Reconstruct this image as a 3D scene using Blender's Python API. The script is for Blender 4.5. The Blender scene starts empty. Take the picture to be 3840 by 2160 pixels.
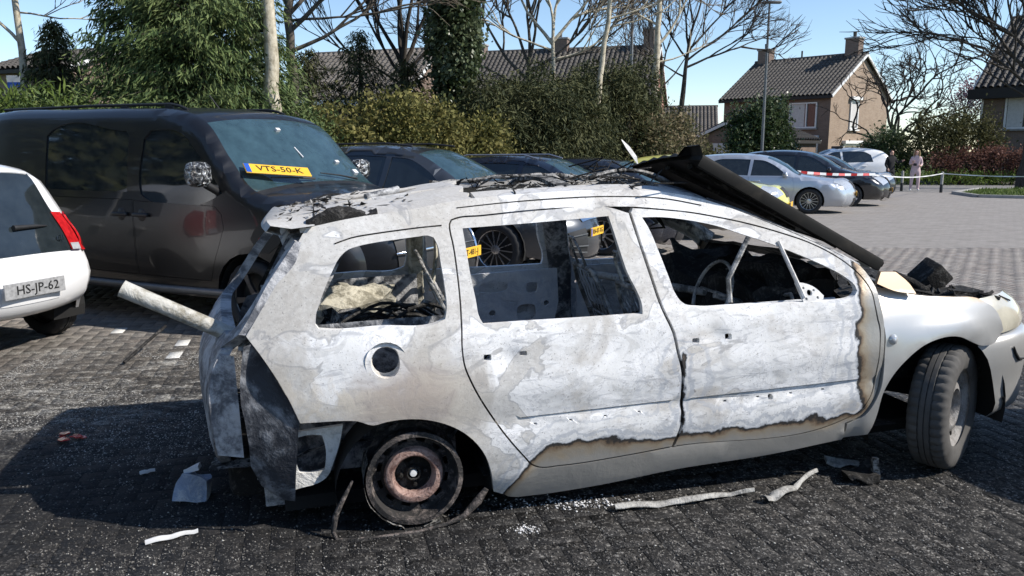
import bpy, bmesh, math, random
import numpy as np
from mathutils import Vector, Matrix
from mathutils.geometry import delaunay_2d_cdt
R = math.radians
PI = math.pi

# ------------------------------------------------------------------ camera
scene = bpy.context.scene
COL = scene.collection
cam_data = bpy.data.cameras.new('camera')
cam_data.sensor_width = 36.0
cam_data.lens = 36.0 * 3000.0 / 3840.0
cam_data.clip_start = 0.05
cam_data.clip_end = 2000.0
cam = bpy.data.objects.new('camera', cam_data)
COL.objects.link(cam)
cam.location = (0.0, 0.0, 1.603)
cam.rotation_euler = (R(90) - math.atan(518.0 / 3000.0), 0.0, 0.0)
scene.camera = cam

# ------------------------------------------------------------------ sky and sun
SUN_EL, SUN_AZ = R(40.0), R(-13.0)          # azimuth measured from +X towards +Y
world = bpy.data.worlds.new('World')
scene.world = world
world.use_nodes = True
wn = world.node_tree
bg = wn.nodes['Background']
sky = wn.nodes.new('ShaderNodeTexSky')
sky.sky_type = 'NISHITA'
sky.sun_disc = False
sky.sun_elevation = SUN_EL
sky.sun_rotation = R(90) - SUN_AZ
sky.altitude = 900.0
sky.air_density = 1.0
sky.dust_density = 0.0
sky.ozone_density = 2.4
wn.links.new(sky.outputs['Color'], bg.inputs['Color'])
bg.inputs['Strength'].default_value = 0.145
sun_data = bpy.data.lights.new('sun', 'SUN')
sun_data.energy = 5.0
sun_data.angle = R(0.53)
sun_data.color = (1.0, 0.94, 0.86)
sun = bpy.data.objects.new('sun', sun_data)
COL.objects.link(sun)
SUN_DIR = Vector((math.cos(SUN_EL) * math.cos(SUN_AZ), math.cos(SUN_EL) * math.sin(SUN_AZ), math.sin(SUN_EL)))
sun.rotation_euler = SUN_DIR.to_track_quat('Z', 'Y').to_euler()
vs = scene.view_settings
vs.view_transform = 'Standard'
vs.look = 'None'
vs.exposure = 0.28
vs.gamma = 1.0
vs.use_curve_mapping = False
scene.cycles.max_bounces = 6
scene.cycles.transparent_max_bounces = 6

# ------------------------------------------------------------------ object helpers
def tag(o, label=None, cat=None, group=None, kind=None):
    if label: o['label'] = label
    if cat: o['category'] = cat
    if group: o['group'] = group
    if kind: o['kind'] = kind
    return o

def empty(name, loc=(0, 0, 0), rz=0.0, parent=None):
    o = bpy.data.objects.new(name, None)
    o.empty_display_size = 0.2
    COL.objects.link(o)
    o.location = loc
    o.rotation_euler = (0, 0, rz)
    if parent: o.parent = parent
    return o

def link(name, me, parent=None, loc=None, rot=None):
    o = bpy.data.objects.new(name, me)
    COL.objects.link(o)
    if parent: o.parent = parent
    if loc is not None: o.location = loc
    if rot is not None: o.rotation_euler = rot
    return o

def mesh_np(name, V, F, mats=None, smooth=None, mi=None):
    """V (n,3); F list of tuples or (m,k) array."""
    me = bpy.data.meshes.new(name)
    V = np.asarray(V, dtype=np.float32).reshape(-1, 3)
    if isinstance(F, np.ndarray):
        k = F.shape[1]
        m = len(F)
        me.vertices.add(len(V)); me.vertices.foreach_set('co', V.ravel())
        me.loops.add(m * k); me.loops.foreach_set('vertex_index', F.astype(np.int32).ravel())
        me.polygons.add(m); me.polygons.foreach_set('loop_start', np.arange(0, m * k, k, dtype=np.int32))
        me.update(calc_edges=True)
    else:
        me.from_pydata(V.tolist(), [], [tuple(int(i) for i in f) for f in F])
    if mats is not None:
        for m_ in (mats if isinstance(mats, (list, tuple)) else [mats]): me.materials.append(m_)
    if mi is not None: me.polygons.foreach_set('material_index', np.asarray(mi, dtype=np.int32))
    if smooth is not None:
        me.polygons.foreach_set('use_smooth', np.ones(len(me.polygons), dtype=bool))
        if smooth < 179: me.set_sharp_from_angle(angle=R(smooth))
    me.validate(verbose=False)
    me.update()
    return me

class MB:
    """collects primitive shapes into one mesh"""
    def __init__(s): s.V, s.F, s.M = [], [], []
    def add(s, V, F, m=0):
        b = len(s.V)
        s.V.extend([tuple(map(float, v)) for v in V]); s.F.extend([tuple(int(i) + b for i in f) for f in F]); s.M.extend([m] * len(F))
        return s
    def box(s, c, d, rot=None, m=0, bev=0.0):
        hx, hy, hz = d[0] / 2, d[1] / 2, d[2] / 2
        if bev <= 0:
            P = [(x, y, z) for x in (-hx, hx) for y in (-hy, hy) for z in (-hz, hz)]
            F = [(0, 1, 3, 2), (4, 6, 7, 5), (0, 4, 5, 1), (2, 3, 7, 6), (0, 2, 6, 4), (1, 5, 7, 3)]
        else:
            bm = bmesh.new(); bmesh.ops.create_cube(bm, size=1.0)
            for v in bm.verts: v.co = Vector((v.co.x * d[0], v.co.y * d[1], v.co.z * d[2]))
            bmesh.ops.bevel(bm, geom=list(bm.edges), offset=bev, segments=2, affect='EDGES', profile=0.5)
            bm.verts.index_update()
            P = [tuple(v.co) for v in bm.verts]; F = [tuple(v.index for v in f.verts) for f in bm.faces]; bm.free()
        if rot is not None:
            Q = rot if isinstance(rot, Matrix) else Matrix.Rotation(rot, 3, 'Z')
            P = [tuple(Q @ Vector(p)) for p in P]
        return s.add([(p[0] + c[0], p[1] + c[1], p[2] + c[2]) for p in P], F, m)
    def tube(s, pts, r, n=8, m=0, cap=True):
        pts = [Vector(p) for p in pts]
        rs = r if isinstance(r, (list, tuple)) else [r] * len(pts)
        V, F = [], []
        up = Vector((0, 0, 1)); prev = None
        for i, p in enumerate(pts):
            t = (pts[min(i + 1, len(pts) - 1)] - pts[max(i - 1, 0)])
            if t.length < 1e-9: t = Vector((0, 0, 1))
            t.normalize()
            if prev is None:
                a = t.cross(up if abs(t.z) < 0.9 else Vector((1, 0, 0))).normalized()
            else:
                a = (prev - t * prev.dot(t))
                a = a.normalized() if a.length > 1e-6 else t.orthogonal().normalized()
            prev = a; b = t.cross(a)
            for k in range(n):
                an = 2 * PI * k / n
                V.append(p + (a * math.cos(an) + b * math.sin(an)) * rs[i])
        for i in range(len(pts) - 1):
            for k in range(n):
                k2 = (k + 1) % n
                F.append((i * n + k, i * n + k2, (i + 1) * n + k2, (i + 1) * n + k))
        if cap:
            F.append(tuple(range(n - 1, -1, -1))); F.append(tuple((len(pts) - 1) * n + k for k in range(n)))
        return s.add(V, F, m)
    def lathe(s, prof, n=32, c=(0, 0, 0), axis='Y', m=0, closed=False):
        """prof list of (r, h) turned about an axis"""
        V, F = [], []
        for r_, h_ in prof:
            for k in range(n):
                an = 2 * PI * k / n
                x, z = r_ * math.cos(an), r_ * math.sin(an)
                p = {'Y': (x, h_, z), 'Z': (x, z, h_), 'X': (h_, x, z)}[axis]
                V.append((p[0] + c[0], p[1] + c[1], p[2] + c[2]))
        L = len(prof)
        for i in range(L if closed else L - 1):
            j = (i + 1) % L
            for k in range(n):
                k2 = (k + 1) % n
                F.append((i * n + k, j * n + k, j * n + k2, i * n + k2))
        return s.add(V, F, m)
    def quad(s, a, b, c, d, m=0): return s.add([a, b, c, d], [(0, 1, 2, 3)], m)
    def grid(s, P, m=0, flip=False):
        """P[i][j] points"""
        nu, nv = len(P), len(P[0])
        F = []
        for i in range(nu - 1):
            for j in range(nv - 1):
                q = (i * nv + j, (i + 1) * nv + j, (i + 1) * nv + j + 1, i * nv + j + 1)
                F.append(q[::-1] if flip else q)
        return s.add([p for row in P for p in row], F, m)
    def mesh(s, name, mats, smooth=None): return mesh_np(name, s.V, s.F, mats, smooth, s.M if isinstance(mats, (list, tuple)) and len(mats) > 1 else None)
    def build(s, name, mats, parent=None, smooth=None, loc=None, rot=None):
        return link(name, s.mesh(name, mats, smooth), parent, loc, rot)

# ------------------------------------------------------------------ 2-D curves and panels
def herm(pts):
    xs = np.array([p[0] for p in pts], float); ys = np.array([p[1] for p in pts], float)
    d = np.diff(ys) / np.diff(xs); m = np.zeros(len(xs))
    m[1:-1] = np.where(d[1:] * d[:-1] > 0, 2 * d[1:] * d[:-1] / (d[1:] + d[:-1] + 1e-12), 0); m[0] = d[0]; m[-1] = d[-1]
    def fn(x):
        x = np.clip(np.asarray(x, float), xs[0], xs[-1]); i = np.clip(np.searchsorted(xs, x) - 1, 0, len(xs) - 2)
        h = xs[i + 1] - xs[i]; t = (x - xs[i]) / h
        return ys[i] * (1 + 2 * t) * (1 - t) ** 2 + m[i] * h * t * (1 - t) ** 2 + ys[i + 1] * t * t * (3 - 2 * t) + m[i + 1] * h * t * t * (t - 1)
    return fn

def resample(pts, step, closed=True, corner=38.0):
    """smooth polyline through the points; sharp corners stay sharp"""
    P = [np.array(p, float) for p in pts]; n = len(P)
    out = []
    def tang(i):
        if not closed and (i == 0 or i == n - 1): return None
        a, b, c = P[(i - 1) % n], P[i], P[(i + 1) % n]
        u, w = b - a, c - b
        lu, lw = np.linalg.norm(u), np.linalg.norm(w)
        if lu < 1e-9 or lw < 1e-9: return None
        ang = math.degrees(math.acos(np.clip(np.dot(u, w) / lu / lw, -1, 1)))
        if ang > corner: return None
        return (u / lu * lw + w / lw * lu) / (lu + lw)
    T = [tang(i) for i in range(n)]
    for i in range(n if closed else n - 1):
        a, b = P[i], P[(i + 1) % n]; L = np.linalg.norm(b - a)
        if L < 1e-9: continue
        k = max(1, int(math.ceil(L / step)))
        d = (b - a) / L
        ta = T[i] if T[i] is not None else d; tb = T[(i + 1) % n] if T[(i + 1) % n] is not None else d
        for j in range(k):
            t = j / k
            h00, h10, h01, h11 = 2 * t**3 - 3 * t**2 + 1, t**3 - 2 * t**2 + t, -2 * t**3 + 3 * t**2, t**3 - t**2
            out.append(h00 * a + h10 * L * ta + h01 * b + h11 * L * tb)
    if not closed: out.append(P[-1])
    return [tuple(p) for p in out]

def area2(poly):
    a = np.asarray(poly); x, y = a[:, 0], a[:, 1]
    return float(np.sum(x * np.roll(y, -1) - np.roll(x, -1) * y)) / 2

def inset(poly, d):
    """move a closed outline inwards by d (negative: outwards)"""
    a = np.asarray(poly, float); s = 1 if area2(a) > 0 else -1
    e = np.roll(a, -1, 0) - a; l = np.linalg.norm(e, axis=1, keepdims=True); e = e / np.maximum(l, 1e-9)
    nrm = np.stack([-e[:, 1], e[:, 0]], 1) * s
    nv = nrm + np.roll(nrm, 1, 0); nv /= np.maximum(np.linalg.norm(nv, axis=1, keepdims=True), 0.3)
    return [tuple(p) for p in a + nv * d]

def inside(pts, poly):
    p = np.asarray(pts, float); a = np.asarray(poly, float); b = np.roll(a, -1, 0)
    x, y = p[:, 0:1], p[:, 1:2]
    c = ((a[None, :, 1] > y) != (b[None, :, 1] > y))
    den = (b[:, 1] - a[:, 1]); den = np.where(np.abs(den) < 1e-12, 1e-12, den)
    xi = (b[:, 0] - a[:, 0])[None] * (y - a[None, :, 1]) / den[None] + a[None, :, 0]
    return (np.sum(c & (x < xi), 1) % 2) == 1

def dist_poly(pts, poly, closed=True):
    p = np.asarray(pts, float); a = np.asarray(poly, float)
    b = np.roll(a, -1, 0)
    if not closed: a, b = a[:-1], b[:-1]
    e = b - a; l2 = np.maximum(np.sum(e * e, 1), 1e-12)
    d = p[:, None, :] - a[None]
    t = np.clip(np.sum(d * e[None], 2) / l2[None], 0, 1)
    return np.min(np.linalg.norm(d - t[..., None] * e[None], axis=2), 1)

def panel2d(outline, holes=(), grid=0.06):
    """constrained triangulation of an outline with holes: returns 2-D verts, triangles"""
    lo, hi = np.min(outline, 0), np.max(outline, 0)
    gx = np.arange(lo[0] + grid / 2, hi[0], grid); gy = np.arange(lo[1] + grid / 2, hi[1], grid)
    G = np.array([(x + (grid / 2 if j % 2 else 0), y) for j, y in enumerate(gy) for x in gx]) if len(gx) and len(gy) else np.zeros((0, 2))
    if len(G):
        k = inside(G, outline)
        for h in holes: k &= ~inside(G, h)
        G = G[k]
    for lp in [outline] + list(holes):
        if len(G): G = G[dist_poly(G, lp) > grid * 0.45]
    V, E = [], []
    for lp in [outline] + list(holes):
        b = len(V); n = len(lp)
        V.extend([Vector((float(p[0]), float(p[1]))) for p in lp]); E.extend([(b + i, b + (i + 1) % n) for i in range(n)])
    V.extend([Vector((float(p[0]), float(p[1]))) for p in G])
    r = delaunay_2d_cdt(V, E, [], 0, 1e-6)
    v2 = np.array([(v.x, v.y) for v in r[0]]); F = np.array([f for f in r[2] if len(f) == 3])
    c = v2[F].mean(1)
    k = inside(c, outline)
    for h in holes: k &= ~inside(c, h)
    F = F[k]
    a = v2[F]; ar = (a[:, 1, 0] - a[:, 0, 0]) * (a[:, 2, 1] - a[:, 0, 1]) - (a[:, 2, 0] - a[:, 0, 0]) * (a[:, 1, 1] - a[:, 0, 1])
    F = np.where(ar[:, None] < 0, F[:, ::-1], F)
    return v2, F[np.abs(ar) > 1e-9]

def thicken(V, F, off):
    """sheet -> solid: off is the (n,3) vector from the outer to the inner skin"""
    n = len(V); V2 = np.vstack([V, V + off])
    cnt = {}
    for t in F:
        for a, b in ((t[0], t[1]), (t[1], t[2]), (t[2], t[0])):
            cnt[(a, b)] = cnt.get((a, b), 0) + 1
    rim = [(a, b) for (a, b) in cnt if (b, a) not in cnt]
    out = [tuple(t) for t in F] + [(t[2] + n, t[1] + n, t[0] + n) for t in F]
    out += [(b, a, a + n, b + n) for a, b in rim]
    return V2, out

def side_panel(name, outline, holes, hw, mats, parent, side=-1, grid=0.06, t=0.03, step=0.03, smooth=40, raw=False, relief=None):
    """a body panel drawn in side view (x,z) and wrapped on the half-width surface hw(x,z); side -1 is the car's right"""
    o = outline if raw else resample(outline, step)
    hs = [h if raw else resample(h, step) for h in holes]
    v2, F = panel2d(o, hs, grid)
    y = hw(v2[:, 0], v2[:, 1])
    if relief is not None: y = y + relief(v2[:, 0], v2[:, 1])
    V = np.stack([v2[:, 0], side * y, v2[:, 1]], 1)
    # faces drawn counter-clockwise in (x,z) face -y
    if side > 0: F = F[:, ::-1]
    if t > 0:
        off = np.zeros_like(V); off[:, 1] = -side * t
        V, F = thicken(V, F, off)
    return link(name, mesh_np(name, V, F if not isinstance(F, np.ndarray) else F, mats, smooth), parent)

def flat_panel(name, outline, holes, fn, mats, parent, t=None, grid=0.1, step=0.03, raw=False, smooth=40):
    """2-D panel mapped by fn((n,2)) -> (n,3); t is a thickness vector"""
    o = outline if raw else resample(outline, step)
    hs = [h if raw else resample(h, step) for h in holes]
    v2, F = panel2d(o, hs, grid)
    V = fn(v2)
    if t is not None:
        V, F = thicken(V, F, np.tile(np.asarray(t, float), (len(V), 1)))
    return link(name, mesh_np(name, V, F, mats, smooth), parent)

def circle(cx, cy, r, n=20, ry=None): return [(cx + r * math.cos(2 * PI * i / n), cy + (ry or r) * math.sin(2 * PI * i / n)) for i in range(n)]
def rrect(x0, y0, x1, y1, r=0.01):
    P = []
    for cx, cy, a0 in ((x1 - r, y0 + r, -90), (x1 - r, y1 - r, 0), (x0 + r, y1 - r, 90), (x0 + r, y0 + r, 180)):
        for k in range(4): a = R(a0 + 30 * k); P.append((cx + r * math.cos(a), cy + r * math.sin(a)))
    return P

_rs = np.random.RandomState(11)
_PERM = _rs.rand(64, 64, 64).astype(np.float32)
def vnoise(P, s=1.0, o=0.0):
    """value noise for mesh deformation"""
    p = np.asarray(P, float) * s + 17.3 + o; i = np.floor(p).astype(int); f = p - i; f = f * f * (3 - 2 * f)
    r = 0
    for dx in (0, 1):
        for dy in (0, 1):
            for dz in (0, 1):
                w = (f[..., 0] if dx else 1 - f[..., 0]) * (f[..., 1] if dy else 1 - f[..., 1]) * (f[..., 2] if dz else 1 - f[..., 2])
                r = r + w * _PERM[(i[..., 0] + dx) % 64, (i[..., 1] + dy) % 64, (i[..., 2] + dz) % 64]
    return r - 0.5
# ------------------------------------------------------------------ materials
class NT:
    """small node-graph helper"""
    def __init__(s, name):
        s.m = bpy.data.materials.new(name); s.m.use_nodes = True
        s.t = s.m.node_tree; s.b = s.t.nodes['Principled BSDF']
        s.co = None
    def n(s, kind, **kw):
        nd = s.t.nodes.new('ShaderNode' + kind)
        for k, v in kw.items(): setattr(nd, k, v)
        return nd
    def put(s, sock, v):
        if isinstance(v, bpy.types.NodeSocket): s.t.links.new(v, sock)
        elif isinstance(v, (tuple, list)) and len(v) == 3 and sock.type == 'RGBA': sock.default_value = (*v, 1)
        else: sock.default_value = v
    def coord(s, kind='Object'):
        if s.co is None: s.co = s.n('TexCoord')
        return s.co.outputs[kind]
    def pos(s): return s.n('NewGeometry').outputs['Position']
    def mapping(s, v, scale=(1, 1, 1), loc=(0, 0, 0), rot=(0, 0, 0)):
        q = s.n('Mapping'); s.put(q.inputs['Vector'], v); q.inputs['Scale'].default_value = scale; q.inputs['Location'].default_value = loc; q.inputs['Rotation'].default_value = rot
        return q.outputs['Vector']
    def noise(s, v, scale, detail=4, rough=0.55, dist=0.0, out='Fac'):
        q = s.n('TexNoise'); s.put(q.inputs['Vector'], v); q.inputs['Scale'].default_value = scale; q.inputs['Detail'].default_value = detail
        q.inputs['Roughness'].default_value = rough; q.inputs['Distortion'].default_value = dist
        return q.outputs[out]
    def voro(s, v, scale, feature='F1', out='Distance'):
        q = s.n('TexVoronoi', feature=feature); s.put(q.inputs['Vector'], v); q.inputs['Scale'].default_value = scale
        return q.outputs[out]
    def ramp(s, f, stops, mode='LINEAR'):
        q = s.n('ValToRGB'); q.color_ramp.interpolation = mode; s.put(q.inputs['Fac'], f)
        e = q.color_ramp.elements
        while len(e) < len(stops): e.new(0.5)
        for k, (p, c) in enumerate(stops):
            e[k].position = p; e[k].color = (c, c, c, 1) if isinstance(c, (int, float)) else (*c, 1)
        return q.outputs['Color']
    def math(s, op, a, b=0.0, c=0.0, clamp=False):
        q = s.n('Math', operation=op, use_clamp=clamp); s.put(q.inputs[0], a); s.put(q.inputs[1], b); s.put(q.inputs[2], c)
        return q.outputs[0]
    def mix(s, f, a, b, mode='MIX'):
        q = s.n('MixRGB', blend_type=mode); s.put(q.inputs[0], f); s.put(q.inputs[1], a); s.put(q.inputs[2], b)
        return q.outputs[0]
    def sep(s, v):
        q = s.n('SeparateXYZ'); s.put(q.inputs[0], v); return q.outputs
    def smooth(s, v, a, b):
        q = s.n('MapRange', interpolation_type='SMOOTHSTEP'); s.put(q.inputs['Value'], v); q.inputs['From Min'].default_value = a; q.inputs['From Max'].default_value = b
        return q.outputs['Result']
    def bump(s, h, strength=0.3, dist=0.01):
        q = s.n('Bump'); q.inputs['Strength'].default_value = strength; q.inputs['Distance'].default_value = dist; s.put(q.inputs['Height'], h)
        s.t.links.new(q.outputs['Normal'], s.b.inputs['Normal']); return q
    def out(s, color=None, rough=None, metal=None, spec=None, coat=None, **kw):
        if color is not None: s.put(s.b.inputs['Base Color'], color)
        if rough is not None: s.put(s.b.inputs['Roughness'], rough)
        if metal is not None: s.put(s.b.inputs['Metallic'], metal)
        if spec is not None: s.put(s.b.inputs['Specular IOR Level'], spec)
        if coat is not None: s.put(s.b.inputs['Coat Weight'], coat); s.b.inputs['Coat Roughness'].default_value = 0.04
        for k, v in kw.items(): s.put(s.b.inputs[k.replace('_', ' ')], v)
        return s.m

def plain(name, col, rough=0.6, metal=0.0, var=0.15, scale=12.0, bump=0.0, spec=0.5, coat=None):
    g = NT(name)
    f = g.noise(g.coord(), scale, 5, 0.6)
    c = g.ramp(f, [(0.25, tuple(max(0, k * (1 - var)) for k in col)), (0.75, tuple(k * (1 + var) for k in col))])
    r = g.ramp(f, [(0.3, max(0.0, rough - 0.06)), (0.7, min(1.0, rough + 0.06))])
    if bump: g.bump(f, bump, 0.01)
    return g.out(c, r, metal, spec, coat)

def paint(name, col, metal=0.0, rough=0.32, dirt=(0.16, 0.14, 0.12), dirtamt=0.25, coat=1.0):
    """car paint with a little road dirt low down and dust"""
    g = NT(name); co = g.coord()
    z = g.sep(co)[2]
    n1 = g.noise(co, 3.0, 5, 0.6); n2 = g.noise(co, 60.0, 3, 0.6)
    low = g.math('MULTIPLY', g.smooth(g.math('ADD', z, g.math('MULTIPLY', n1, 0.3)), 0.75, 0.25), dirtamt)
    dust = g.math('MULTIPLY', g.smooth(n2, 0.5, 0.75), dirtamt * 0.25)
    f = g.math('ADD', low, dust, clamp=True)
    c = g.mix(f, col, dirt)
    return g.out(c, g.math('ADD', rough, g.math('MULTIPLY', f, 0.35)), metal, 0.5, g.math('SUBTRACT', coat, g.math('MULTIPLY', f, 0.8), clamp=True))

M = {}
M['tyre'] = plain('tyre rubber', (0.022, 0.022, 0.023), 0.8, var=0.35, scale=25, bump=0.2)
M['tyre_dusty'] = plain('dusty tyre rubber', (0.075, 0.072, 0.068), 0.9, var=0.45, scale=9, bump=0.25)
M['black_plastic'] = plain('black plastic', (0.018, 0.018, 0.019), 0.55, var=0.3)
M['dark_void'] = plain('sooty dark lining', (0.008, 0.008, 0.008), 0.9, var=0.3)
M['alloy'] = plain('alloy', (0.55, 0.55, 0.56), 0.3, 0.9, var=0.12)
M['dark_alloy'] = plain('dark alloy', (0.10, 0.10, 0.105), 0.35, 0.8, var=0.2)
M['chrome'] = plain('chrome trim', (0.75, 0.75, 0.76), 0.12, 1.0, var=0.05)
M['lamp_glass'] = plain('clear lamp lens', (0.55, 0.57, 0.58), 0.08, 0.3, var=0.25, scale=30, coat=1.0)
M['red_lens'] = plain('red lamp lens', (0.45, 0.012, 0.014), 0.2, 0.0, var=0.5, scale=34, bump=0.5, coat=1.0)
M['plate_yellow'] = plain('yellow plate', (0.80, 0.45, 0.03), 0.45, var=0.06)
M['plate_blue'] = plain('blue plate band', (0.02, 0.09, 0.42), 0.45, var=0.06)
M['plate_white'] = plain('white plate', (0.62, 0.62, 0.62), 0.45, var=0.1)
M['ink'] = plain('black lettering', (0.012, 0.012, 0.012), 0.5, var=0.1)
M['white_trim'] = plain('white painted wood', (0.72, 0.72, 0.70), 0.5, var=0.08)
M['steel_post'] = plain('grey steel post', (0.16, 0.165, 0.17), 0.45, 0.6, var=0.2)

def glass_mat(name, tint=(0.012, 0.016, 0.018), rough=0.03):
    g = NT(name)
    f = g.noise(g.coord(), 8.0, 5, 0.65)
    return g.out(g.ramp(f, [(0.3, tint), (0.75, tuple(k * 1.8 + 0.004 for k in tint))]), g.ramp(f, [(0.4, rough), (0.7, rough + 0.05)]), 0.0, 0.9)
M['glass'] = glass_mat('dark car glass')
M['windscreen'] = glass_mat('windscreen glass', (0.022, 0.045, 0.055), 0.02)
M['window'] = glass_mat('house window glass', (0.02, 0.024, 0.028), 0.05)

# burnt steel: ash white, grey scale, pinkish rust, with a wavy burn front towards the unburnt paint
def burnt_skin(name, front=True, tone=1.0):
    g = NT(name); co = g.coord()
    xyz = g.sep(co)
    big = g.noise(co, 2.2, 6, 0.62, 0.6); mid = g.noise(co, 7.0, 6, 0.65, 1.2); fine = g.noise(co, 42.0, 4, 0.7)
    speck = g.noise(co, 110.0, 2, 0.6)
    streak = g.noise(g.mapping(co, (3.0, 1.0, 13.0)), 1.6, 6, 0.65, 1.5)
    white = g.mix(g.smooth(mid, 0.35, 0.65), (0.78 * tone, 0.78 * tone, 0.77 * tone), (0.88 * tone, 0.88 * tone, 0.88 * tone))
    c = g.mix(g.math('MULTIPLY', g.smooth(streak, 0.52, 0.66), 0.70), white, (0.46, 0.47, 0.49))
    c = g.mix(g.math('MULTIPLY', g.smooth(g.math('ADD', big, g.math('MULTIPLY', g.smooth(xyz[0], 0.55, -0.25), 0.07)), 0.49, 0.64), 0.75), c, (0.47, 0.44, 0.395))
    c = g.mix(g.math('MULTIPLY', g.smooth(g.math('ADD', g.math('MULTIPLY', big, 0.5), g.math('MULTIPLY', mid, 0.5)), 0.56, 0.66), 0.5), c, (0.25, 0.235, 0.23))
    # thin dark cracks and flakes
    warp = g.noise(g.mapping(co, (1.5, 1.0, 2.6), loc=(3.1, 0, 1.7)), 2.6, 7, 0.62, 2.2)
    line = g.math('ABSOLUTE', g.math('SUBTRACT', warp, 0.5))
    crack = g.math('MULTIPLY', g.smooth(line, 0.022, 0.004), g.smooth(mid, 0.42, 0.58))
    c = g.mix(g.math('MULTIPLY', crack, 0.35), c, (0.22, 0.23, 0.25))
    c = g.mix(g.math('MULTIPLY', g.smooth(warp, 0.56, 0.61), 0.45), c, (0.50, 0.50, 0.49))
    c = g.mix(g.math('MULTIPLY', g.smooth(warp, 0.62, 0.66), 0.6), c, (0.74, 0.73, 0.71))
    # chalky islands with scalloped rims over grey-tan bare metal, whitest on the doors
    isl = g.math('ADD', g.noise(g.mapping(co, (1, 1, 1.35), loc=(7.3, 0, 2.2)), 2.5, 4, 0.5, 1.0), g.math('SUBTRACT', g.math('MULTIPLY', g.smooth(xyz[0], 0.25, 1.3), 0.16), g.math('MULTIPLY', g.smooth(xyz[2], 0.92, 1.06), 0.10)))
    bare = g.mix(g.smooth(fine, 0.4, 0.65), (0.46, 0.435, 0.395), (0.58, 0.56, 0.52))
    c = g.mix(g.math('MULTIPLY', g.smooth(isl, 0.515, 0.475), 0.62), c, bare)
    rim_ = g.smooth(g.math('ABSOLUTE', g.math('SUBTRACT', isl, 0.495)), 0.016, 0.003)
    c = g.mix(g.math('MULTIPLY', rim_, 0.45), c, (0.24, 0.245, 0.26))
    c = g.mix(g.math('MULTIPLY', g.smooth(speck, 0.63, 0.72), 0.6), c, (0.16, 0.15, 0.14))
    spots = g.math('MULTIPLY', g.smooth(fine, 0.62, 0.70), g.smooth(big, 0.45, 0.6))
    c = g.mix(g.math('MULTIPLY', spots, 0.7), c, (0.12, 0.115, 0.11))
    tan_ = g.math('MULTIPLY', g.math('MULTIPLY', g.smooth(xyz[0], 0.40, 0.05), g.smooth(xyz[2], 0.95, 0.72)), g.smooth(g.math('ADD', mid, g.math('MULTIPLY', big, 0.6)), 0.70, 0.92))
    c = g.mix(g.math('MULTIPLY', tan_, 0.75), c, (0.60, 0.545, 0.46))
    # pink-brown heat rust over the rear arch and grey below the filler
    rx = g.math('ADD', xyz[0], 0.02); rz = g.math('SUBTRACT', xyz[2], 0.68)
    rd = g.math('SQRT', g.math('ADD', g.math('MULTIPLY', rx, rx), g.math('MULTIPLY', g.math('MULTIPLY', rz, rz), 1.5)))
    rr = g.smooth(g.math('ADD', rd, g.math('MULTIPLY', g.math('SUBTRACT', mid, 0.5), 0.5)), 0.30, 0.06)
    c = g.mix(g.math('MULTIPLY', rr, 0.55), c, (0.34, 0.27, 0.235))
    rough = 0.82; metal = 0.0
    if front:
        # distance inside the burnt zone: x < 2.17, above a wavy low line
        wob = g.math('ADD', g.math('MULTIPLY', g.math('SUBTRACT', g.noise(co, 4.2, 2, 0.45, 0.3), 0.5), 0.17), g.math('MULTIPLY', g.math('SUBTRACT', g.noise(co, 15.0, 4, 0.6), 0.5), 0.07))
        fx = g.math('SUBTRACT', 2.115, xyz[0])
        lowz = g.math('ADD', 0.385, g.math('MULTIPLY', g.smooth(xyz[0], 0.60, 0.15), -0.5))
        fz = g.math('SUBTRACT', xyz[2], lowz)
        cut = g.math('SUBTRACT', g.math('ABSOLUTE', g.math('SUBTRACT', xyz[0], 1.215)), g.math('MULTIPLY', g.smooth(xyz[2], 0.95, 0.35), 0.012))
        cut = g.math('ADD', cut, g.math('MULTIPLY', g.smooth(xyz[2], 0.75, 1.0), 0.5))
        fmin = g.math('SMOOTH_MIN', fx, fz, 0.10)
        fmin = g.math('SMOOTH_MIN', fmin, cut, 0.06)
        F = g.math('ADD', fmin, wob)
        # rings of grey scale just inside the front
        ring = g.math('SINE', g.math('ADD', g.math('MULTIPLY', F, 80.0), g.math('MULTIPLY', mid, 11.0)))
        near = g.smooth(F, 0.30, 0.02)
        c = g.mix(g.math('MULTIPLY', g.math('MULTIPLY', g.smooth(ring, 0.35, 0.95), near), 0.60), c, (0.40, 0.43, 0.48))
        Fn = g.math('ADD', g.math('MULTIPLY', F, 2.0), 0.5)
        edge = g.ramp(Fn, [(0.0, (0.40, 0.395, 0.38)), (0.34, (0.39, 0.375, 0.345)), (0.425, (0.40, 0.335, 0.25)), (0.456, (0.25, 0.18, 0.12)), (0.472, (0.05, 0.044, 0.04)), (0.492, (0.03, 0.03, 0.03)), (0.502, (0.42, 0.44, 0.47)), (0.53, (0.85, 0.85, 0.85))])
        use = g.smooth(Fn, 0.535, 0.50)
        c = g.mix(use, c, edge)
        un = g.smooth(Fn, 0.49, 0.45)
        rough = g.math('SUBTRACT', 0.82, g.math('MULTIPLY', un, 0.42)); metal = g.math('MULTIPLY', un, 0.35)
    h = g.math('ADD', g.math('MULTIPLY', mid, 0.6), g.math('ADD', g.math('MULTIPLY', big, 1.6), g.math('MULTIPLY', fine, 0.18)))
    g.bump(h, 0.10, 0.04)
    return g.out(c, rough, metal, 0.3)
M['burnt'] = burnt_skin('burnt door steel')
M['burnt_rear'] = burnt_skin('burnt body steel', False)
M['burnt_roof'] = burnt_skin('burnt roof steel', False, 0.66)
M['burnt_in'] = None

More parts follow.
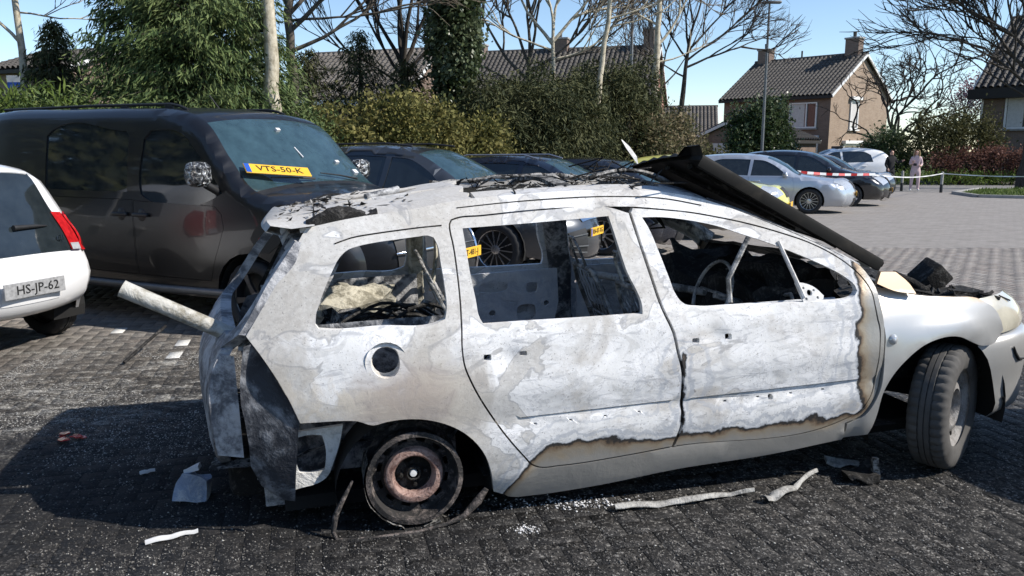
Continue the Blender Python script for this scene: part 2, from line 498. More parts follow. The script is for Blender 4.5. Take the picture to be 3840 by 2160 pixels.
def char_mat(name, base=(0.012, 0.011, 0.010), ash=(0.20, 0.19, 0.175), amt=0.4, rough=0.85, scale=14.0, th=0.55):
    g = NT(name); co = g.coord()
    a = g.noise(co, scale, 6, 0.7, 0.8); b = g.noise(co, scale * 5, 4, 0.7)
    f = g.math('MULTIPLY', g.smooth(g.math('ADD', g.math('MULTIPLY', a, 0.7), g.math('MULTIPLY', b, 0.3)), th - 0.06, th + 0.10), amt)
    g.bump(g.math('ADD', a, g.math('MULTIPLY', b, 0.5)), 0.7, 0.02)
    return g.out(g.mix(f, base, ash), rough, 0.0, 0.35)
M['char'] = char_mat('charred black')
M['char_ash'] = char_mat('charred with ash', ash=(0.42, 0.41, 0.39), amt=0.9, th=0.50)
M['soot_steel'] = char_mat('sooted bare steel', (0.06, 0.064, 0.072), (0.55, 0.55, 0.55), 0.9, 0.7, 5.0, 0.49)
M['inner_steel'] = char_mat('inner door steel', (0.62, 0.65, 0.70), (0.84, 0.85, 0.86), 0.9, 0.65, 4.0, 0.47)
M['wire'] = char_mat('burnt wire', (0.12, 0.12, 0.115), (0.55, 0.54, 0.52), 0.9, 0.6, 10.0, 0.48)
M['ash_yellow'] = char_mat('yellowed ash', (0.20, 0.185, 0.14), (0.52, 0.49, 0.40), 1.0, 0.85, 7.0, 0.46)
M['rust_rim'] = char_mat('pink rusted wheel', (0.155, 0.085, 0.07), (0.40, 0.275, 0.235), 0.9, 0.8, 18.0, 0.46)
M['rim_dark'] = char_mat('scorched rim', (0.03, 0.028, 0.027), (0.24, 0.20, 0.18), 0.8, 0.75, 14.0, 0.53)
M['grey_skin'] = char_mat('blue-grey scaled steel', (0.115, 0.12, 0.135), (0.55, 0.55, 0.56), 0.9, 0.6, 4.0, 0.47)
def fender_mat():
    g = NT('silver paint scorched at the bonnet edge'); co = g.coord(); xyz = g.sep(co)
    n = g.noise(co, 6.0, 5, 0.6, 0.5)
    top = g.math('ADD', g.math('SUBTRACT', xyz[2], g.math('MULTIPLY', xyz[0], -0.14)), g.math('MULTIPLY', g.math('SUBTRACT', n, 0.5), 0.10))
    back = g.math('ADD', xyz[0], g.math('MULTIPLY', g.math('SUBTRACT', n, 0.5), 0.12))
    f = g.math('MAXIMUM', g.smooth(top, 1.235, 1.285), g.math('MULTIPLY', g.smooth(back, 2.36, 2.235), g.smooth(xyz[2], 0.78, 0.95)))
    c = g.mix(f, (0.50, 0.50, 0.485), (0.52, 0.40, 0.27))
    c = g.mix(g.math('MULTIPLY', g.smooth(f, 0.80, 1.0), 0.45), c, (0.34, 0.22, 0.14))
    low = g.math('MULTIPLY', g.smooth(g.math('ADD', xyz[2], g.math('MULTIPLY', n, 0.2)), 0.55, 0.25), 0.45)
    c = g.mix(low, c, (0.20, 0.185, 0.165))
    return g.out(c, g.math('ADD', 0.34, g.math('MULTIPLY', low, 0.5)), 0.45, 0.5, 0.35)
M['fender'] = fender_mat()

def wrap_mat():
    g = NT('crumpled foil-like mirror cover'); co = g.coord(); f = g.voro(co, 22.0, 'F1'); n = g.noise(co, 18, 5, .7, 1.5)
    g.bump(g.math('ADD', f, n), 1.0, .03)
    return g.out(g.ramp(n, [(.40, (.015, .015, .016)), (.52, (.12, .12, .12)), (.60, (.75, .75, .74))]), .16, .55, .6)
M['wrap'] = wrap_mat()
M['headlamp'] = plain('yellowed lamp lens', (.55, .52, .42), .22, .0, var=.12, scale=14, coat=1.0)
M['plate_grey'] = plain('grimy grey plate', (.30, .30, .30), .5, var=.35, scale=40)
# ------------------------------------------------------------------ ground
def paving_mat(name, far=False):
    """clinker paving: brown-grey, sooted and wet round the burnt car, pale ash to the left"""
    g = NT(name); P = g.pos(); xyz = g.sep(P)
    big = g.noise(P, .45, 5, .6); mid = g.noise(P, 3.0, 6, .65); fine = g.noise(P, 38.0, 5, .7); grit = g.noise(P, 85.0, 4, .75); patch = g.noise(g.mapping(P, (1.0, 2.6, 1)), 2.2, 7, .72, .8)
    if far:
        bt = g.n('TexBrick'); g.put(bt.inputs['Vector'], g.mapping(P, (1, 1, 1), rot=(0, 0, -.24))); bt.offset = .5
        for k, v in (('Scale', 1.0), ('Mortar Size', .006), ('Mortar Smooth', .2), ('Bias', 0.0), ('Brick Width', .21), ('Row Height', .105)): bt.inputs[k].default_value = v
        bt.inputs['Color1'].default_value = (.25, .228, .205, 1); bt.inputs['Color2'].default_value = (.32, .292, .268, 1); bt.inputs['Mortar'].default_value = (.13, .12, .11, 1)
        base = bt.outputs['Color']
        base = g.mix(.45, base, g.ramp(g.noise(g.mapping(P, (.5, 3.0, 1)), 2.2, 6, .7), [(.3, (.20, .185, .17)), (.7, (.36, .335, .31))]))
    else:
        at = g.n('Attribute', attribute_name='tint'); oi = g.n('ObjectInfo')
        tint = g.math('FRACT', g.math('ADD', at.outputs['Fac'], oi.outputs['Random']))
        base = g.ramp(tint, [(0, (.24, .215, .195)), (.35, (.29, .265, .24)), (.6, (.32, .29, .26)), (.8, (.27, .23, .205)), (1, (.35, .325, .30))])
    base = g.mix(g.math('MULTIPLY', g.smooth(mid, .45, .7), .45), base, (.17, .155, .14))
    base = g.mix(g.math('MULTIPLY', g.smooth(fine, .55, .7), .4), base, (.40, .38, .35))
    # distance to the line of the burnt car
    dx = g.math('SUBTRACT', xyz[0], .55); dy = g.math('SUBTRACT', g.math('SUBTRACT', xyz[1], 3.55), g.math('MULTIPLY', dx, .20))
    ax = g.math('MAXIMUM', g.math('SUBTRACT', g.math('ABSOLUTE', dx), 2.1), 0.0)
    d = g.math('SQRT', g.math('ADD', g.math('MULTIPLY', ax, ax), g.math('MULTIPLY', dy, dy)))
    dn = g.math('ADD', d, g.math('ADD', g.math('MULTIPLY', g.math('SUBTRACT', big, .5), 1.6), g.math('MULTIPLY', g.math('SUBTRACT', patch, .5), .9)))
    soot = g.smooth(dn, 3.4, 1.5)
    # grit: every crumb its own tone
    cell = g.sep(g.voro(g.mapping(P, (1, 1, .2)), 78.0, 'F1', 'Color'))[0]; cell2 = g.sep(g.voro(g.mapping(P, (1, 1, .2), loc=(.3, .7, 0)), 160.0, 'F1', 'Color'))[1]
    cc_ = g.math('ADD', g.math('MULTIPLY', cell, .62), g.math('MULTIPLY', cell2, .38))
    sootc = g.ramp(cc_, [(.18, (.005, .005, .0052)), (.45, (.015, .0142, .0135)), (.66, (.042, .039, .036)), (.80, (.10, .093, .085)), (.93, (.28, .27, .25))])
    sootc = g.mix(g.math('MULTIPLY', g.smooth(mid, .48, .66), .55), sootc, (.012, .0118, .012))
    sootc = g.mix(g.math('MULTIPLY', g.smooth(patch, .54, .66), .6), sootc, (.009, .009, .0095))
    # brown dirt wash over the clinkers around it
    dirt = g.math('MULTIPLY', g.smooth(g.math('ADD', dn, g.math('MULTIPLY', g.smooth(xyz[0], 1.2, 3.2), 2.5)), 6.6, 2.8), .95)
    base = g.mix(dirt, base, g.ramp(cc_, [(.2, (.020, .0175, .014)), (.55, (.060, .052, .042)), (.8, (.125, .11, .09)), (.95, (.30, .27, .23))]))
    c = g.mix(g.math('MULTIPLY', soot, .97), base, sootc)
    # mid-left zone: sandy wash with blotches of pale foam ash
    wx = g.smooth(xyz[0], -.6, -2.6); wy = g.math('MULTIPLY', g.smooth(xyz[1], 3.5, 4.6), g.smooth(xyz[1], 7.6, 6.0))
    ashn = g.math('ADD', g.math('MULTIPLY', patch, .6), g.math('MULTIPLY', fine, .4))
    wash = g.math('MULTIPLY', g.math('MULTIPLY', wx, wy), g.smooth(ashn, .50, .60))
    c = g.mix(g.math('MULTIPLY', wash, .85), c, g.mix(g.smooth(grit, .35, .62), (.10, .095, .085), (.60, .58, .52)))
    # wet black soot under and behind the tail, colour also deepens the car's shadow
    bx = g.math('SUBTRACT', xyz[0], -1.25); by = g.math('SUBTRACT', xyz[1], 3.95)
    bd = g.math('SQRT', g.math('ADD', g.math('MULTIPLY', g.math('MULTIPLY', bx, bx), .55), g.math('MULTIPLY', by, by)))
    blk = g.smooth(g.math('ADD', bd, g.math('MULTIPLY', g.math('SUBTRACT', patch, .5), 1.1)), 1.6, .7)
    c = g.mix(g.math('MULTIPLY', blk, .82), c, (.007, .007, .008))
    wet = g.math('MULTIPLY', g.smooth(big, .40, .60), soot)
    rough = g.math('SUBTRACT', .88, g.math('MULTIPLY', wet, .38))
    g.bump(g.math('ADD', g.math('ADD', g.math('MULTIPLY', grit, .5), g.math('MULTIPLY', cc_, .7)), g.math('ADD', g.math('MULTIPLY', fine, .8), g.math('MULTIPLY', mid, .6))), .8 if not far else .4, .014)
    return g.out(c, rough, 0, .4)
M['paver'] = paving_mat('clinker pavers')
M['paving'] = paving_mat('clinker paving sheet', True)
M['white_paver'] = plain('white bay-marker paver', (.62, .61, .57), .8, var=.25, scale=40)
def soil_mat(name, a, b, sc=6.0):
    g = NT(name); P = g.pos(); f = g.noise(P, sc, 7, .7); g.bump(g.noise(P, sc * 6, 5, .7), .8, .05)
    return g.out(g.ramp(f, [(.3, a), (.7, b)]), .95, 0, .2)
M['soil'] = soil_mat('planting bed soil', (.025, .02, .015), (.07, .055, .04))
M['lawn'] = soil_mat('grass ground', (.035, .055, .015), (.09, .12, .035), 9)
M['asphalt'] = soil_mat('grey asphalt', (.17, .165, .16), (.27, .26, .25), 3)
M['kerb'] = plain('concrete kerb', (.30, .29, .275), .85, var=.2, scale=6, bump=.2)

def sheet(name, pts, z, mat, **kw):
    o = MB().add([(x, y, z) for x, y in pts], [tuple(range(len(pts)))]).build(name, mat)
    tag(o, kind='structure'); return o
sheet('terrain', [(-400, -60), (400, -60), (400, 700), (-400, 700)], -.06, M['lawn'])
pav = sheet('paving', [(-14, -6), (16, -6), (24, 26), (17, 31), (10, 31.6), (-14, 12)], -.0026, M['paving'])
sheet('street', [(-10, 31.2), (17, 30.6), (24, 25.6), (70, 20), (70, 38.2), (22, 39.0), (-10, 42)], -.016, M['asphalt'])

# clinkers in herringbone, laid square to the burnt car's bay
BW = .105; BA = .2407
ca, sa = math.cos(BA), math.sin(BA)
def brick_grid():
    out = []
    for i in range(-150, 190):
        for j in range(-5, 190):
            k = (i - j) % 4
            if k == 0: c = (i + 1, j + .5, 0)
            elif k == 3: c = (i + .5, j + 1, 1)
            else: continue
            u, v = c[0] * BW, c[1] * BW
            x, y = u * ca - v * sa, u * sa + v * ca + 1.2
            if y < 2.3 or y > 13.2: continue
            if abs(x) > .68 * y + 1.0: continue
            out.append((x, y, c[2]))
    return out
BR = brick_grid()
rb = random.Random(3)
def brick_verts(tilt=None):
    l, w = .2078 / 2, .1028 / 2; c = .0018
    P = [(-l, -w, -.03), (l, -w, -.03), (l, w, -.03), (-l, w, -.03), (-l, -w, -.004), (l, -w, -.004), (l, w, -.004), (-l, w, -.004), (-l + c, -w + c, 0), (l - c, -w + c, 0), (l - c, w - c, 0), (-l + c, w - c, 0)]
    F = [(0, 1, 5, 4), (1, 2, 6, 5), (2, 3, 7, 6), (3, 0, 4, 7), (4, 5, 9, 8), (5, 6, 10, 9), (6, 7, 11, 10), (7, 4, 8, 11), (8, 9, 10, 11)]
    return np.array(P), np.array(F)
BV, BF = brick_verts()
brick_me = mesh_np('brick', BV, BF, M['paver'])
white_me = mesh_np('white_brick', BV, BF, M['white_paver'])
marks = [(-3.54, 7.0), (-2.76, 6.54), (-2.68, 6.09), (-4.3, 7.4), (1.95, 10.2), (2.6, 9.9), (3.3, 9.6), (.9, 8.6), (1.6, 8.3), (2.3, 8.0), (3.4, 12.4), (4.1, 12.1), (4.9, 11.8), (2.2, 7.0), (2.9, 6.8)]
used = set()
for mx, my in marks:
    k = min(range(len(BR)), key=lambda q: (BR[q][0] - mx) ** 2 + (BR[q][1] - my) ** 2); used.add(k)
def in_view(x, y):
    if y < 2.75: return False
    d = y * .985; return abs(x) < .64 * d
# pavers that show largest: nearest to the camera and clear of the car
order = sorted([k for k in range(len(BR)) if k not in used and in_view(BR[k][0], BR[k][1]) and not (-.62 < BR[k][0] < 2.7 and BR[k][1] > 3.45 + .25 * BR[k][0] + .1)], key=lambda k: BR[k][0] ** 2 + BR[k][1] ** 2)
near = set(order[:285])
Vs, Fs, Ts = [], [], []
nb = 0
for k, (x, y, o_) in enumerate(BR):
    a = BA + (PI / 2 if o_ else 0) + rb.uniform(-.012, .012); z = rb.uniform(-.0010, .0008); tx, ty = rb.uniform(-.0025, .0025), rb.uniform(-.0025, .0025)
    if k in used or k in near:
        ob = link('white_paver' if k in used else 'paver', white_me if k in used else brick_me, pav, (x, y, z + .0), (tx * .6, ty * .6, a))
        if k in used: ob['label'] = 'white bay-marker paver'
        continue
    c, s = math.cos(a), math.sin(a)
    V = np.stack([BV[:, 0] * c - BV[:, 1] * s + x, BV[:, 0] * s + BV[:, 1] * c + y, BV[:, 2] + z + BV[:, 0] * tx * .6 + BV[:, 1] * ty], 1)
    Vs.append(V); Fs.append(BF + 12 * nb); Ts.append(np.full(12, rb.random())); nb += 1
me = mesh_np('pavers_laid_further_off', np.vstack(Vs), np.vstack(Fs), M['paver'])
at = me.attributes.new('tint', 'FLOAT', 'POINT'); at.data.foreach_set('value', np.concatenate(Ts).astype(np.float32))
tag(link('pavers_laid_further_off', me, pav), kind='stuff')

# verge with big tree, kerbs, planting bed behind the cars
sheet('grass_verge', [(16.0, 27.6), (19.5, 25.6), (60, 20.5), (60, 30), (24.5, 33.6), (19, 32.6), (16.4, 29.6)], .06, M['lawn'])
def kerb(name, pts, w=.15, h=.10):
    t = MB()
    for a, b in zip(pts[:-1], pts[1:]):
        a, b = Vector((*a, 0)), Vector((*b, 0)); d = (b - a); L = d.length; n = max(1, int(L / 1.0)); an = math.atan2(d.y, d.x)
        for k in range(n):
            c = a + d * ((k + .5) / n); t.box((c.x, c.y, h / 2 - .02), (L / n - .012, w, h + .04), an, bev=.012)
    return tag(t.build(name, M['kerb'], None, 30), kind='structure')
kerb('kerb', [(60, 20.4), (19.4, 25.5), (15.95, 27.5), (16.3, 29.7), (19, 32.7)])
kerb('kerb', [(17, 39.0), (70, 38.0)])
bed = [(-14, 9.6), (-6.4, 10.9), (-2.6, 13.6), (1.4, 18.6), (4.6, 23.0), (8.0, 27.4), (9.8, 30.6), (9.0, 33.4), (-14, 33)]
sheet('planting_bed', bed, .05, M['soil'])
kerb('kerb', bed[1:7])
# ------------------------------------------------------------------ buildings
def brick_wall(name, c1, c2, mortar, sc=1.0):
    g = NT(name); co = g.coord()
    uv = g.n('CombineXYZ'); xyz = g.sep(co)
    g.put(uv.inputs[0], g.math('ADD', xyz[0], xyz[1])); g.put(uv.inputs[1], xyz[2])
    bt = g.n('TexBrick'); g.put(bt.inputs['Vector'], uv.outputs[0])
    for k, v in (('Scale', 1.0), ('Mortar Size', .008), ('Brick Width', .22), ('Row Height', .065)): bt.inputs[k].default_value = v
    bt.inputs['Color1'].default_value = (*c1, 1); bt.inputs['Color2'].default_value = (*c2, 1); bt.inputs['Mortar'].default_value = (*mortar, 1)
    n = g.noise(co, 1.3, 6, .65); n2 = g.noise(co, 9.0, 5, .7)
    c = g.mix(g.math('MULTIPLY', g.smooth(n, .45, .7), .35), bt.outputs['Color'], tuple(k * .6 for k in c1))
    c = g.mix(g.math('MULTIPLY', g.smooth(n2, .5, .7), .3), c, tuple(min(1, k * 1.3) for k in c2))
    return g.out(c, .9, 0, .3)
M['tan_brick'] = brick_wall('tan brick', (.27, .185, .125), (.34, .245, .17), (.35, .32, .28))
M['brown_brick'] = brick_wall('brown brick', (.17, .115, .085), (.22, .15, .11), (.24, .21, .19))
M['red_brick'] = brick_wall('red brick', (.30, .115, .085), (.37, .16, .12), (.35, .29, .26))
M['chimney_brick'] = brick_wall('chimney brick', (.15, .10, .075), (.20, .14, .11), (.21, .19, .17))
def tile_mat(name, a, b):
    g = NT(name); co = g.coord(); f = g.noise(co, 1.7, 6, .65); f2 = g.noise(co, 30, 4, .6)
    w = g.n('TexWave', wave_type='BANDS', bands_direction='Y'); g.put(w.inputs['Vector'], co); w.inputs['Scale'].default_value = .48; w.inputs['Distortion'].default_value = .3
    c = g.ramp(g.math('ADD', g.math('MULTIPLY', f, .7), g.math('MULTIPLY', f2, .3)), [(.3, a), (.72, b)])
    g.bump(w.outputs['Fac'], .4, .04)
    return g.out(c, .75, 0, .4)
M['dark_tile'] = tile_mat('weathered dark tile', (.035, .031, .028), (.11, .10, .088))
M['grey_tile'] = tile_mat('lichened grey tile', (.06, .054, .046), (.17, .15, .13))
M['dark_wood'] = plain('dark stained boards', (.018, .016, .015), .7, var=.3)
M['curtain'] = plain('net curtain', (.55, .54, .52), .9, var=.15, scale=8)

def tile_columns(parent, x0, x1, ye, ze, yr, zr, pitch=.30, mat='dark_tile'):
    """one roof slope: a part with a tile column per pitch; eave line y=ye,z=ze to ridge y=yr,z=zr"""
    o = MB()
    L = math.hypot(yr - ye, zr - ze); d = Vector((0, (yr - ye) / L, (zr - ze) / L)); n = Vector((0, -d.z, d.y))
    if n.z < 0: n = -n
    e0 = Vector((0, ye, ze))
    P = [[(x, *(e0 + d * L * t - n * .03)[1:]) for x in (x0, x1)] for t in (0, 1)]
    o.grid(P); rf = o.build('roof', M[mat], parent)
    nr = max(4, int(L / .36)); V, F = [], []
    prof = [(-.5, .0), (-.40, .03), (-.20, .115), (.10, .125), (.32, .06), (.5, .0)]
    for r_ in range(nr):
        for t in (r_ / nr, (r_ + 1) / nr):
            lift = .028 if t == r_ / nr else .0
            for u, hgt in prof:
                p = e0 + d * (L * t) + n * (hgt * pitch / .30 + lift); V.append((u * pitch * .98, p.y, p.z))
    k = len(prof)
    for r_ in range(nr):
        b = r_ * 2 * k
        for i in range(k - 1): F.append((b + i, b + i + 1, b + k + i + 1, b + k + i))
        for i in range(k - 1): 
            if r_: F.append((b - k + i, b - k + i + 1, b + i + 1, b + i))
    me_ = mesh_np('tile_column', V, F, M[mat], 40)
    n_ = int((x1 - x0) / pitch)
    for c in range(n_): link('tile_column', me_, rf, (x0 + (c + .5) * (x1 - x0) / n_, 0, 0))
    return rf

def house(name, loc, yaw, L, W, eave, ridge, wall, gable=None, over=.35, tile='dark_tile', pitch=.30):
    """local: +x towards the visible gable (x=0), length runs to -L; y=0 front eave wall, y=W back"""
    h = empty(name, (loc[0], loc[1], 0), yaw)
    t = MB()
    f0, f1, b0, b1 = (-L, 0), (0, 0), (-L, W), (0, W)
    t.quad((-L, 0, -.1), (0, 0, -.1), (0, 0, eave), (-L, 0, eave)); t.build('wall', M[wall], h)
    MB().quad((0, W, -.1), (-L, W, -.1), (-L, W, eave), (0, W, eave)).build('wall', M[wall], h)
    for x, fl in ((0, False), (-L, True)):
        P = [(x, 0, -.1), (x, W, -.1), (x, W, eave), (x, W / 2, ridge - .12), (x, 0, eave)]
        MB().add(P if not fl else P[::-1], [(0, 1, 2, 3, 4)]).build('gable_wall', M[gable or wall], h)
    sl = (ridge - eave) / (W / 2)
    for ye in (-over, W + over):
        rf = tile_columns(h, -L - .25, .25, ye, eave - over * sl + .06, W / 2, ridge + .06, pitch, tile)
        yy = ye + (.02 if ye < 0 else -.02)
        MB().box((-L / 2, yy, eave - over * sl - .05), (L + .5, .10, .16)).build('gutter', M['dark_wood'], h)
    MB().tube([(-L - .27, W / 2, ridge + .10), (.27, W / 2, ridge + .10)], .12, 8).build('ridge_tiles', M[tile], h, 60)
    for x in (.24, -L - .24):
        for ye in (-over, W + over):
            a = Vector((x, ye, eave - over * sl + .0)); b = Vector((x, W / 2, ridge + .0)); m_ = (a + b) / 2; d = b - a
            MB().box(m_, (.06, d.length, .17), Matrix.Rotation(math.atan2(d.z, d.y), 3, 'X')).build('bargeboard', M['white_trim'], h)
    return h
def chimney(h, x, y, z, w=.9, d=.7, ht=1.5):
    t = MB(); t.box((x, y, z + ht / 2 - .4), (w, d, ht + .8)); c = t.build('chimney', M['chimney_brick'], h)
    MB().box((x, y, z + ht + .05), (w + .14, d + .14, .12), bev=.02).build('cap', M['kerb'], c)
    MB().lathe([(.11, z + ht + .1), (.13, z + ht + .5), (.10, z + ht + .5)], 10, c=(x, y, 0), axis='Z').build('pot', M['dark_tile'], c, 50)
    return c
def win_front(h, x0, x1, z0, z1, mullions=(), y=-.0, shutter=False):
    w = empty('window', parent=h)
    MB().quad((x0 + .12, y - .014, z0 + .1), (x0 + (x1 - x0) * .55, y - .014, z0 + .1), (x0 + (x1 - x0) * .55, y - .014, z1 - .1), (x0 + .12, y - .014, z1 - .1)).build('curtain', M['curtain'], w)
    MB().quad((x0, y - .01, z0), (x1, y - .01, z0), (x1, y - .01, z1), (x0, y - .01, z1)).build('pane', M['window'], w)
    t = .09; f = MB()
    for a, b, c, d in ((x0, x1, z0, z0 + t), (x0, x1, z1 - t, z1)): f.box(((a + b) / 2, y - .04, (c + d) / 2), (b - a, .10, d - c))
    for x in (x0 + t / 2, x1 - t / 2, *mullions): f.box((x, y - .042, (z0 + z1) / 2), (t, .10, z1 - z0 - .01))
    f.build('frame', M['white_trim'], w); MB().box(((x0 + x1) / 2, y - .08, z0 - .05), (x1 - x0 + .16, .18, .09)).build('sill', M['kerb'], w)
    if shutter: MB().box(((x0 + x1) / 2, y - .12, z1 + .10), (x1 - x0 + .1, .22, .20), bev=.02).build('roller_box', M['white_trim'], w)
    return w
def win_gable(h, y0, y1, z0, z1, x=0.0, box=True):
    w = empty('window', parent=h)
    MB().quad((x + .01, y0, z0), (x + .01, y1, z0), (x + .01, y1, z1), (x + .01, y0, z1)).build('pane', M['window'], w)
    MB().quad((x + .014, y0 + .15, z0 + .2), (x + .014, y1 - .15, z0 + .2), (x + .014, y1 - .15, z1 - .2), (x + .014, y0 + .15, z1 - .2)).build('curtain', M['curtain'], w)
    t = .11; f = MB()
    for c, d in ((z0, z0 + t), (z1 - t, z1)): f.box((x + .045, (y0 + y1) / 2, (c + d) / 2), (.10, y1 - y0, d - c))
    for y in (y0 + t / 2, y1 - t / 2): f.box((x + .047, y, (z0 + z1) / 2), (.10, t, z1 - z0 - .01))
    f.build('frame', M['white_trim'], w); MB().box((x + .09, (y0 + y1) / 2, z0 - .06), (.20, y1 - y0 + .2, .10)).build('sill', M['white_trim'], w)
    if box: MB().box((x + .14, (y0 + y1) / 2, z1 + .12), (.28, y1 - y0 + .24, .22), bev=.02).build('roller_box', M['white_trim'], w)
    return w

# detached house with the sunlit tan gable
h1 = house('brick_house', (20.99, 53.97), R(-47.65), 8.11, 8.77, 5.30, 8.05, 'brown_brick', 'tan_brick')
tag(h1, 'brown brick house with sunlit tan gable, tiled roof and two chimneys behind the silver car', 'house')
chimney(h1, -.75, 4.38, 7.9, .95, .75, 1.25); chimney(h1, -7.5, 4.38, 7.9, .95, .75, 1.05)
win_front(h1, -2.9, -.9, 3.05, 4.75, (-2.9 + 1.25,)); win_front(h1, -3.3, -.7, .3, 2.35, (), shutter=True)
win_gable(h1, 2.75, 3.95, 3.0, 4.95); win_gable(h1, 2.05, 4.45, .35, 2.0)
MB().tube([(-4.6, 4.38, 8.1), (-4.6, 4.38, 8.7)], .06, 6).build('vent_pipe', M['dark_wood'], h1)
# leafless climber on the gable
rw = random.Random(9); cl = MB()
for k in range(26):
    y = 5.4 + rw.uniform(-.3, 1.2); z = .2; p = [(.10, y, z)]
    for j in range(6): y += rw.uniform(-.35, .45); z += rw.uniform(.2, .55); p.append((.10 + rw.uniform(0, .08), y, z))
    cl.tube(p, [.03, .025, .02, .016, .012, .01, .006], 4)
M['twig'] = plain('bare twigs', (.075, .06, .048), .9, var=.3)
M['bark_dark'] = plain('dark bark', (.045, .037, .030), .9, var=.35, scale=8, bump=.6)
o = cl.build('wall_climber', M['twig']); o.matrix_world = h1.matrix_basis; tag(o, 'leafless climbing shrub on the tan gable wall of the house', 'climber')
# its garage
gh = house('garage', (11.4, 51.6), R(221.8), 6.0, 5.2, 2.2, 3.2, 'brown_brick', over=.2)
tag(gh, 'small brick garage with pale door left of the brown brick house', 'garage')
MB().box((.03, 2.6, 1.0), (.06, 2.0, 2.0), bev=.01).build('garage_door', M['plate_white'], gh)
# low long roof behind
lb = house('low_building', (17.5, 70.0), R(-12), 16, 9, 3.0, 5.4, 'brown_brick', tile='grey_tile', pitch=.32)
tag(lb, 'low building with long grey corrugated tile roof behind the garage', 'building')
# house at the right edge, behind the big tree
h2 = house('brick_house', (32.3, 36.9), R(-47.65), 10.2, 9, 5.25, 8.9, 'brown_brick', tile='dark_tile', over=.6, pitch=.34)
tag(h2, 'dark shaded brick house with steep tiled roof at the right edge', 'house')
win_front(h2, -9.0, -7.4, 2.7, 4.4, ()); win_front(h2, -6.2, -3.6, .6, 2.3, (-4.9,))
MB().tube([(-10.1, -.10, 0), (-10.1, -.10, 5.0)], .06, 8).build('drainpipe', M['plate_white'], h2)
MB().box((-5.25, -.35, 4.55), (10.9, .6, .5)).build('eaves_board', M['dark_wood'], h2)
# terrace behind the yews
h3 = house('terraced_house', (8.3, 50.4), R(-17), 16.0, 9.0, 5.0, 8.25, 'brown_brick', 'red_brick', tile='dark_tile', pitch=.33)
tag(h3, 'terraced house with striped tile roof and red brick end gable above the yews', 'house')
chimney(h3, -.55, 4.5, 7.9, .7, .9, 1.5); chimney(h3, -6.6, 4.5, 8.0, 1.1, .8, 1.0); chimney(h3, -12.4, 4.5, 8.0, .9, .8, .8)
# house seen behind the pale trunk, white fascia
h4 = house('tiled_house', (-5.6, 42.0), R(-20), 7.5, 8.0, 4.3, 7.0, 'brown_brick', tile='grey_tile', pitch=.33)
tag(h4, 'house with grey tile roof and white fascia behind the pale ivy-marked trunk', 'house')
MB().box((-3.75, -.42, 4.02), (8.2, .10, .32)).build('white_fascia', M['white_trim'], h4)
h5 = house('dark_house', (-20.4, 38.0), R(-20), 5.0, 6.0, 5.4, 6.4, 'brown_brick', tile='dark_tile', pitch=.33)
tag(h5, 'dark building at the far left behind the slim pale tree', 'building')
# ------------------------------------------------------------------ vegetation
def leaf_mat(name, cols, rough=.75, trans=.25):
    g = NT(name)
    geo = g.n('NewGeometry'); rnd = geo.outputs['Random Per Island']
    n = len(cols)
    c = g.ramp(rnd, [(k / max(1, n - 1), q) for k, q in enumerate(cols)])
    big = g.noise(g.coord(), 1.4, 4, .6)
    c = g.mix(g.math('MULTIPLY', g.smooth(big, .42, .64), .4), c, tuple(min(1, k * 1.35 + .008) for k in cols[-1]))
    m = g.out(c, rough, 0, .22)
    tr = g.n('BsdfTranslucent'); g.put(tr.inputs['Color'], c); mx = g.n('MixShader'); mx.inputs[0].default_value = trans
    o = g.t.nodes['Material Output']; g.t.links.new(g.b.outputs[0], mx.inputs[1]); g.t.links.new(tr.outputs[0], mx.inputs[2]); g.t.links.new(mx.outputs[0], o.inputs['Surface'])
    return m
M['conifer'] = leaf_mat('conifer sprays', [(.024, .046, .017), (.050, .084, .028), (.095, .14, .045), (.165, .20, .075)], trans=.12)
M['conifer_dark'] = leaf_mat('dark yew sprays', [(.018, .026, .012), (.034, .044, .018), (.062, .070, .028), (.105, .105, .045)], trans=.08)
M['gold_leaf'] = leaf_mat('yellow-green leaves', [(.040, .050, .016), (.085, .092, .026), (.15, .145, .04), (.24, .21, .075)])
M['mottled_leaf'] = leaf_mat('mottled leaves', [(.036, .05, .02), (.085, .09, .04), (.17, .145, .075), (.24, .19, .12)])
M['laurel'] = leaf_mat('glossy dark leaves', [(.016, .034, .012), (.03, .055, .018), (.055, .085, .03), (.13, .16, .09)], .32)
M['ivy'] = leaf_mat('ivy leaves', [(.018, .032, .013), (.035, .055, .02), (.06, .085, .032), (.16, .185, .11)], .30)
M['olive_leaf'] = leaf_mat('olive shrub leaves', [(.035, .04, .016), (.07, .07, .028), (.11, .105, .04)])
M['beech_leaf'] = leaf_mat('dry copper leaves', [(.07, .035, .026), (.14, .065, .048), (.21, .11, .085)])
M['blossom'] = leaf_mat('pink blossom', [(.26, .16, .18), (.40, .27, .30), (.52, .38, .41)])
M['grass_leaf'] = leaf_mat('bright ground cover', [(.04, .07, .015), (.085, .13, .025), (.14, .19, .04)])
def bark_mat(name, a, b, c):
    g = NT(name); co = g.coord(); n = g.noise(co, 5.0, 6, .7, .8); n2 = g.noise(g.mapping(co, (1, 1, .35)), 16, 5, .7)
    f = g.math('ADD', g.math('MULTIPLY', n, .6), g.math('MULTIPLY', n2, .4))
    g.bump(f, .8, .03); return g.out(g.ramp(f, [(.36, a), (.5, b), (.64, c)]), .9, 0, .2)
M['pale_bark'] = bark_mat('pale flaking bark', (.20, .17, .12), (.46, .41, .31), (.62, .57, .46))
M['grey_bark'] = bark_mat('grey-brown bark', (.05, .042, .034), (.11, .095, .078), (.17, .15, .125))
M['dark_bark'] = bark_mat('dark bark stems', (.022, .019, .017), (.05, .043, .037), (.085, .075, .065))
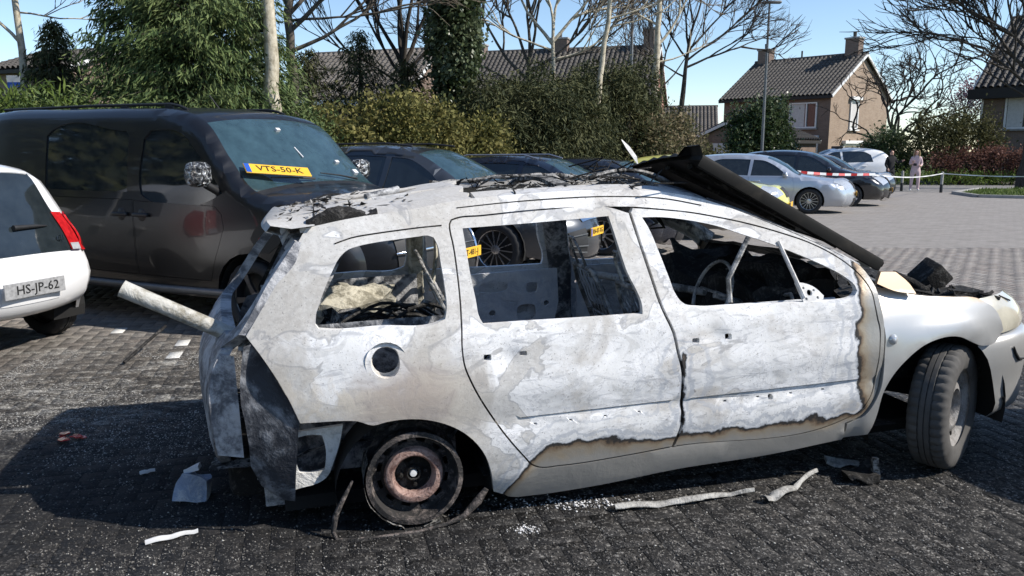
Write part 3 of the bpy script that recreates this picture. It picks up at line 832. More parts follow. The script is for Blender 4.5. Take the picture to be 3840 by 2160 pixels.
M['pale_twig'] = plain('pale winter twigs', (.19, .155, .115), .9, var=.3)

def leaves(P, D, S, A, rs):
    """rhombic leaves: centre, axis, length, width"""
    D = D / np.maximum(np.linalg.norm(D, axis=1, keepdims=True), 1e-6)
    N = np.cross(D, rs.normal(size=D.shape)); N /= np.maximum(np.linalg.norm(N, axis=1, keepdims=True), 1e-6)
    B = np.cross(D, N)
    n = len(P); V = np.empty((n, 4, 3))
    V[:, 0] = P - D * S[:, None] * .5; V[:, 2] = P + D * S[:, None] * .5
    V[:, 1] = P + N * A[:, None] * .5 + B * (A[:, None] * .12); V[:, 3] = P - N * A[:, None] * .5 + B * (A[:, None] * .12)
    return V.reshape(-1, 3), np.arange(n * 4).reshape(n, 4)

def blob_foliage(name, blobs, n_clump, per, size, aspect, mat, parent, seed, droop=.0, spread=.16, shell=.72, up=.0, flat=1.0):
    """leaf clumps spread through a set of ellipsoids (cx,cy,cz,rx,ry,rz)"""
    rs = np.random.RandomState(seed)
    bl = np.array(blobs, float); wgt = bl[:, 3] * bl[:, 5]; wgt = wgt / wgt.sum()
    idx = rs.choice(len(bl), n_clump, p=wgt)
    d = rs.normal(size=(n_clump, 3)); d /= np.linalg.norm(d, axis=1, keepdims=True)
    r = shell + (1.08 - shell) * rs.rand(n_clump) ** .7
    r *= 1 + .30 * vnoise(d * 2.2 + bl[idx, :3], 1.0) + .12 * vnoise(d * 6 + bl[idx, :3], 1.0)
    C = bl[idx, :3] + d * r[:, None] * bl[idx, 3:6]
    keep = C[:, 2] > .08; C, d = C[keep], d[keep]
    m = len(C)
    P = np.repeat(C, per, 0) + rs.normal(size=(m * per, 3)) * spread * np.array([1, 1, flat])
    out = np.repeat(d, per, 0)
    D = rs.normal(size=P.shape) * .8 + out * .8; D[:, 2] += up - droop * 2.0
    S = size * (.55 + .9 * rs.rand(len(P))); A = S * aspect * (.7 + .6 * rs.rand(len(P)))
    V, F = leaves(P, D, S, A, rs)
    return link(name, mesh_np(name, V, F, mat), parent)

def shrub(name, label, blobs, mat, n_clump, per, size, aspect, seed, group=None, stem='dark_bark', cat='shrub', lobes=13, **kw):
    c = np.mean([b[:2] for b in blobs], 0)
    t = empty(name, (float(c[0]), float(c[1]), .05)); tag(t, label, cat, group)
    rz = random.Random(seed * 7 + 1); more = []
    for b in blobs:
        more.append((*b[:3], b[3] * .78, b[4] * .78, b[5] * .82))
        for k in range(lobes):
            a_ = rz.uniform(0, 2 * PI); e_ = rz.uniform(-.3, 1.0); s_ = rz.uniform(.22, .42)
            more.append((b[0] + b[3] * .78 * math.cos(a_) * math.cos(e_), b[1] + b[4] * .78 * math.sin(a_) * math.cos(e_), b[2] + b[5] * .80 * math.sin(e_), b[3] * s_, b[4] * s_, b[5] * s_ * rz.uniform(.8, 1.3)))
    stems_ = blobs; blobs = more
    bl = [(b[0] - c[0], b[1] - c[1], b[2] - .05, *b[3:]) for b in blobs]
    blob_foliage('foliage', bl, n_clump, per, size, aspect, M[mat], t, seed, **kw)
    r = random.Random(seed); m = MB()
    for b in bl[::lobes + 1]:
        for k in range(4):
            top = Vector((b[0] + r.uniform(-.5, .5) * b[3], b[1] + r.uniform(-.5, .5) * b[4], b[2] + b[5] * .5)); bot = Vector((b[0] * .7 + r.uniform(-.15, .15), b[1] * .7 + r.uniform(-.15, .15), -.05))
            m.tube([bot, (bot + top) / 2 + Vector((r.uniform(-.15, .15), r.uniform(-.15, .15), 0)), top], [.05, .035, .012], 5)
    m.build('stem', M[stem], t)
    return t

def conifer(name, label, x, y, h, rad, mat, n, seed, z0=.1, size=.20, group=None, aspect=.17):
    """columnar conifer of drooping sprays hung on whorled limbs"""
    t = empty(name, (x, y, .05)); tag(t, label, 'conifer', group)
    rs = np.random.RandomState(seed); r = random.Random(seed)
    tm = MB(); tm.tube([(0, 0, -.05), (0.03, 0, h * .5), (.02, .02, h * .98)], [.11, .07, .012], 7)
    tm.build('trunk', M['dark_bark'], t)
    lm = MB(); Ps, Ds = [], []
    nl = int(26 * h)
    for k in range(nl):
        u = (k + r.random()) / nl; z = z0 + (h - z0) * u
        R_ = rad * (1 - u ** 1.6) ** .8 * (.72 + .45 * r.random()) + .10
        a = k * 2.4 + r.uniform(-.5, .5); rise = r.uniform(.05, .32)
        tip = Vector((math.cos(a) * R_, math.sin(a) * R_, z + rise * R_ - .18 * R_ * R_)); base = Vector((0, 0, z))
        mid = base.lerp(tip, .55) + Vector((0, 0, .10 * R_))
        lm.tube([base, mid, tip], [.016, .010, .003], 3, cap=False)
        cnt = max(10, int(n / nl * (R_ / rad + .25)))
        q = rs.rand(cnt) ** .55
        pts = np.array(base)[None] * (1 - q)[:, None] ** 2 + 2 * np.array(mid)[None] * (q * (1 - q))[:, None] + np.array(tip)[None] * (q ** 2)[:, None]
        side = rs.normal(size=(cnt, 3)) * np.array([.09, .09, .05]) * (.6 + R_); pts = pts + side; pts[:, 2] -= rs.rand(cnt) * .10
        dr = np.array([math.cos(a), math.sin(a), 0])[None] * .7 + rs.normal(size=(cnt, 3)) * .38; dr[:, 2] -= .75
        Ps.append(pts); Ds.append(dr)
    lm.build('limbs', M['dark_bark'], t)
    P = np.vstack(Ps); D = np.vstack(Ds); S = size * (.5 + rs.rand(len(P))); A = S * aspect * (.7 + .6 * rs.rand(len(P)))
    V, F = leaves(P, D, S, A, rs)
    link('crown', mesh_np('crown', V, F, M[mat]), t)
    return t

def bare_tree(name, label, base, trunk, r0, mat, seed, levels=4, spread=.55, length=1.6, n_child=(2, 4), droop=0.0, twig=None, r_twig=.006, wiggle=.16, start=None, group=None, shrink=.70, upw=.35, cat='tree', dense=1.0):
    """trunk: list of points relative to base; limbs fork from its upper part"""
    t = empty(name, base); tag(t, label, cat, group)
    r = random.Random(seed); tm, cm, fm = MB(), MB(), MB()
    pts = [Vector(p) for p in trunk]; n = len(pts)
    # wobble the trunk into smoother, slightly uneven segments
    fine = []
    for i in range(n - 1):
        for k in range(4): fine.append(pts[i].lerp(pts[i + 1], k / 4) + Vector((r.uniform(-1, 1), r.uniform(-1, 1), 0)) * r0 * .22)
    fine.append(pts[-1]); L = len(fine)
    rad = [r0 * (1.25 if i == 0 else 1) * (1 - .55 * i / (L - 1)) * r.uniform(.94, 1.06) for i in range(L)]
    tm.tube(fine, rad, 10)
    def limb(p, d, ln, rad_, lev):
        k = 5 if lev > 1 else 4
        P = [p]; dd = d.normalized()
        for i in range(k):
            dd = (dd + Vector((r.uniform(-1, 1), r.uniform(-1, 1), r.uniform(-1, 1))) * wiggle + Vector((0, 0, upw * .12 - droop * .12 * (i + 1) / k))).normalized()
            P.append(P[-1] + dd * ln / k)
        end = max(r_twig * .6, rad_ * .45)
        rr_ = [rad_ + (end - rad_) * i / k for i in range(k + 1)]
        (cm if lev > 1 else fm).tube(P, rr_, 6 if rad_ > .03 else (4 if rad_ > .012 else 3), cap=False)
        if lev <= 0: return
        nc = int(round(r.randint(*n_child) * dense))
        for c in range(nc):
            u = r.uniform(.35, 1.0) if c else 1.0
            i = min(k - 1, int(u * k)); q = P[i].lerp(P[i + 1], u * k - i) if u < 1 else P[-1]
            ax = dd.orthogonal(); ax.rotate(Matrix.Rotation(r.uniform(0, 2 * PI), 3, dd))
            nd = (dd + ax.normalized() * r.uniform(spread * .6, spread * 1.4) + Vector((0, 0, upw * .25))).normalized()
            limb(q, nd, ln * shrink * r.uniform(.75, 1.2), max(r_twig, rad_ * (.62 if c else .75)), lev - 1)
    tips = start or []
    for (u, dx, dy, dz, ln, rr_) in tips:
        i = min(L - 2, int(u * (L - 1))); q = fine[i].lerp(fine[i + 1], u * (L - 1) - i)
        limb(q, Vector((dx, dy, dz)), ln, rr_, levels - 1)
    limb(fine[-1], (fine[-1] - fine[-3]).normalized(), length, rad[-1], levels)
    tm.build('trunk', M[mat], t, 60); cm.build('crown', M[mat], t, 70)
    if fm.V: tag(fm.build('twigs', M[twig or mat], t), kind='stuff')
    return t

# --- evergreen screen above the van
G1 = 'tall conifers above the black van'
conifer('cypress_tree', 'small dark conifer leader left of the tall conifers above the van', -8.05, 14.6, 3.75, .75, 'conifer_dark', 13230, 21, size=.13, group=G1)
conifer('cypress_tree', 'leftmost of the big drooping conifers above the van', -6.30, 14.0, 5.4, 1.10, 'conifer', 36225, 22, size=.13, group=G1)
conifer('cypress_tree', 'second big drooping conifer from the left above the van', -5.95, 15.0, 5.2, 1.15, 'conifer', 33075, 23, size=.13, group=G1)
conifer('cypress_tree', 'broadest drooping conifer above the middle of the van', -5.25, 13.9, 6.4, 1.30, 'conifer', 42525, 24, size=.13, group=G1)
conifer('cypress_tree', 'drooping conifer directly left of the pale ivy-marked trunk', -4.75, 14.7, 5.3, 1.15, 'conifer', 33075, 25, size=.13, group=G1)
conifer('cypress_tree', 'dark conifer at the far left edge behind the van', -9.7, 14.2, 3.0, 1.1, 'conifer_dark', 15750, 26, size=.13, group=G1)
shrub('evergreen_shrub', 'low green shrubs right behind the van roof, under the conifers', [(-6.9, 12.7, 1.3, 1.0, .7, 1.15), (-5.7, 13.0, 1.3, 1.0, .7, 1.2), (-4.6, 13.2, 1.25, .9, .7, 1.15)], 'conifer', 1500, 18, .085, .30, 31, droop=.3)
shrub('bamboo_clump', 'yellow-green bamboo clump behind the van roof rail at left', [(-7.9, 12.6, 1.6, .9, .5, 1.0), (-7.1, 12.5, 1.55, .7, .4, .95)], 'grass_leaf', 420, 14, .20, .14, 32, up=.8, cat='bamboo', spread=.12)
shrub('evergreen_shrub', 'olive shrub at the left edge behind the van roof', [(-9.2, 12.4, 1.5, .9, .6, 1.2)], 'olive_leaf', 420, 14, .13, .35, 33)
shrub('evergreen_shrub', 'small shrub at the foot of the pale ivy-marked trunk', [(-3.75, 13.7, 1.2, .7, .6, 1.05)], 'conifer', 620, 18, .085, .30, 34, droop=.3)
# --- mixed hedge behind the parked cars
shrub('golden_shrub', 'large yellow-green shrub behind the black car beside the van', [(-3.05, 14.9, 1.35, 1.0, .8, 1.20), (-2.1, 15.6, 1.35, 1.15, .9, 1.32), (-1.15, 16.5, 1.25, 1.0, .9, 1.2), (-.55, 16.9, .9, .7, .7, .85)], 'gold_leaf', 2100, 15, .085, .55, 35, spread=.12)
G2 = 'dark conifers behind the hedge'
conifer('yew_tree', 'leftmost of the dark conifers behind the yellow-green shrub', -4.5, 18.2, 3.7, 1.2, 'conifer_dark', 11700, 41, size=.13, group=G2)
conifer('yew_tree', 'pointed dark conifer behind the yellow-green shrub, below the fan-shaped bare tree', -3.45, 18.6, 4.15, 1.2, 'conifer_dark', 11700, 42, size=.13, group=G2)
conifer('yew_tree', 'dark conifer just left of the ivy-clad trunk', -2.35, 18.4, 3.5, 1.2, 'conifer_dark', 11700, 43, size=.13, group=G2)
G3 = 'dark yews behind the dark blue car'
shrub('yew_bush', 'dark spreading yew below the ivy-clad trunk', [(-.45, 18.0, 1.6, 1.25, 1.0, 1.7), (.45, 18.6, 1.65, 1.15, 1.0, 1.8)], 'conifer_dark', 1500, 26, .13, .20, 44, group=G3, droop=.35, cat='yew', spread=.11)
shrub('yew_bush', 'tallest dark yew in the middle of the hedge', [(1.0, 19.8, 1.75, 1.25, 1.0, 1.9), (1.85, 20.8, 1.75, 1.15, .9, 1.85)], 'conifer_dark', 1500, 26, .13, .20, 45, group=G3, droop=.4, cat='yew', spread=.11)
shrub('yew_bush', 'right-hand dark yew below the leaning pale trunk', [(2.75, 21.6, 1.85, 1.2, 1.0, 1.95), (3.3, 22.4, 2.0, .9, .9, 1.9)], 'conifer_dark', 1400, 26, .13, .20, 46, group=G3, droop=.4, cat='yew', spread=.11)
shrub('mottled_shrub', 'mottled brown-green shrub at the right end of the hedge', [(3.4, 22.0, 1.25, 1.0, .9, 1.3), (4.3, 23.4, 1.3, 1.05, .9, 1.4)], 'mottled_leaf', 1700, 13, .10, .5, 47, spread=.14)
shrub('mottled_shrub', 'low loose shrub left of the garage', [(6.4, 28.2, .9, 1.0, .8, .9)], 'olive_leaf', 420, 13, .13, .45, 48, spread=.2)
# --- ivy-clad trunk
iv = bare_tree('ivy_tree', 'trunk thickly clad in dark ivy, reaching out of the top of the picture', (-1.28, 18.1, 0), [(0, 0, 0), (.05, 0, 3), (.02, .03, 6.5)], .17, 'dark_bark', 51, levels=2)
blob_foliage('ivy_leaves', [(0, 0, 2.6, .40, .40, 1.3), (.02, 0, 3.9, .52, .5, 1.0), (.05, 0, 5.0, .50, .5, 1.1), (.0, 0, 6.0, .42, .4, .9)], 1050, 15, .10, .75, M['ivy'], iv, 52, spread=.10, droop=.35)
# --- bare trees, left to right
bare_tree('slim_tree', 'slim pale trunk at the far left with thin winter branches', (-8.62, 14.5, 0), [(0, 0, 0), (.05, 0, 2.2), (.0, .02, 4.4), (-.03, .02, 5.8)], .085, 'pale_bark', 61, levels=4, length=1.2, spread=.6, start=[(.52, -.9, .1, .9, 1.2, .032), (.64, -1, 0, .45, 1.1, .03), (.66, 1, .1, .18, 1.5, .035), (.70, 1, -.2, .30, 1.4, .03), (.68, -.8, .4, .5, 1.0, .025), (.60, .9, .3, -.05, 1.1, .018), (.72, .6, .2, .5, 1.2, .025)], twig='twig', dense=1.3)
bare_tree('plane_tree', 'thick pale flaking trunk with ivy marks rising behind the van', (-4.02, 13.75, 0), [(0, 0, 0), (.0, 0, 1.8), (.03, 0, 3.4), (.06, .02, 6.2)], .17, 'pale_bark', 62, levels=3, length=1.4)
iv2 = [o for o in bpy.data.objects if o.name.startswith('plane_tree')][-1]
blob_foliage('ivy_leaves', [(-.14, -.02, 3.1, .10, .14, 1.5), (-.13, -.05, 4.4, .08, .12, 1.0)], 150, 10, .055, .8, M['ivy'], iv2, 53, spread=.05)
bare_tree('bare_tree', 'dark bare tree with arching branches right of the pale ivy-marked trunk', (-4.35, 16.2, 0), [(0, 0, 0), (.05, 0, 2.6), (.0, 0, 4.2), (.12, 0, 5.4)], .125, 'grey_bark', 63, levels=5, length=1.3, spread=.6, start=[(.52, 1, .1, .45, 1.8, .045), (.60, 1, -.1, .65, 2.0, .05), (.66, .9, .2, .9, 1.8, .05), (.70, -.6, .1, 1.0, 1.3, .04), (.74, 1, .3, .4, 1.7, .04), (.64, 1, .2, .15, 1.6, .03), (.78, .7, 0, .9, 1.5, .04)], dense=1.25, twig='pale_twig')
bare_tree('fan_tree', 'bare tree with several stems fanning up from one trunk, centre left', (-2.55, 19.4, 0), [(0, 0, 0), (.02, 0, 2.2), (0, 0, 3.7)], .13, 'dark_bark', 64, levels=4, length=1.5, spread=.35, upw=.6, start=[(.80, -1, .1, .5, 1.8, .03), (.80, 1, .1, .45, 1.7, .03), (.93, -.55, .1, 1, 2.0, .06), (.95, .55, 0, 1, 2.0, .06), (.97, -.22, .1, 1, 2.2, .06), (.97, .25, -.1, 1, 2.2, .06), (.88, .8, .1, .9, 1.7, .045), (.86, -.9, 0, .8, 1.9, .045)], dense=1.2)
bare_tree('bare_tree', 'bare dark tree with spreading crown right of the ivy-clad trunk', (.42, 22.0, 0), [(0, 0, 0), (.03, 0, 2.4), (.05, .0, 4.1)], .12, 'grey_bark', 65, levels=5, length=1.6, spread=.55, start=[(.80, -1, .1, .75, 2.2, .055), (.86, 1, .1, .8, 1.7, .05), (.92, -.5, .1, 1, 1.8, .05), (.95, .4, 0, 1, 1.8, .05), (.72, -1, .2, .45, 2.1, .04), (.88, 1, .2, .3, 2.0, .04)], twig='twig', dense=1.3)
bare_tree('plane_tree', 'pale smooth trunk forking in front of the terraced roof', (1.06, 21.1, 0), [(0, 0, 0), (.0, 0, 2.8), (-.02, 0, 4.6)], .085, 'pale_bark', 66, levels=5, length=1.5, spread=.6, start=[(.9, -.7, .1, .9, 1.8, .05), (.92, .8, 0, .8, 1.8, .05), (.80, 1, .1, .3, 1.8, .03), (.97, .2, .2, 1, 1.6, .045), (.86, -1, .1, .35, 1.8, .03)], twig='pale_twig', dense=1.25)
bare_tree('plane_tree', 'pale trunk leaning right in front of the terraced roof', (2.08, 20.3, 0), [(-.25, 0, 0), (-.03, 0, 2.2), (.14, 0, 3.7), (.36, 0, 5.6)], .11, 'pale_bark', 67, levels=4, length=1.4, start=[(.85, 1, 0, .4, 1.5, .03)], twig='pale_twig')
bare_tree('plane_tree', 'pale trunk with dark shaded side beside the red brick gable', (4.32, 24.9, 0), [(0, 0, 0), (-.04, 0, 2.6), (.02, 0, 4.6), (.10, 0, 6.6)], .145, 'pale_bark', 68, levels=4, length=1.5, start=[(.68, 1, .1, .9, 1.6, .05), (.78, -1, .1, .5, 1.7, .04), (.6, 1, -.1, .1, 1.3, .03)], twig='pale_twig')
bare_tree('bare_tree', 'dark bare tree with curved trunk left of the lamp post', (5.45, 26.6, 0), [(0, 0, 0), (.02, 0, 2.4), (.12, 0, 3.8), (.22, 0, 5.0)], .11, 'dark_bark', 69, levels=5, length=1.5, spread=.55, start=[(.78, 1, .1, .35, 1.9, .045), (.86, -.7, .1, .8, 1.5, .04), (.93, .8, -.1, .7, 1.7, .045), (.97, -.2, .2, 1, 1.5, .04), (.70, -1, .1, .5, 1.3, .03), (.84, 1, .2, .6, 1.8, .04)], twig='twig', dense=1.3)
bare_tree('bare_tree', 'faint bare tree behind the red brick gable', (7.2, 40.0, 0), [(0, 0, 0), (0, 0, 3), (.1, 0, 5)], .13, 'grey_bark', 70, levels=5, length=2.0, spread=.55, start=[(.8, -1, .1, .8, 2.4, .05), (.9, 1, .1, .8, 2.2, .05), (.96, -.4, .1, 1, 2.2, .05)], twig='pale_twig')
bare_tree('big_tree', 'large dark bare tree with wide crown on the grass verge at right', (21.35, 33.6, .06), [(.1, 0, 0), (.1, 0, 2.2), (.2, 0, 4.2), (.15, 0, 5.6)], .31, 'dark_bark', 71, levels=5, length=2.2, spread=.5, start=[(.60, -1, -.1, .62, 3.3, .075), (.72, -1, .1, .9, 3.2, .085), (.80, -.9, -.3, 1.1, 3.0, .085), (.86, -.5, .2, 1.2, 3.0, .08), (.92, .6, 0, 1, 2.8, .08), (.55, -1, .1, .36, 3.2, .05), (.66, .9, -.2, .8, 2.6, .08)], twig='dark_bark', dense=1.35, r_twig=.008, droop=.30)
bare_tree('curly_tree', 'tangled bare tree with curling branches right of the tan gable', (20.4, 44.0, 0), [(0, 0, 0), (.1, 0, 1.3), (.25, 0, 2.4)], .16, 'dark_bark', 72, levels=5, length=2.0, spread=.7, wiggle=.42, start=[(.5, -.7, 0, 1, 2.4, .09), (.7, .8, 0, .8, 2.6, .09), (.85, 1, .1, .5, 2.4, .08), (.9, -.3, .1, 1, 2.6, .09), (.6, 1, 0, .9, 2.8, .08), (.95, .1, 0, 1, 2.8, .08)], twig='dark_bark', r_twig=.012, dense=1.15)
bt = bare_tree('blossom_tree', 'small tree hazed with pink blossom left of the shaded house', (27.6, 50.0, 0), [(0, 0, 0), (.1, 0, 2), (.1, 0, 3)], .12, 'grey_bark', 73, levels=4, length=1.3, spread=.5, start=[(.8, -.6, 0, 1, 1.5, .05), (.9, .6, 0, 1, 1.5, .05)])
blob_foliage('blossom', [(.1, 0, 4.2, 1.25, 1.1, 1.6), (.6, .2, 5.0, .9, .9, 1.2)], 260, 7, .13, .7, M['blossom'], bt, 74, spread=.22, shell=.4)
# --- shrubs round the houses
shrub('laurel_bush', 'tall glossy evergreen bush in front of the brown brick house', [(14.1, 46.2, 2.4, 1.6, 1.2, 2.45), (13.6, 46.0, 1.6, 1.5, 1.2, 1.6), (14.9, 46.2, 1.5, 1.3, 1.1, 1.5)], 'laurel', 1500, 13, .20, .5, 81, spread=.20)
shrub('olive_bush', 'large olive shrub behind the woman in pink', [(20.6, 39.6, 1.7, 1.5, 1.0, 1.75), (22.2, 39.8, 1.8, 1.5, 1.0, 1.9)], 'olive_leaf', 900, 12, .16, .4, 82, spread=.24, shell=.5)
shrub('olive_bush', 'dark shrub behind the person in black', [(19.2, 41.5, 1.2, 1.2, .9, 1.35)], 'laurel', 560, 12, .16, .4, 83, spread=.22)
shrub('copper_hedge', 'copper-leaved beech hedge beside the big tree', [(20.4 + 1.1 * k, 38.4 - .15 * k, .85, .75, .5, .85) for k in range(6)], 'beech_leaf', 1000, 11, .11, .6, 84, spread=.16, cat='hedge')
gc = blob_foliage('ground_cover', [(18.2 + 1.3 * k, 38.0 - .12 * k, .22, .9, .45, .28) for k in range(9)], 900, 12, .12, .35, M['grass_leaf'], None, 85, spread=.14, up=.8)
tag(gc, 'bright green ground cover under the copper hedge', 'ground cover', kind='stuff')
# grass blades on the verge
rs = np.random.RandomState(91)
pv = np.stack([rs.uniform(16, 34, 9000), rs.uniform(22.5, 33, 9000), np.full(9000, .09)], 1)
pv = pv[inside(pv[:, :2], [(16.1, 27.7), (19.5, 25.7), (60, 20.6), (60, 30), (24.5, 33.4), (19, 32.4), (16.5, 29.5)])]
D = rs.normal(size=pv.shape) * .35 + np.array([0, 0, 1.0]); V, F = leaves(pv, D, .10 + .08 * rs.rand(len(pv)), np.full(len(pv), .03), rs)
tag(link('verge_grass', mesh_np('verge_grass', V, F, M['grass_leaf'])), 'short grass on the verge under the big tree', 'grass', kind='stuff')
def tyre_mesh(rad, wd, rim, n=126, blocks=True):
    hw_ = wd / 2
    prof = [(rim - .005, -hw_ * .80), (rim + .008, -hw_ * .93), (rim + (rad - rim) * .45, -hw_ * 1.0), (rad - .030, -hw_ * .95), (rad - .012, -hw_ * .84), (rad - .002, -hw_ * .62), (rad - .002, -hw_ * .34), (rad - .009, -hw_ * .32), (rad - .009, -hw_ * .27), (rad, -hw_ * .25), (rad, -hw_ * .03), (rad - .009, -hw_ * .02)]
    prof = prof + [(r_, -h_) for r_, h_ in prof[::-1]]
    t = MB(); t.lathe(prof, n)
    V = np.array(t.V).reshape(len(prof), n, 3)
    if blocks:
        for k in range(n):
            if k % 3 == 0:
                for i in list(range(3, 9)) + list(range(len(prof) - 9, len(prof) - 3)):
                    sc = 1 - .008 / rad; V[i, k, 0] *= sc; V[i, k, 2] *= sc
    t.V = [tuple(p) for p in V.reshape(-1, 3)]
    return t
# ------------------------------------------------------------------ parked cars
def text_me(txt, size, mat, ext=.002):
    cu = bpy.data.curves.new('lettering', 'FONT'); cu.body = txt; cu.size = size; cu.align_x = 'CENTER'; cu.align_y = 'CENTER'; cu.extrude = ext; cu.resolution_u = 2
    ob = bpy.data.objects.new('lettering', cu); COL.objects.link(ob); dg_ = bpy.context.evaluated_depsgraph_get()
    me_ = bpy.data.meshes.new_from_object(ob.evaluated_get(dg_)); bpy.data.objects.remove(ob); bpy.data.curves.remove(cu)
    me_.materials.clear(); me_.materials.append(mat); return me_
def plate(parent, loc, rot, txt, w=.52, h=.11, front=True, mat='plate_yellow', name='number_plate'):
    """plate facing local -Y before rotation"""
    p = empty(name, loc, parent=parent); p.rotation_euler = rot
    MB().box((0, 0, 0), (w, .012, h), bev=.003).build('plate', M[mat], p)
    if mat == 'plate_yellow': MB().box((-w / 2 + .026, -.007, 0), (.044, .004, h - .008)).build('blue_band', M['plate_blue'], p)
    if txt:
        o = link('lettering', text_me(txt, h * .82, M['ink']), p, (.018, -.0075, 0), (R(90), 0, 0)); o.scale = (1.05, 1, 1)
    return p
TY, RM = {}, {}
def wheel_parts(parent, x, y, rad, wd, style, z=None, dark=False, turn=0.0):
    key = (round(rad, 3), round(wd, 3))
    rim = rad * (.70 if style != 'steel' else .64)
    if key not in TY: TY[key] = tyre_mesh(rad, wd, rim, 60, True).mesh('tyre', M['tyre'], 45)
    k2 = (style, key, dark)
    if k2 not in RM:
        t = MB(); rr_ = rim + .004
        t.lathe([(rr_, -wd * .42), (rr_ + .004, -wd * .39), (rr_ - .014, -wd * .34), (rr_ - .022, 0), (rr_ - .02, wd * .4)], 40, m=0)
        t.lathe([(rr_ - .022, .01), (.0, .012)], 24, m=1)
        if style == 'steel': t.lathe([(rr_ - .015, -.03), (.6 * rr_, -.025), (.5 * rr_, -.05), (.25 * rr_, -.04), (0, -.045)], 32, m=0)
        else:
            n = {'spoke5': 5, 'spoke10': 10, 'multi': 14}[style]; sw = {'spoke5': .055, 'spoke10': .026, 'multi': .012}[style]
            for k in range(n):
                a = 2 * PI * k / n; c, s = math.cos(a), math.sin(a)
                V = []
                for r_, w_, y_ in ((.04, sw * .9, -wd * .34), (rr_ * .55, sw * .75, -wd * .37), (rr_ - .008, sw, -wd * .36)):
                    for q in (-1, 1): V.append((c * r_ - s * w_ / 2 * q, y_, s * r_ + c * w_ / 2 * q))
                    for q in (-1, 1): V.append((c * r_ - s * w_ / 2 * q, y_ + .025, s * r_ + c * w_ / 2 * q))
                F = []
                for i in (0, 4): F += [(i, i + 1, i + 5, i + 4), (i, i + 4, i + 6, i + 2), (i + 1, i + 3, i + 7, i + 5)]
                t.add(V, F, 0)
            t.lathe([(.062, -wd * .30), (.055, -wd * .36), (.03, -wd * .38), (0, -wd * .38)], 20, m=0)
        RM[k2] = t.mesh('rim', [M['dark_alloy'] if dark else M['alloy'], M['ink']], 35)
    w = empty('wheel', (x, y, z if z is not None else rad - .004), parent=parent); w.rotation_euler = (0, .37 * x, (PI if y > 0 else 0) + turn)
    link('tyre', TY[key], w); link('rim', RM[k2], w)
    return w

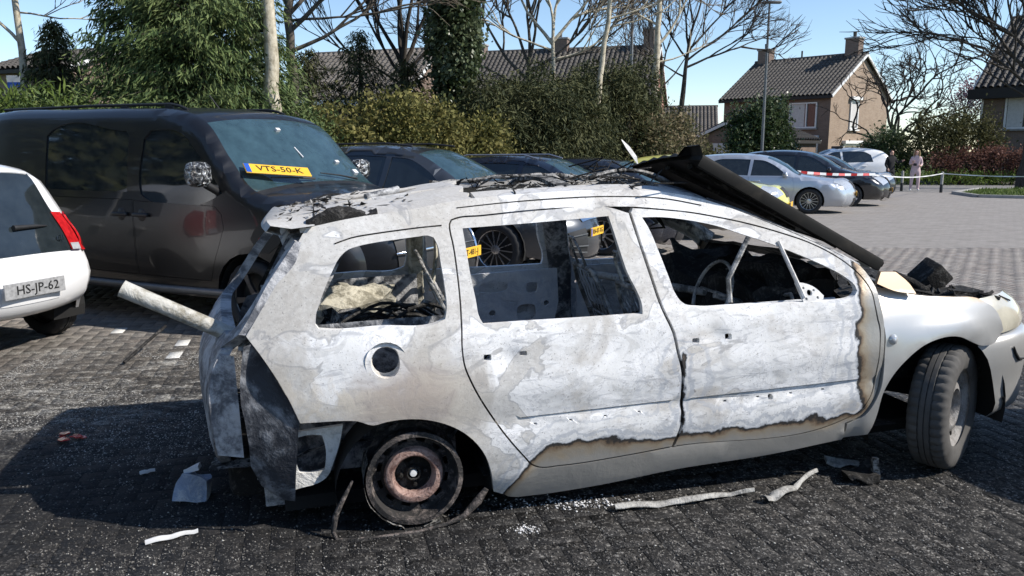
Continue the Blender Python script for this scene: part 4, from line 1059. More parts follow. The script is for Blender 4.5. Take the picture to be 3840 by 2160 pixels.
def car_model(name, label, loc, heading, sp, mats, group=None, cat='car', side_holes=()):
    """generic car: side view curve 'top' from front bumper round to rear bumper; x forward, y left; origin mid wheelbase"""
    root = empty(name, (loc[0], loc[1], 0), heading); tag(root, label, cat, group)
    xf, xr = sp['xf'], sp['xr']; rw_ = sp.get('rw', .32); ra = rw_ + sp.get('gap', .045)
    body = mats['body']
    ctrl = sp['top']
    curve = []; idx = []
    rs_ = resample([c[:2] for c in ctrl], .06, closed=False, corner=sp.get('corner', 60))
    curve = np.array(rs_)
    # index of each control point on the resampled curve
    for c in ctrl: idx.append(int(np.argmin(np.hypot(curve[:, 0] - c[0], curve[:, 1] - c[1]))))
    Wz = herm(sp['W']); Px = herm(sp['plan']); fr = sp.get('fillet', .09)
    def hw(x, z):
        x = np.asarray(x, float); z = np.asarray(z, float)
        d = dist_poly(np.stack([x.ravel(), z.ravel()], 1), curve, False).reshape(x.shape)
        k = np.clip(1 - d / fr, 0, 1)
        return Wz(z) - Px(x) - fr * .9 * (1 - np.sqrt(np.maximum(1 - k * k, 0)))
    zb = sp.get('zb', .20)
    def arch(cx, rev=False):
        a0 = math.asin(np.clip((zb - rw_) / ra, -1, 1)); A = np.linspace(PI - a0, a0, 13)
        P = [(cx + ra * math.cos(a), rw_ + ra * math.sin(a)) for a in A]
        return P
    low = arch(xr) + [((xr + xf) / 2, zb - .01)] + arch(xf)          # rear arch then sill then front arch, going forward
    out = [tuple(p) for p in curve] + low
    wins = [resample(w, .05) for w in sp['win']]
    doors = [resample(d_, .05, corner=30) for d_ in sp.get('doors', [])]
    for sd in (-1, 1):
        side_panel('body_side', out, wins + [inset(d_, -.004) for d_ in doors], hw, body, root, sd, sp.get('grid', .085), .03, raw=True, smooth=35)
        for d_ in doors: side_panel('door', d_, [], hw, body, root, sd, .085, .028, raw=True)
        for w in wins: side_panel('side_window', inset(w, -.006), [], lambda x, z: hw(x, z) - .012, mats.get('glass', M['glass']), root, sd, .15, 0, raw=True)
        for h_ in sp.get('handles', []):
            MB().box((h_[0], sd * (float(Wz(h_[1])) - float(Px(h_[0])) + .012), h_[1]), (.20, .03, .032), bev=.01).build('door_handle', mats.get('handle', body), root, 50)
    # transverse skin
    e = np.array([float(v) for v in hw(curve[:, 0], curve[:, 1])])
    tg = np.gradient(curve, axis=0); tg /= np.linalg.norm(tg, axis=1, keepdims=True); nm = np.stack([-tg[:, 1], tg[:, 0]], 1) * -1
    cen = curve.mean(0); nm *= np.sign(np.sum(nm * (curve - np.array([0, .55])), 1))[:, None]
    cr_c = herm([(i, c[2]) for i, c in zip(idx, ctrl)])
    nt = 16; T = np.linspace(-1, 1, nt + 1)
    def skin(i, t, off=0.0):
        c = float(cr_c(i)) * (1 - abs(t) ** 2.4) + off
        return (curve[i, 0] + nm[i, 0] * c, e[i] * t, curve[i, 1] + nm[i, 1] * c)
    def strip(nm_, a, b, mat, off=0.0, t0=-1.0, t1=1.0, n=nt, parent=None):
        P = [[skin(i, t0 + (t1 - t0) * k / n, off) for k in range(n + 1)] for i in range(a, b + 1)]
        return MB().grid(P).build(nm_, mat, parent or root, 50)
    for nm_, c0, c1, mk in sp['segs']: strip(nm_, idx[c0], idx[c1], mats.get(mk, body))
    def at(x, z): return int(np.argmin(np.hypot(curve[:, 0] - x, curve[:, 1] - z)))
    def patch(nm_, a, b, t0, t1, mat, off=.012, parent=None, n=6):
        i0, i1 = sorted((at(*a), at(*b))); i1 = max(i1, i0 + 1)
        P = [[skin(i, t0 + (t1 - t0) * k / n, off) for k in range(n + 1)] for i in range(i0, i1 + 1)]
        return MB().grid(P).build(nm_, mat, parent or root, 50)
    root_d = dict(root=root, patch=patch, skin=skin, at=at, hw=hw, strip=strip, idx=idx, Wz=Wz, Px=Px)
    # wheels, arch liners, floor
    tr = float(Wz(rw_)) - .105
    for cx in (xf, xr):
        for sd in (-1, 1):
            wheel_parts(root, cx, sd * (tr + .0), rw_, sp.get('tw', .21), sp.get('rim', 'spoke10'), dark=sp.get('dark_rim', False))
            t = MB(); t.grid([[(cx + ra * math.cos(a), sd * y, rw_ + ra * math.sin(a)) for y in (tr + .09, tr - .22)] for a in np.linspace(-.3, PI + .3, 14)]); t.grid([[(cx + ra * k * math.cos(a), sd * (tr - .22), rw_ + ra * k * math.sin(a)) for k in (0, 1)] for a in np.linspace(-.3, PI + .3, 14)])
            t.build('arch_liner', M['dark_void'], root)
    MB().box(((xf + xr) / 2, 0, zb + .06), (xf - xr + .5, 1.2, .08)).build('underbody', M['dark_void'], root)
    if 'mirror' in sp:
        mx, mz = sp['mirror']
        for sd in (-1, 1):
            y0 = float(hw(np.array([mx]), np.array([mz]))[0]); t = MB(); bm = bmesh.new(); bmesh.ops.create_icosphere(bm, subdivisions=3, radius=1.0); bm.verts.index_update()
            t.add([(mx + .02 + .07 * v.co.x * (1 - .3 * v.co.x), sd * (y0 + .13 + .12 * v.co.y), mz + .075 * v.co.z) for v in bm.verts], [tuple(v.index for v in f.verts) for f in bm.faces]); bm.free()
            mo = t.build('mirror', mats.get('mirror', body), root, 60); MB().tube([(mx, sd * (y0 - .02), mz - .04), (mx + .01, sd * (y0 + .10), mz - .03)], .025, 6).build('arm', M['black_plastic'], mo)
    return root_d

def hatch(L=4.3, H=1.49, wb=2.6, hood=.98, sc=1.0, W2=.88, fo=.88):
    """small family hatchback profile"""
    xf = wb / 2; xr = -wb / 2; f = xf + fo; r = f - L
    k = H / 1.49
    q = L / 4.3; X = lambda d: f - d * q
    top = [(f - .10, .20, .10), (f - .02, .30, .20), (f, .46, .22), (f - .04, .60, .22), (f - .14, .70, .20), (X(.34), .79 * k, .10), (X(.75), .90 * k, .05), (X(1.12), hood * k, .04), (X(1.18), (hood + .02) * k, .05), (X(1.55), 1.22 * k, .07), (X(1.95), 1.405 * k, .06), (X(2.10), 1.44 * k, .05), (X(2.6), H, .04), (X(3.2), H - .015, .04), (r + .55 * q, H - .09, .045), (r + .42 * q, H - .13, .05), (r + .20, 1.17 * k, .07), (r + .08, 1.0 * k, .08), (r + .03, .85, .08), (r + .01, .65, .09), (r, .52, .10), (r + .03, .36, .10), (r + .12, .26, .06)]
    segs = [('front_bumper', 0, 4, 'body'), ('bonnet', 4, 7, 'body'), ('scuttle', 7, 8, 'plastic'), ('windscreen', 8, 10, 'ws'), ('roof', 10, 14, 'body'), ('roof_edge', 14, 15, 'body'), ('rear_window', 15, 17, 'glass'), ('tailgate', 17, 19, 'body'), ('rear_bumper', 19, 22, 'body')]
    W = [(.10, W2 - .10), (.22, W2 - .05), (.40, W2 - .012), (.62, W2), (.80, W2 - .015), (.93 * k, W2 - .05), (1.05 * k, W2 - .12), (1.25 * k, W2 - .215), (1.42 * k, W2 - .30), (1.75, W2 - .40)]
    plan = [(r - .1, .12), (r + .15, .07), (r + .7, .02), (0, 0), (xf, .01), (f - .45, .06), (f - .15, .16), (f + .05, .28)]
    bz = .94 * k
    win = [[(X(1.42), bz + .02), (X(1.75), 1.22 * k), (X(2.02), 1.345 * k), (X(2.28), 1.37 * k), (X(2.33), bz + .02)], [(X(2.40), bz + .02), (X(2.36), 1.375 * k), (X(2.85), 1.385 * k), (X(3.2), 1.36 * k), (X(3.42), 1.25 * k), (X(3.5), bz + .06)]]
    doors = [[(X(1.32), .36), (X(1.26), .60), (X(1.30), bz - .02), (X(2.36), bz - .02), (X(2.36), .30), (X(1.45), .30)], [(X(2.38), .30), (X(2.38), bz - .02), (X(3.30), bz - .02), (xr + .44, .62), (xr + .46, .30)]]
    return dict(xf=xf, xr=xr, top=top, segs=segs, W=W, plan=plan, win=win, doors=doors, f=f, r=r, mirror=(X(1.48), bz + .06), handles=[(X(2.18), bz - .12), (X(3.16), bz - .11)])
def face(c, sp, lamp=True, plate_txt=None, grille='black', pz=.47, rear=True):
    """headlights, grille, plates and tail lamps for a generic car"""
    f, r = sp['f'], sp['r']; P = c['patch']
    for s in (-1, 1):
        if lamp: P('headlight', (f - .05, .62), (f - .36, .80), s * .55, s * .99, M['lamp_glass'], .008)
        if rear: P('tail_lamp', (r + .09, 1.0), (r + .02, .74), s * .68, s * .995, M['red_lens'], .010)
    P('grille', (f - .01, .55), (f - .08, .66), -.42, .42, M['black_plastic'] if grille == 'black' else M['chrome'], .010)
    P('air_intake', (f - .04, .26), (f - .005, .40), -.55, .55, M['black_plastic'], .010)
    if plate_txt is not None: 
        i = c['at'](f, pz); x, y, z = c['skin'](i, 0, .03); plate(c['root'], (x, 0, pz), (0, 0, R(90)), plate_txt)

ROWH = R(-24)
def place_front(c, heading=ROWH): return c
def front_loc(fc, sp, heading):
    """origin so that the nose centre stands at fc"""
    n = sp['f'] + .2
    return (fc[0] - math.cos(heading) * n, fc[1] - math.sin(heading) * n)

pm = lambda col, metal=.0, rough=.3, **k: paint('paint', col, metal, rough, **k)
PB = dict(ws=M['windscreen'], plastic=M['black_plastic'], glass=M['glass'])
black = dict(body=pm((.008, .008, .010), 0, .25, dirtamt=.12), **PB)
navy = dict(body=pm((.010, .014, .026), .3, .25, dirtamt=.12), **PB)
graphite = dict(body=pm((.055, .06, .068), .55, .3, dirtamt=.10), **PB)
silver = dict(body=pm((.50, .53, .58), .55, .32), **PB)
white = dict(body=pm((.78, .78, .78), 0, .3, dirtamt=.12), **PB)
yellow = dict(body=pm((.62, .60, .16), .0, .35), **PB)

# dark blue saloon next to the van, chrome-framed grille
sp = hatch(4.5, 1.45, 2.75, .97); sp['rim'] = 'spoke5'
c = car_model('parked_car', 'dark blue car squeezed between the black van and the dark grey SUV', front_loc((-.50, 8.45), sp, ROWH), ROWH, sp, navy, 'cars parked in the row')
face(c, sp, plate_txt=None)
f = sp['f']
fr_ = MB(); i0 = c['at'](f - .04, .28); i1 = c['at'](f - .08, .68)
pts = [c['skin'](i, .50, .03) for i in range(i0, i1 + 1, 1)] + [c['skin'](i1, t, .03) for t in np.linspace(.42, -.42, 9)] + [c['skin'](i, -.50, .03) for i in range(i1, i0 - 1, -1)] + [c['skin'](i0, t, .03) for t in np.linspace(-.42, .42, 9)]
fr_.tube(pts + [pts[0]], .016, 6); fr_.build('grille_frame', M['chrome'], c['root'], 60)
c['patch']('grille_mesh', (f - .04, .28), (f - .08, .68), -.5, .5, M['black_plastic'], .016)
for k in range(5): MB().tube([c['skin'](c['at'](f - .02, .30 + .07 * k), t, .026) for t in np.linspace(-.48, .48, 7)], .007, 5).build('grille_bar', M['steel_post'], c['root'])
plate(c['root'], (c['skin'](c['at'](f, .52), 0, .05)[0], 0, .53), (0, 0, R(90)), 'RT-481-J')

# dark grey SUV with large air intakes and multi-spoke wheels
def suv(L=4.68, H=1.64, wb=2.87):
    k = H / 1.49; s = hatch(L, H, wb, 1.0, W2=.935, fo=.84)
    s['rw'] = .36; s['zb'] = .28; s['gap'] = .05; s['tw'] = .235
    return s
sp = suv(); sp['rim'] = 'multi'
c = car_model('parked_suv', 'dark grey SUV with thin multi-spoke wheels, seen through the burnt car', front_loc((1.10, 10.45), sp, ROWH), ROWH, sp, graphite, 'cars parked in the row', 'suv')
f, r = sp['f'], sp['r']; P = c['patch']
for s in (-1, 1):
    P('headlight', (f - .10, .70), (f - .40, .90), s * .58, s * .99, M['lamp_glass'], .010)
    ai = P('air_intake', (f - .03, .34), (f - .02, .54), s * .50, s * .93, M['black_plastic'], .016)
    for k in range(3): MB().tube([c['skin'](c['at'](f - .02, .37 + .06 * k), s * t, .03) for t in (.52, .65, .78, .9)], .009, 5).build('fin', M['steel_post'], ai)
    MB().tube([c['skin'](c['at'](f - .06, .30), s * t, .028) for t in (.40, .55, .75, .95)] + [c['skin'](c['at'](f - .01, .44), s * .975, .024)], .014, 6).build('intake_trim', M['alloy'], c['root'], 60)
P('grille', (f - .04, .60), (f - .14, .74), -.5, .5, M['chrome'], .012)
P('lower_lip', (f - .10, .24), (f - .04, .30), -.85, .85, M['alloy'], .016)
plate(c['root'], (c['skin'](c['at'](f, .54), 0, .03)[0], 0, .56), (0, 0, R(90)), 'RN-07-XG')
for s in (-1, 1): MB().tube([(f - 2.2, s * .60, 1.655), (f - 2.6, s * .60, 1.69), (f - 3.6, s * .60, 1.68), (f - 3.9, s * .60, 1.63)], .016, 6).build('roof_rail', M['black_plastic'], c['root'], 60)

# dark blue crossover
sp = hatch(4.3, 1.49, 2.6, .99); sp['rim'] = 'spoke10'
c = car_model('parked_car', 'dark blue car with silver roof rails right of the dark grey SUV', front_loc((2.70, 12.55), sp, ROWH), ROWH, sp, navy, 'cars parked in the row')
face(c, sp, plate_txt=''); f = sp['f']
for s in (-1, 1): MB().tube([(f - 2.05, s * .56, 1.46), (f - 2.3, s * .57, 1.525), (f - 3.3, s * .57, 1.52), (f - 3.6, s * .56, 1.45)], .016, 6).build('roof_rail', M['alloy'], c['root'], 60)
c['patch']('lower_lip', (f - .08, .24), (f - .02, .32), -.8, .8, M['alloy'], .018)
# low black car behind the raised bonnet
sp = hatch(4.4, 1.42, 2.65, .97)
c = car_model('parked_car', 'low black car partly hidden behind the raised bonnet', front_loc((4.20, 14.75), sp, ROWH), ROWH, sp, black, 'cars parked in the row'); face(c, sp, plate_txt='')
# yellow car
sp = hatch(3.55, 1.46, 2.34, .98, W2=.80, fo=.72); sp['rim'] = 'steel'; sp['rw'] = .285
c = car_model('parked_car', 'pale yellow car showing above and below the raised bonnet', front_loc((5.85, 16.95), sp, ROWH), ROWH, sp, yellow, 'cars parked in the row'); face(c, sp, plate_txt='')
# silver hatchback
sp = hatch(4.33, 1.47, 2.6, .97); sp['rim'] = 'multi'
c = car_model('parked_car', 'silver hatchback parked beyond the raised bonnet, in front of the brick house', front_loc((8.85, 20.75), sp, R(-22)), R(-22), sp, silver, 'cars parked in the row'); face(c, sp, plate_txt='', pz=.50)
MB().box((sp['f'] - .10, -.55, .36), (.10, .16, .07), bev=.02).build('fog_lamp', M['ink'], c['root'])
# black MPV
sp = hatch(4.35, 1.56, 2.68, 1.0); sp['rim'] = 'spoke5'
c = car_model('parked_car', 'black people carrier between the silver hatchback and the white SUV', front_loc((11.0, 23.4), sp, R(-22)), R(-22), sp, black, 'cars parked in the row'); face(c, sp, plate_txt='')
c['patch']('lower_lip', (sp['f'] - .06, .24), (sp['f'] - .01, .32), -.9, .9, M['chrome'], .018)
# white SUV, facing left, with roof beacon
sp = suv(4.65, 1.66, 2.7); sp['rim'] = 'spoke5'
hd = R(172)
c = car_model('white_suv', 'white SUV with dark roof beacon facing left, beside the two people', (15.9 + math.cos(hd) * 2.35, 33.2 + math.sin(hd) * 2.35 + 1.2), hd, sp, white, cat='suv'); face(c, sp)
f = sp['f']; MB().box((f - 2.5, 0, 1.71), (.25, 1.0, .10), bev=.03).build('roof_beacon', M['ink'], c['root'], 40)
# grey car between (only a sliver of screen and mirror shows)
sp = hatch(4.1, 1.44, 2.5, .97)
c = car_model('parked_car', 'grey car mostly hidden between the black people carrier and the white SUV', front_loc((12.8, 26.9), sp, R(-22)), R(-22), sp, graphite, 'cars parked in the row'); face(c, sp)
# car standing just out of the frame on the right: only its shadow reaches the picture
sp = hatch(4.2, 1.47, 2.55, .97)
c = car_model('parked_car', 'dark car standing just beyond the right edge, seen only by its shadow on the paving', (5.50, 3.62), R(-6), sp, black, 'cars parked in the row'); face(c, sp)

# ---- black van
vf = 2.19 + .0                      # nose in the frame of the side line
vh = R(-27)
V0 = (-3.38, 7.34)
vx = lambda t: t                    # x along the right side line, 0 at V0
top = [(2.02, .28, .10), (2.16, .40, .22), (2.20, .60, .26), (2.17, .78, .26), (2.08, .93, .24), (1.92, 1.05, .18), (1.66, 1.15, .10), (1.36, 1.225, .07), (1.28, 1.25, .07), (.98, 1.52, .08), (.66, 1.84, .06), (.54, 1.90, .05), (.30, 1.955, .035), (-.3, 1.985, .022), (-1.2, 1.995, .02), (-2.4, 1.985, .02), (-2.68, 1.95, .04), (-2.76, 1.80, .05), (-2.82, 1.30, .06), (-2.85, .80, .06), (-2.86, .45, .06), (-2.78, .32, .04)]
W = [(.15, .87), (.28, .905), (.45, .94), (.70, .957), (.95, .957), (1.12, .948), (1.3, .93), (1.6, .89), (1.85, .845), (2.05, .80)]
plan = [(-3.0, .06), (-2.6, .02), (-2, 0), (.8, 0), (1.26, .01), (1.6, .05), (1.9, .13), (2.1, .24), (2.3, .4)]
fdw = [(.92, 1.20), (.99, 1.235), (.93, 1.31), (.62, 1.63), (.50, 1.73), (.36, 1.775), (.07, 1.78), (-.015, 1.70), (-.045, 1.25), (-.03, 1.20), (.02, 1.175)]
sdw = [(-.22, 1.22), (-.22, 1.74), (-.26, 1.775), (-1.36, 1.78), (-1.42, 1.74), (-1.42, 1.22)]
fdd = [(-.13, .46), (-.13, 1.14), (.90, 1.12), (.98, 1.05), (1.00, .94), (.94, .80), (.86, .62), (.80, .46)]
sdd = [(-.15, .46), (-.15, 1.15), (-1.42, 1.15), (-1.42, .46)]
van_paint = pm((.006, .006, .007), 0, .34, dirtamt=.14, dirt=(.05, .046, .042), coat=.45)
l_ = Vector((-math.sin(vh), math.cos(vh)))
vloc = (V0[0] + l_.x * .955, V0[1] + l_.y * .955)
spv = dict(xf=1.26, xr=-1.84, top=top, W=W, plan=plan, win=[fdw, sdw], doors=[fdd, sdd], rw=.335, gap=.06, zb=.30, tw=.22, rim='spoke5', dark_rim=True, grid=.05, f=2.2, r=-2.86, fillet=.11, corner=55,
           segs=[('front_bumper', 0, 4, 'body'), ('bonnet', 4, 7, 'body'), ('scuttle', 7, 8, 'plastic'), ('windscreen', 8, 10, 'ws'), ('roof_header', 10, 12, 'body'), ('roof', 12, 16, 'body'), ('rear_door', 16, 20, 'body'), ('rear_bumper', 20, 21, 'plastic')])
cv = car_model('black_van', 'long black panel van parked behind the burnt car, yellow plate on its windscreen', vloc, vh, spv, dict(body=van_paint, plastic=M['black_plastic'], ws=M['windscreen'], handle=M['black_plastic']), cat='van')
van = cv['root']
for s in (-1, 1):
    rail = MB().tube([(.30, s * .63, 1.965), (.20, s * .63, 2.0), (.08, s * .63, 2.02), (-1.0, s * .63, 2.03), (-2.45, s * .63, 2.02)], .014, 8).build('roof_rail', M['black_plastic'], van, 60)
    for x in (.06, -.55, -1.3, -2.1): MB().box((x, s * .63, 1.998), (.10, .026, .04), bev=.008).build('foot', M['black_plastic'], rail)
    # headlamp, mirror, handles, sill tube
    P = cv['patch']; P('headlight', (2.12, .88), (1.70, 1.13), s * .60, s * .985, M['ink'], .010); 
    MB().lathe([(0, -.03), (.045, -.022), (.06, 0), (.06, .03)], 16, axis='Y').build('red_reflection', M['red_lens'], van, 60, loc=(1.40, s * .918, .84))  # red lens disc stands in for a tail lamp reflected in the headlamp
    hl = side_panel('headlight', [(1.30, .86), (1.36, .95), (1.52, 1.05), (1.72, 1.09), (1.68, .98), (1.60, .84), (1.48, .74), (1.38, .74)], [], lambda x, z: cv['hw'](x, z) + .006, M['ink'], van, s, .08, .02, .04)
    y0 = float(cv['hw'](np.array([.95]), np.array([1.2]))[0])
    mm = MB(); bm = bmesh.new(); bmesh.ops.create_icosphere(bm, subdivisions=4, radius=1.0); bm.verts.index_update()
    co = np.array([v.co for v in bm.verts]); sg = np.sign(co) * np.abs(co) ** .62
    n_ = vnoise(co, 4.0, 3)[:, None] * .10 + vnoise(co, 11, 5)[:, None] * .05
    V = sg * np.array([.085, .10, .105]) * (1 + n_) + np.array([.90, s * (y0 + .16), 1.40])
    mir = mm.add(V, [tuple(v.index for v in f_.verts) for f_ in bm.faces]).build('mirror', M['wrap'] if 'wrap' in M else M['chrome'], van, 70); bm.free()
    MB().tube([(.93, s * (y0 - .03), 1.24), (.92, s * (y0 + .10), 1.31)], .035, 8).build('arm', M['black_plastic'], mir, 60)
    for hx in (-.02, -.30):
        yy = float(cv['hw'](np.array([hx]), np.array([1.02]))[0]); hd_ = MB(); hd_.lathe([(0, -.004), (.055, -.002), (.062, .004)], 18, c=(hx, s * yy, 1.01), axis='Y'); hd_.box((hx, s * (yy + .018), 1.015), (.20, .035, .035), bev=.012); hd_.build('door_handle', M['black_plastic'], van, 50)
    MB().tube([(.95, s * .93, .36), (.2, s * .935, .345), (-1.3, s * .935, .34), (-1.45, s * .92, .36)], .034, 10).build('side_step_tube', M['steel_post'], van, 60)
MB().tube([(.18, -.10, 1.95), (.02, -.11, 2.13)], .006, 5).build('antenna', M['black_plastic'], van)
# grille with chrome bars, logo bar
P = cv['patch']; P('grille', (2.19, .55), (2.10, .90), -.62, .62, M['black_plastic'], .012)
for z in (.70, .80, .88): MB().tube([cv['skin'](cv['at'](2.18, z), t, .03) for t in np.linspace(-.66, .66, 9)], .013, 6).build('chrome_bar', M['chrome'], van, 60)
P('lower_intake', (2.12, .36), (2.19, .50), -.7, .7, M['black_plastic'], .012)
# wipers and the yellow plate lying at the foot of the screen
def ws_pt(t, u, off): 
    i0, i1 = cv['idx'][8], cv['idx'][10]; i = int(round(i0 + (i1 - i0) * u)); return Vector(cv['skin'](i, t, off))
for t0, t1 in ((-.15, -.72), (.62, .05)):
    MB().tube([ws_pt(t0, .0, .03), ws_pt((t0 + t1) / 2, .05, .035), ws_pt(t1, .10, .03)], [.012, .008, .006], 6).build('wiper', M['black_plastic'], van, 60)
a = ws_pt(-.95, .20, .05); b = ws_pt(-.34, .0, .09); d = (b - a).normalized(); n3 = Vector((.62, 0, .78)); n3 = (n3 - d * n3.dot(d)).normalized(); up3 = n3.cross(d) * 1.0
if up3.z < 0: up3 = -up3
mt = Matrix((d, -n3, up3)).transposed() @ Matrix.Rotation(R(8), 3, 'Y')
pl = plate(None, (0, 0, 0), (0, 0, 0), 'VTS-50-K', .60, .125, name='loose_number_plate')
pl.matrix_world = van.matrix_basis @ (Matrix.Translation((a + b) / 2 + n3 * .02 + up3 * .03) @ mt.to_4x4())
tag(pl, 'yellow number plate reading VTS-50-K propped on the van windscreen', 'number plate')
for t, u, w_, h_ in ((-.1, .82, .05, .03), (-.02, .45, .012, .14), (.55, .35, .05, .03), (.80, .20, .06, .05)):
    p0 = ws_pt(t, u, .006); MB().box(p0, (w_ * .8, w_, h_), Matrix.Rotation(-.85, 3, 'Y')).build('windscreen_sticker', M['plate_white'], van)
# chrome letters on the lower front wing stand for the unreadable badge: two small bright strokes
# ---- white city car, tail towards us at the left edge
ch = R(160)
def city():
    s = hatch(3.47, 1.46, 2.34, .98, W2=.805, fo=.62); f = s['f']; r = s['r']
    s['top'][14:] = [(r + .36, 1.43, .05), (r + .28, 1.39, .05), (r + .17, 1.14, .06), (r + .08, .92, .07), (r + .055, .83, .08), (r + .02, .72, .10), (r - .02, .56, .11), (r + .01, .42, .10), (r + .09, .35, .06)]
    s['segs'][5:] = [('roof_edge', 14, 15, 'body'), ('tailgate_frame', 15, 18, 'body'), ('tailgate', 18, 19, 'body'), ('rear_bumper', 19, 22, 'body')]
    s['W'] = [(.10, .66), (.25, .735), (.40, .79), (.60, .805), (.80, .79), (.93, .755), (1.05, .70), (1.25, .62), (1.42, .55), (1.6, .45)]
    s['plan'] = [(r - .1, .14), (r + .1, .09), (r + .5, .02), (0, 0), (s['xf'], .01), (f - .4, .07), (f, .22)]
    s['rw'] = .285; s['tw'] = .17; s['rim'] = 'steel'; s['zb'] = .26; return s
sp = city(); r = sp['r']
hx = Vector((math.cos(ch), math.sin(ch)))
rc = Vector((-3.73, 6.10))                                        # tail centre
cc = car_model('white_city_car', 'white small hatchback with dark glass tailgate at the left edge', (rc.x - hx.x * (r - .10), rc.y - hx.y * (r - .10)), ch, sp, white)
root = cc['root']; P = cc['patch']
for s in (-1, 1):
    tl = [(r + .02, .64), (r + .00, .74), (r + .02, .86), (r + .10, .965), (r + .22, .96), (r + .30, .86), (r + .30, .74), (r + .24, .655)]
    lamp = P('tail_lamp', (r + .15, 1.09), (r + .03, .78), s * .79, s * 1.0, M['red_lens'], .022, n=8)
    side_panel('tail_lamp_side', [(r + .045, .77), (r + .06, .88), (r + .13, 1.07), (r + .20, 1.09), (r + .25, 1.02), (r + .20, .84), (r + .14, .77)], [], lambda x, z: cc['hw'](x, z) + .014, M['red_lens'], root, s, .05, .02, .03)
    P('reversing_lens', (r + .055, .835), (r + .03, .78), s * .80, s * .97, M['lamp_glass'], .030, lamp)
P('rear_window', (r + .27, 1.38), (r + .05, .80), -.84, .84, M['glass'], .012, n=16)
P('rear_plate_recess', (r + .0, .62), (r - .02, .47), -.42, .42, M['white_trim'] if False else white['body'], .004)
x, y, z = cc['skin'](cc['at'](r - .01, .56), 0, .03)
plate(root, (x, 0, .555), (0, 0, R(-90)), 'HS-JP-62', .52, .12, mat='plate_grey')
MB().tube([cc['skin'](cc['at'](r + .10, .97), .0, .03), cc['skin'](cc['at'](r + .105, .985), -.35, .03), cc['skin'](cc['at'](r + .11, 1.0), -.55, .02)], [.022, .014, .006], 8).build('rear_wiper', M['black_plastic'], root, 60)
bd = cc['skin'](cc['at'](r + .065, .87), -.66, .03)
lt = link('badge', text_me('C1', .06, M['chrome'], .004), root, bd, (R(80), 0, R(-90) + .10))
MB().tube([cc['skin'](cc['at'](r + .30, 1.38), t, .012) for t in np.linspace(-.8, .8, 9)], .014, 6).build('tailgate_seam', white['body'], root, 60)
# ------------------------------------------------------------------ the burnt estate car
BC_W = herm([(.10, .74), (.22, .80), (.30, .835), (.45, .855), (.62, .868), (.80, .862), (.93, .835), (1.0, .803), (1.2, .715), (1.40, .615), (1.50, .55), (1.6, .45)])
BC_P = herm([(-.95, .17), (-.6, .065), (-.2, .015), (.4, 0), (2.1, 0), (2.6, .01), (3.0, .055), (3.3, .14), (3.5, .30), (3.6, .5)])
def bc_hw(x, z): return BC_W(z) - BC_P(x)
REAR_A = herm([(.2, .76), (.3, .83), (.4, .90), (.5, .925), (.7, .935), (.8, .92), (.9, .87), (1.0, .785), (1.2, .64), (1.3, .555), (1.42, .45)])
def rear_x(y, z): return -(REAR_A(z) + .11 * y - .10 * y * y)
def rear_map(v, d=0.0): return np.stack([rear_x(v[:, 0], v[:, 1]) + d, v[:, 0], v[:, 1]], 1)

M['recess'] = char_mat('dark scaled recess', (.035, .038, .046), (.27, .28, .30), .85, .6, 3.6, .51)
M['bracket'] = char_mat('ash-white bracket', (.40, .39, .36), (.72, .71, .68), .9, .75, 9.0, .44)
car = empty('burnt_estate_car')
car.matrix_world = Matrix.Translation((-.5967, 4.0152, -.0917)) @ Matrix.Rotation(.2407, 4, 'Z') @ Matrix.Rotation(-.03463, 4, 'Y')
tag(car, 'burnt-out white and grey estate car shell in the foreground, windows gone', 'car')

rdoor = [(.984, 1.408), (.672, 1.415), (.373, 1.403), (.262, 1.398), (.238, 1.391), (.227, 1.373), (.225, 1.342), (.230, 1.296), (.234, 1.178), (.232, 1.04), (.226, .956), (.220, .864), (.227, .794), (.25, .726), (.285, .65), (.322, .583), (.376, .494), (.432, .414), (.478, .353), (.507, .317), (.543, .298), (.638, .292), (.954, .300), (1.177, .314)]
bgap = [(1.209, .41), (1.212, .557), (1.205, .698), (1.193, .757), (1.177, .847), (1.138, .952), (1.107, 1.104), (1.08, 1.259), (1.061, 1.38)]
fdoor = [(2.063, .34), (2.136, .369), (2.202, .465), (2.224, .596), (2.228, .694), (2.231, .796), (2.223, .826), (2.212, .884), (2.199, .976), (2.172, 1.025), (2.128, 1.074), (2.042, 1.14), (1.945, 1.193), (1.781, 1.256), (1.624, 1.305), (1.483, 1.34), (1.354, 1.367), (1.213, 1.387), (1.077, 1.403)]
doors_hole = rdoor + fdoor
qwin = [(-.361, 1.008), (-.349, .991), (-.301, .985), (-.104, .983), (.133, .982), (.165, .994), (.174, 1.022), (.178, 1.13), (.172, 1.228), (.167, 1.293), (.155, 1.321), (.131, 1.331), (.094, 1.329), (.001, 1.322), (-.096, 1.314), (-.168, 1.303), (-.205, 1.293), (-.243, 1.264), (-.279, 1.209), (-.324, 1.122), (-.356, 1.046)]
rwin = [(.284, 1.352), (.611, 1.358), (.956, 1.368), (.967, 1.303), (.994, 1.142), (1.039, .958), (1.036, .947), (.758, .951), (.502, .957), (.325, .96), (.312, .984), (.303, 1.064), (.293, 1.163), (.288, 1.269)]
fwin = [(1.115, 1.354), (1.209, 1.350), (1.317, 1.334), (1.402, 1.316), (1.487, 1.293), (1.57, 1.262), (1.724, 1.205), (1.866, 1.144), (1.993, 1.083), (2.083, 1.028), (2.121, .990), (2.126, .968), (2.109, .949), (2.065, .935), (2.009, .933), (1.938, .935), (1.752, .939), (1.482, .95), (1.308, .957), (1.259, .966), (1.227, .987), (1.211, 1.013), (1.191, 1.09), (1.163, 1.207), (1.135, 1.311)]
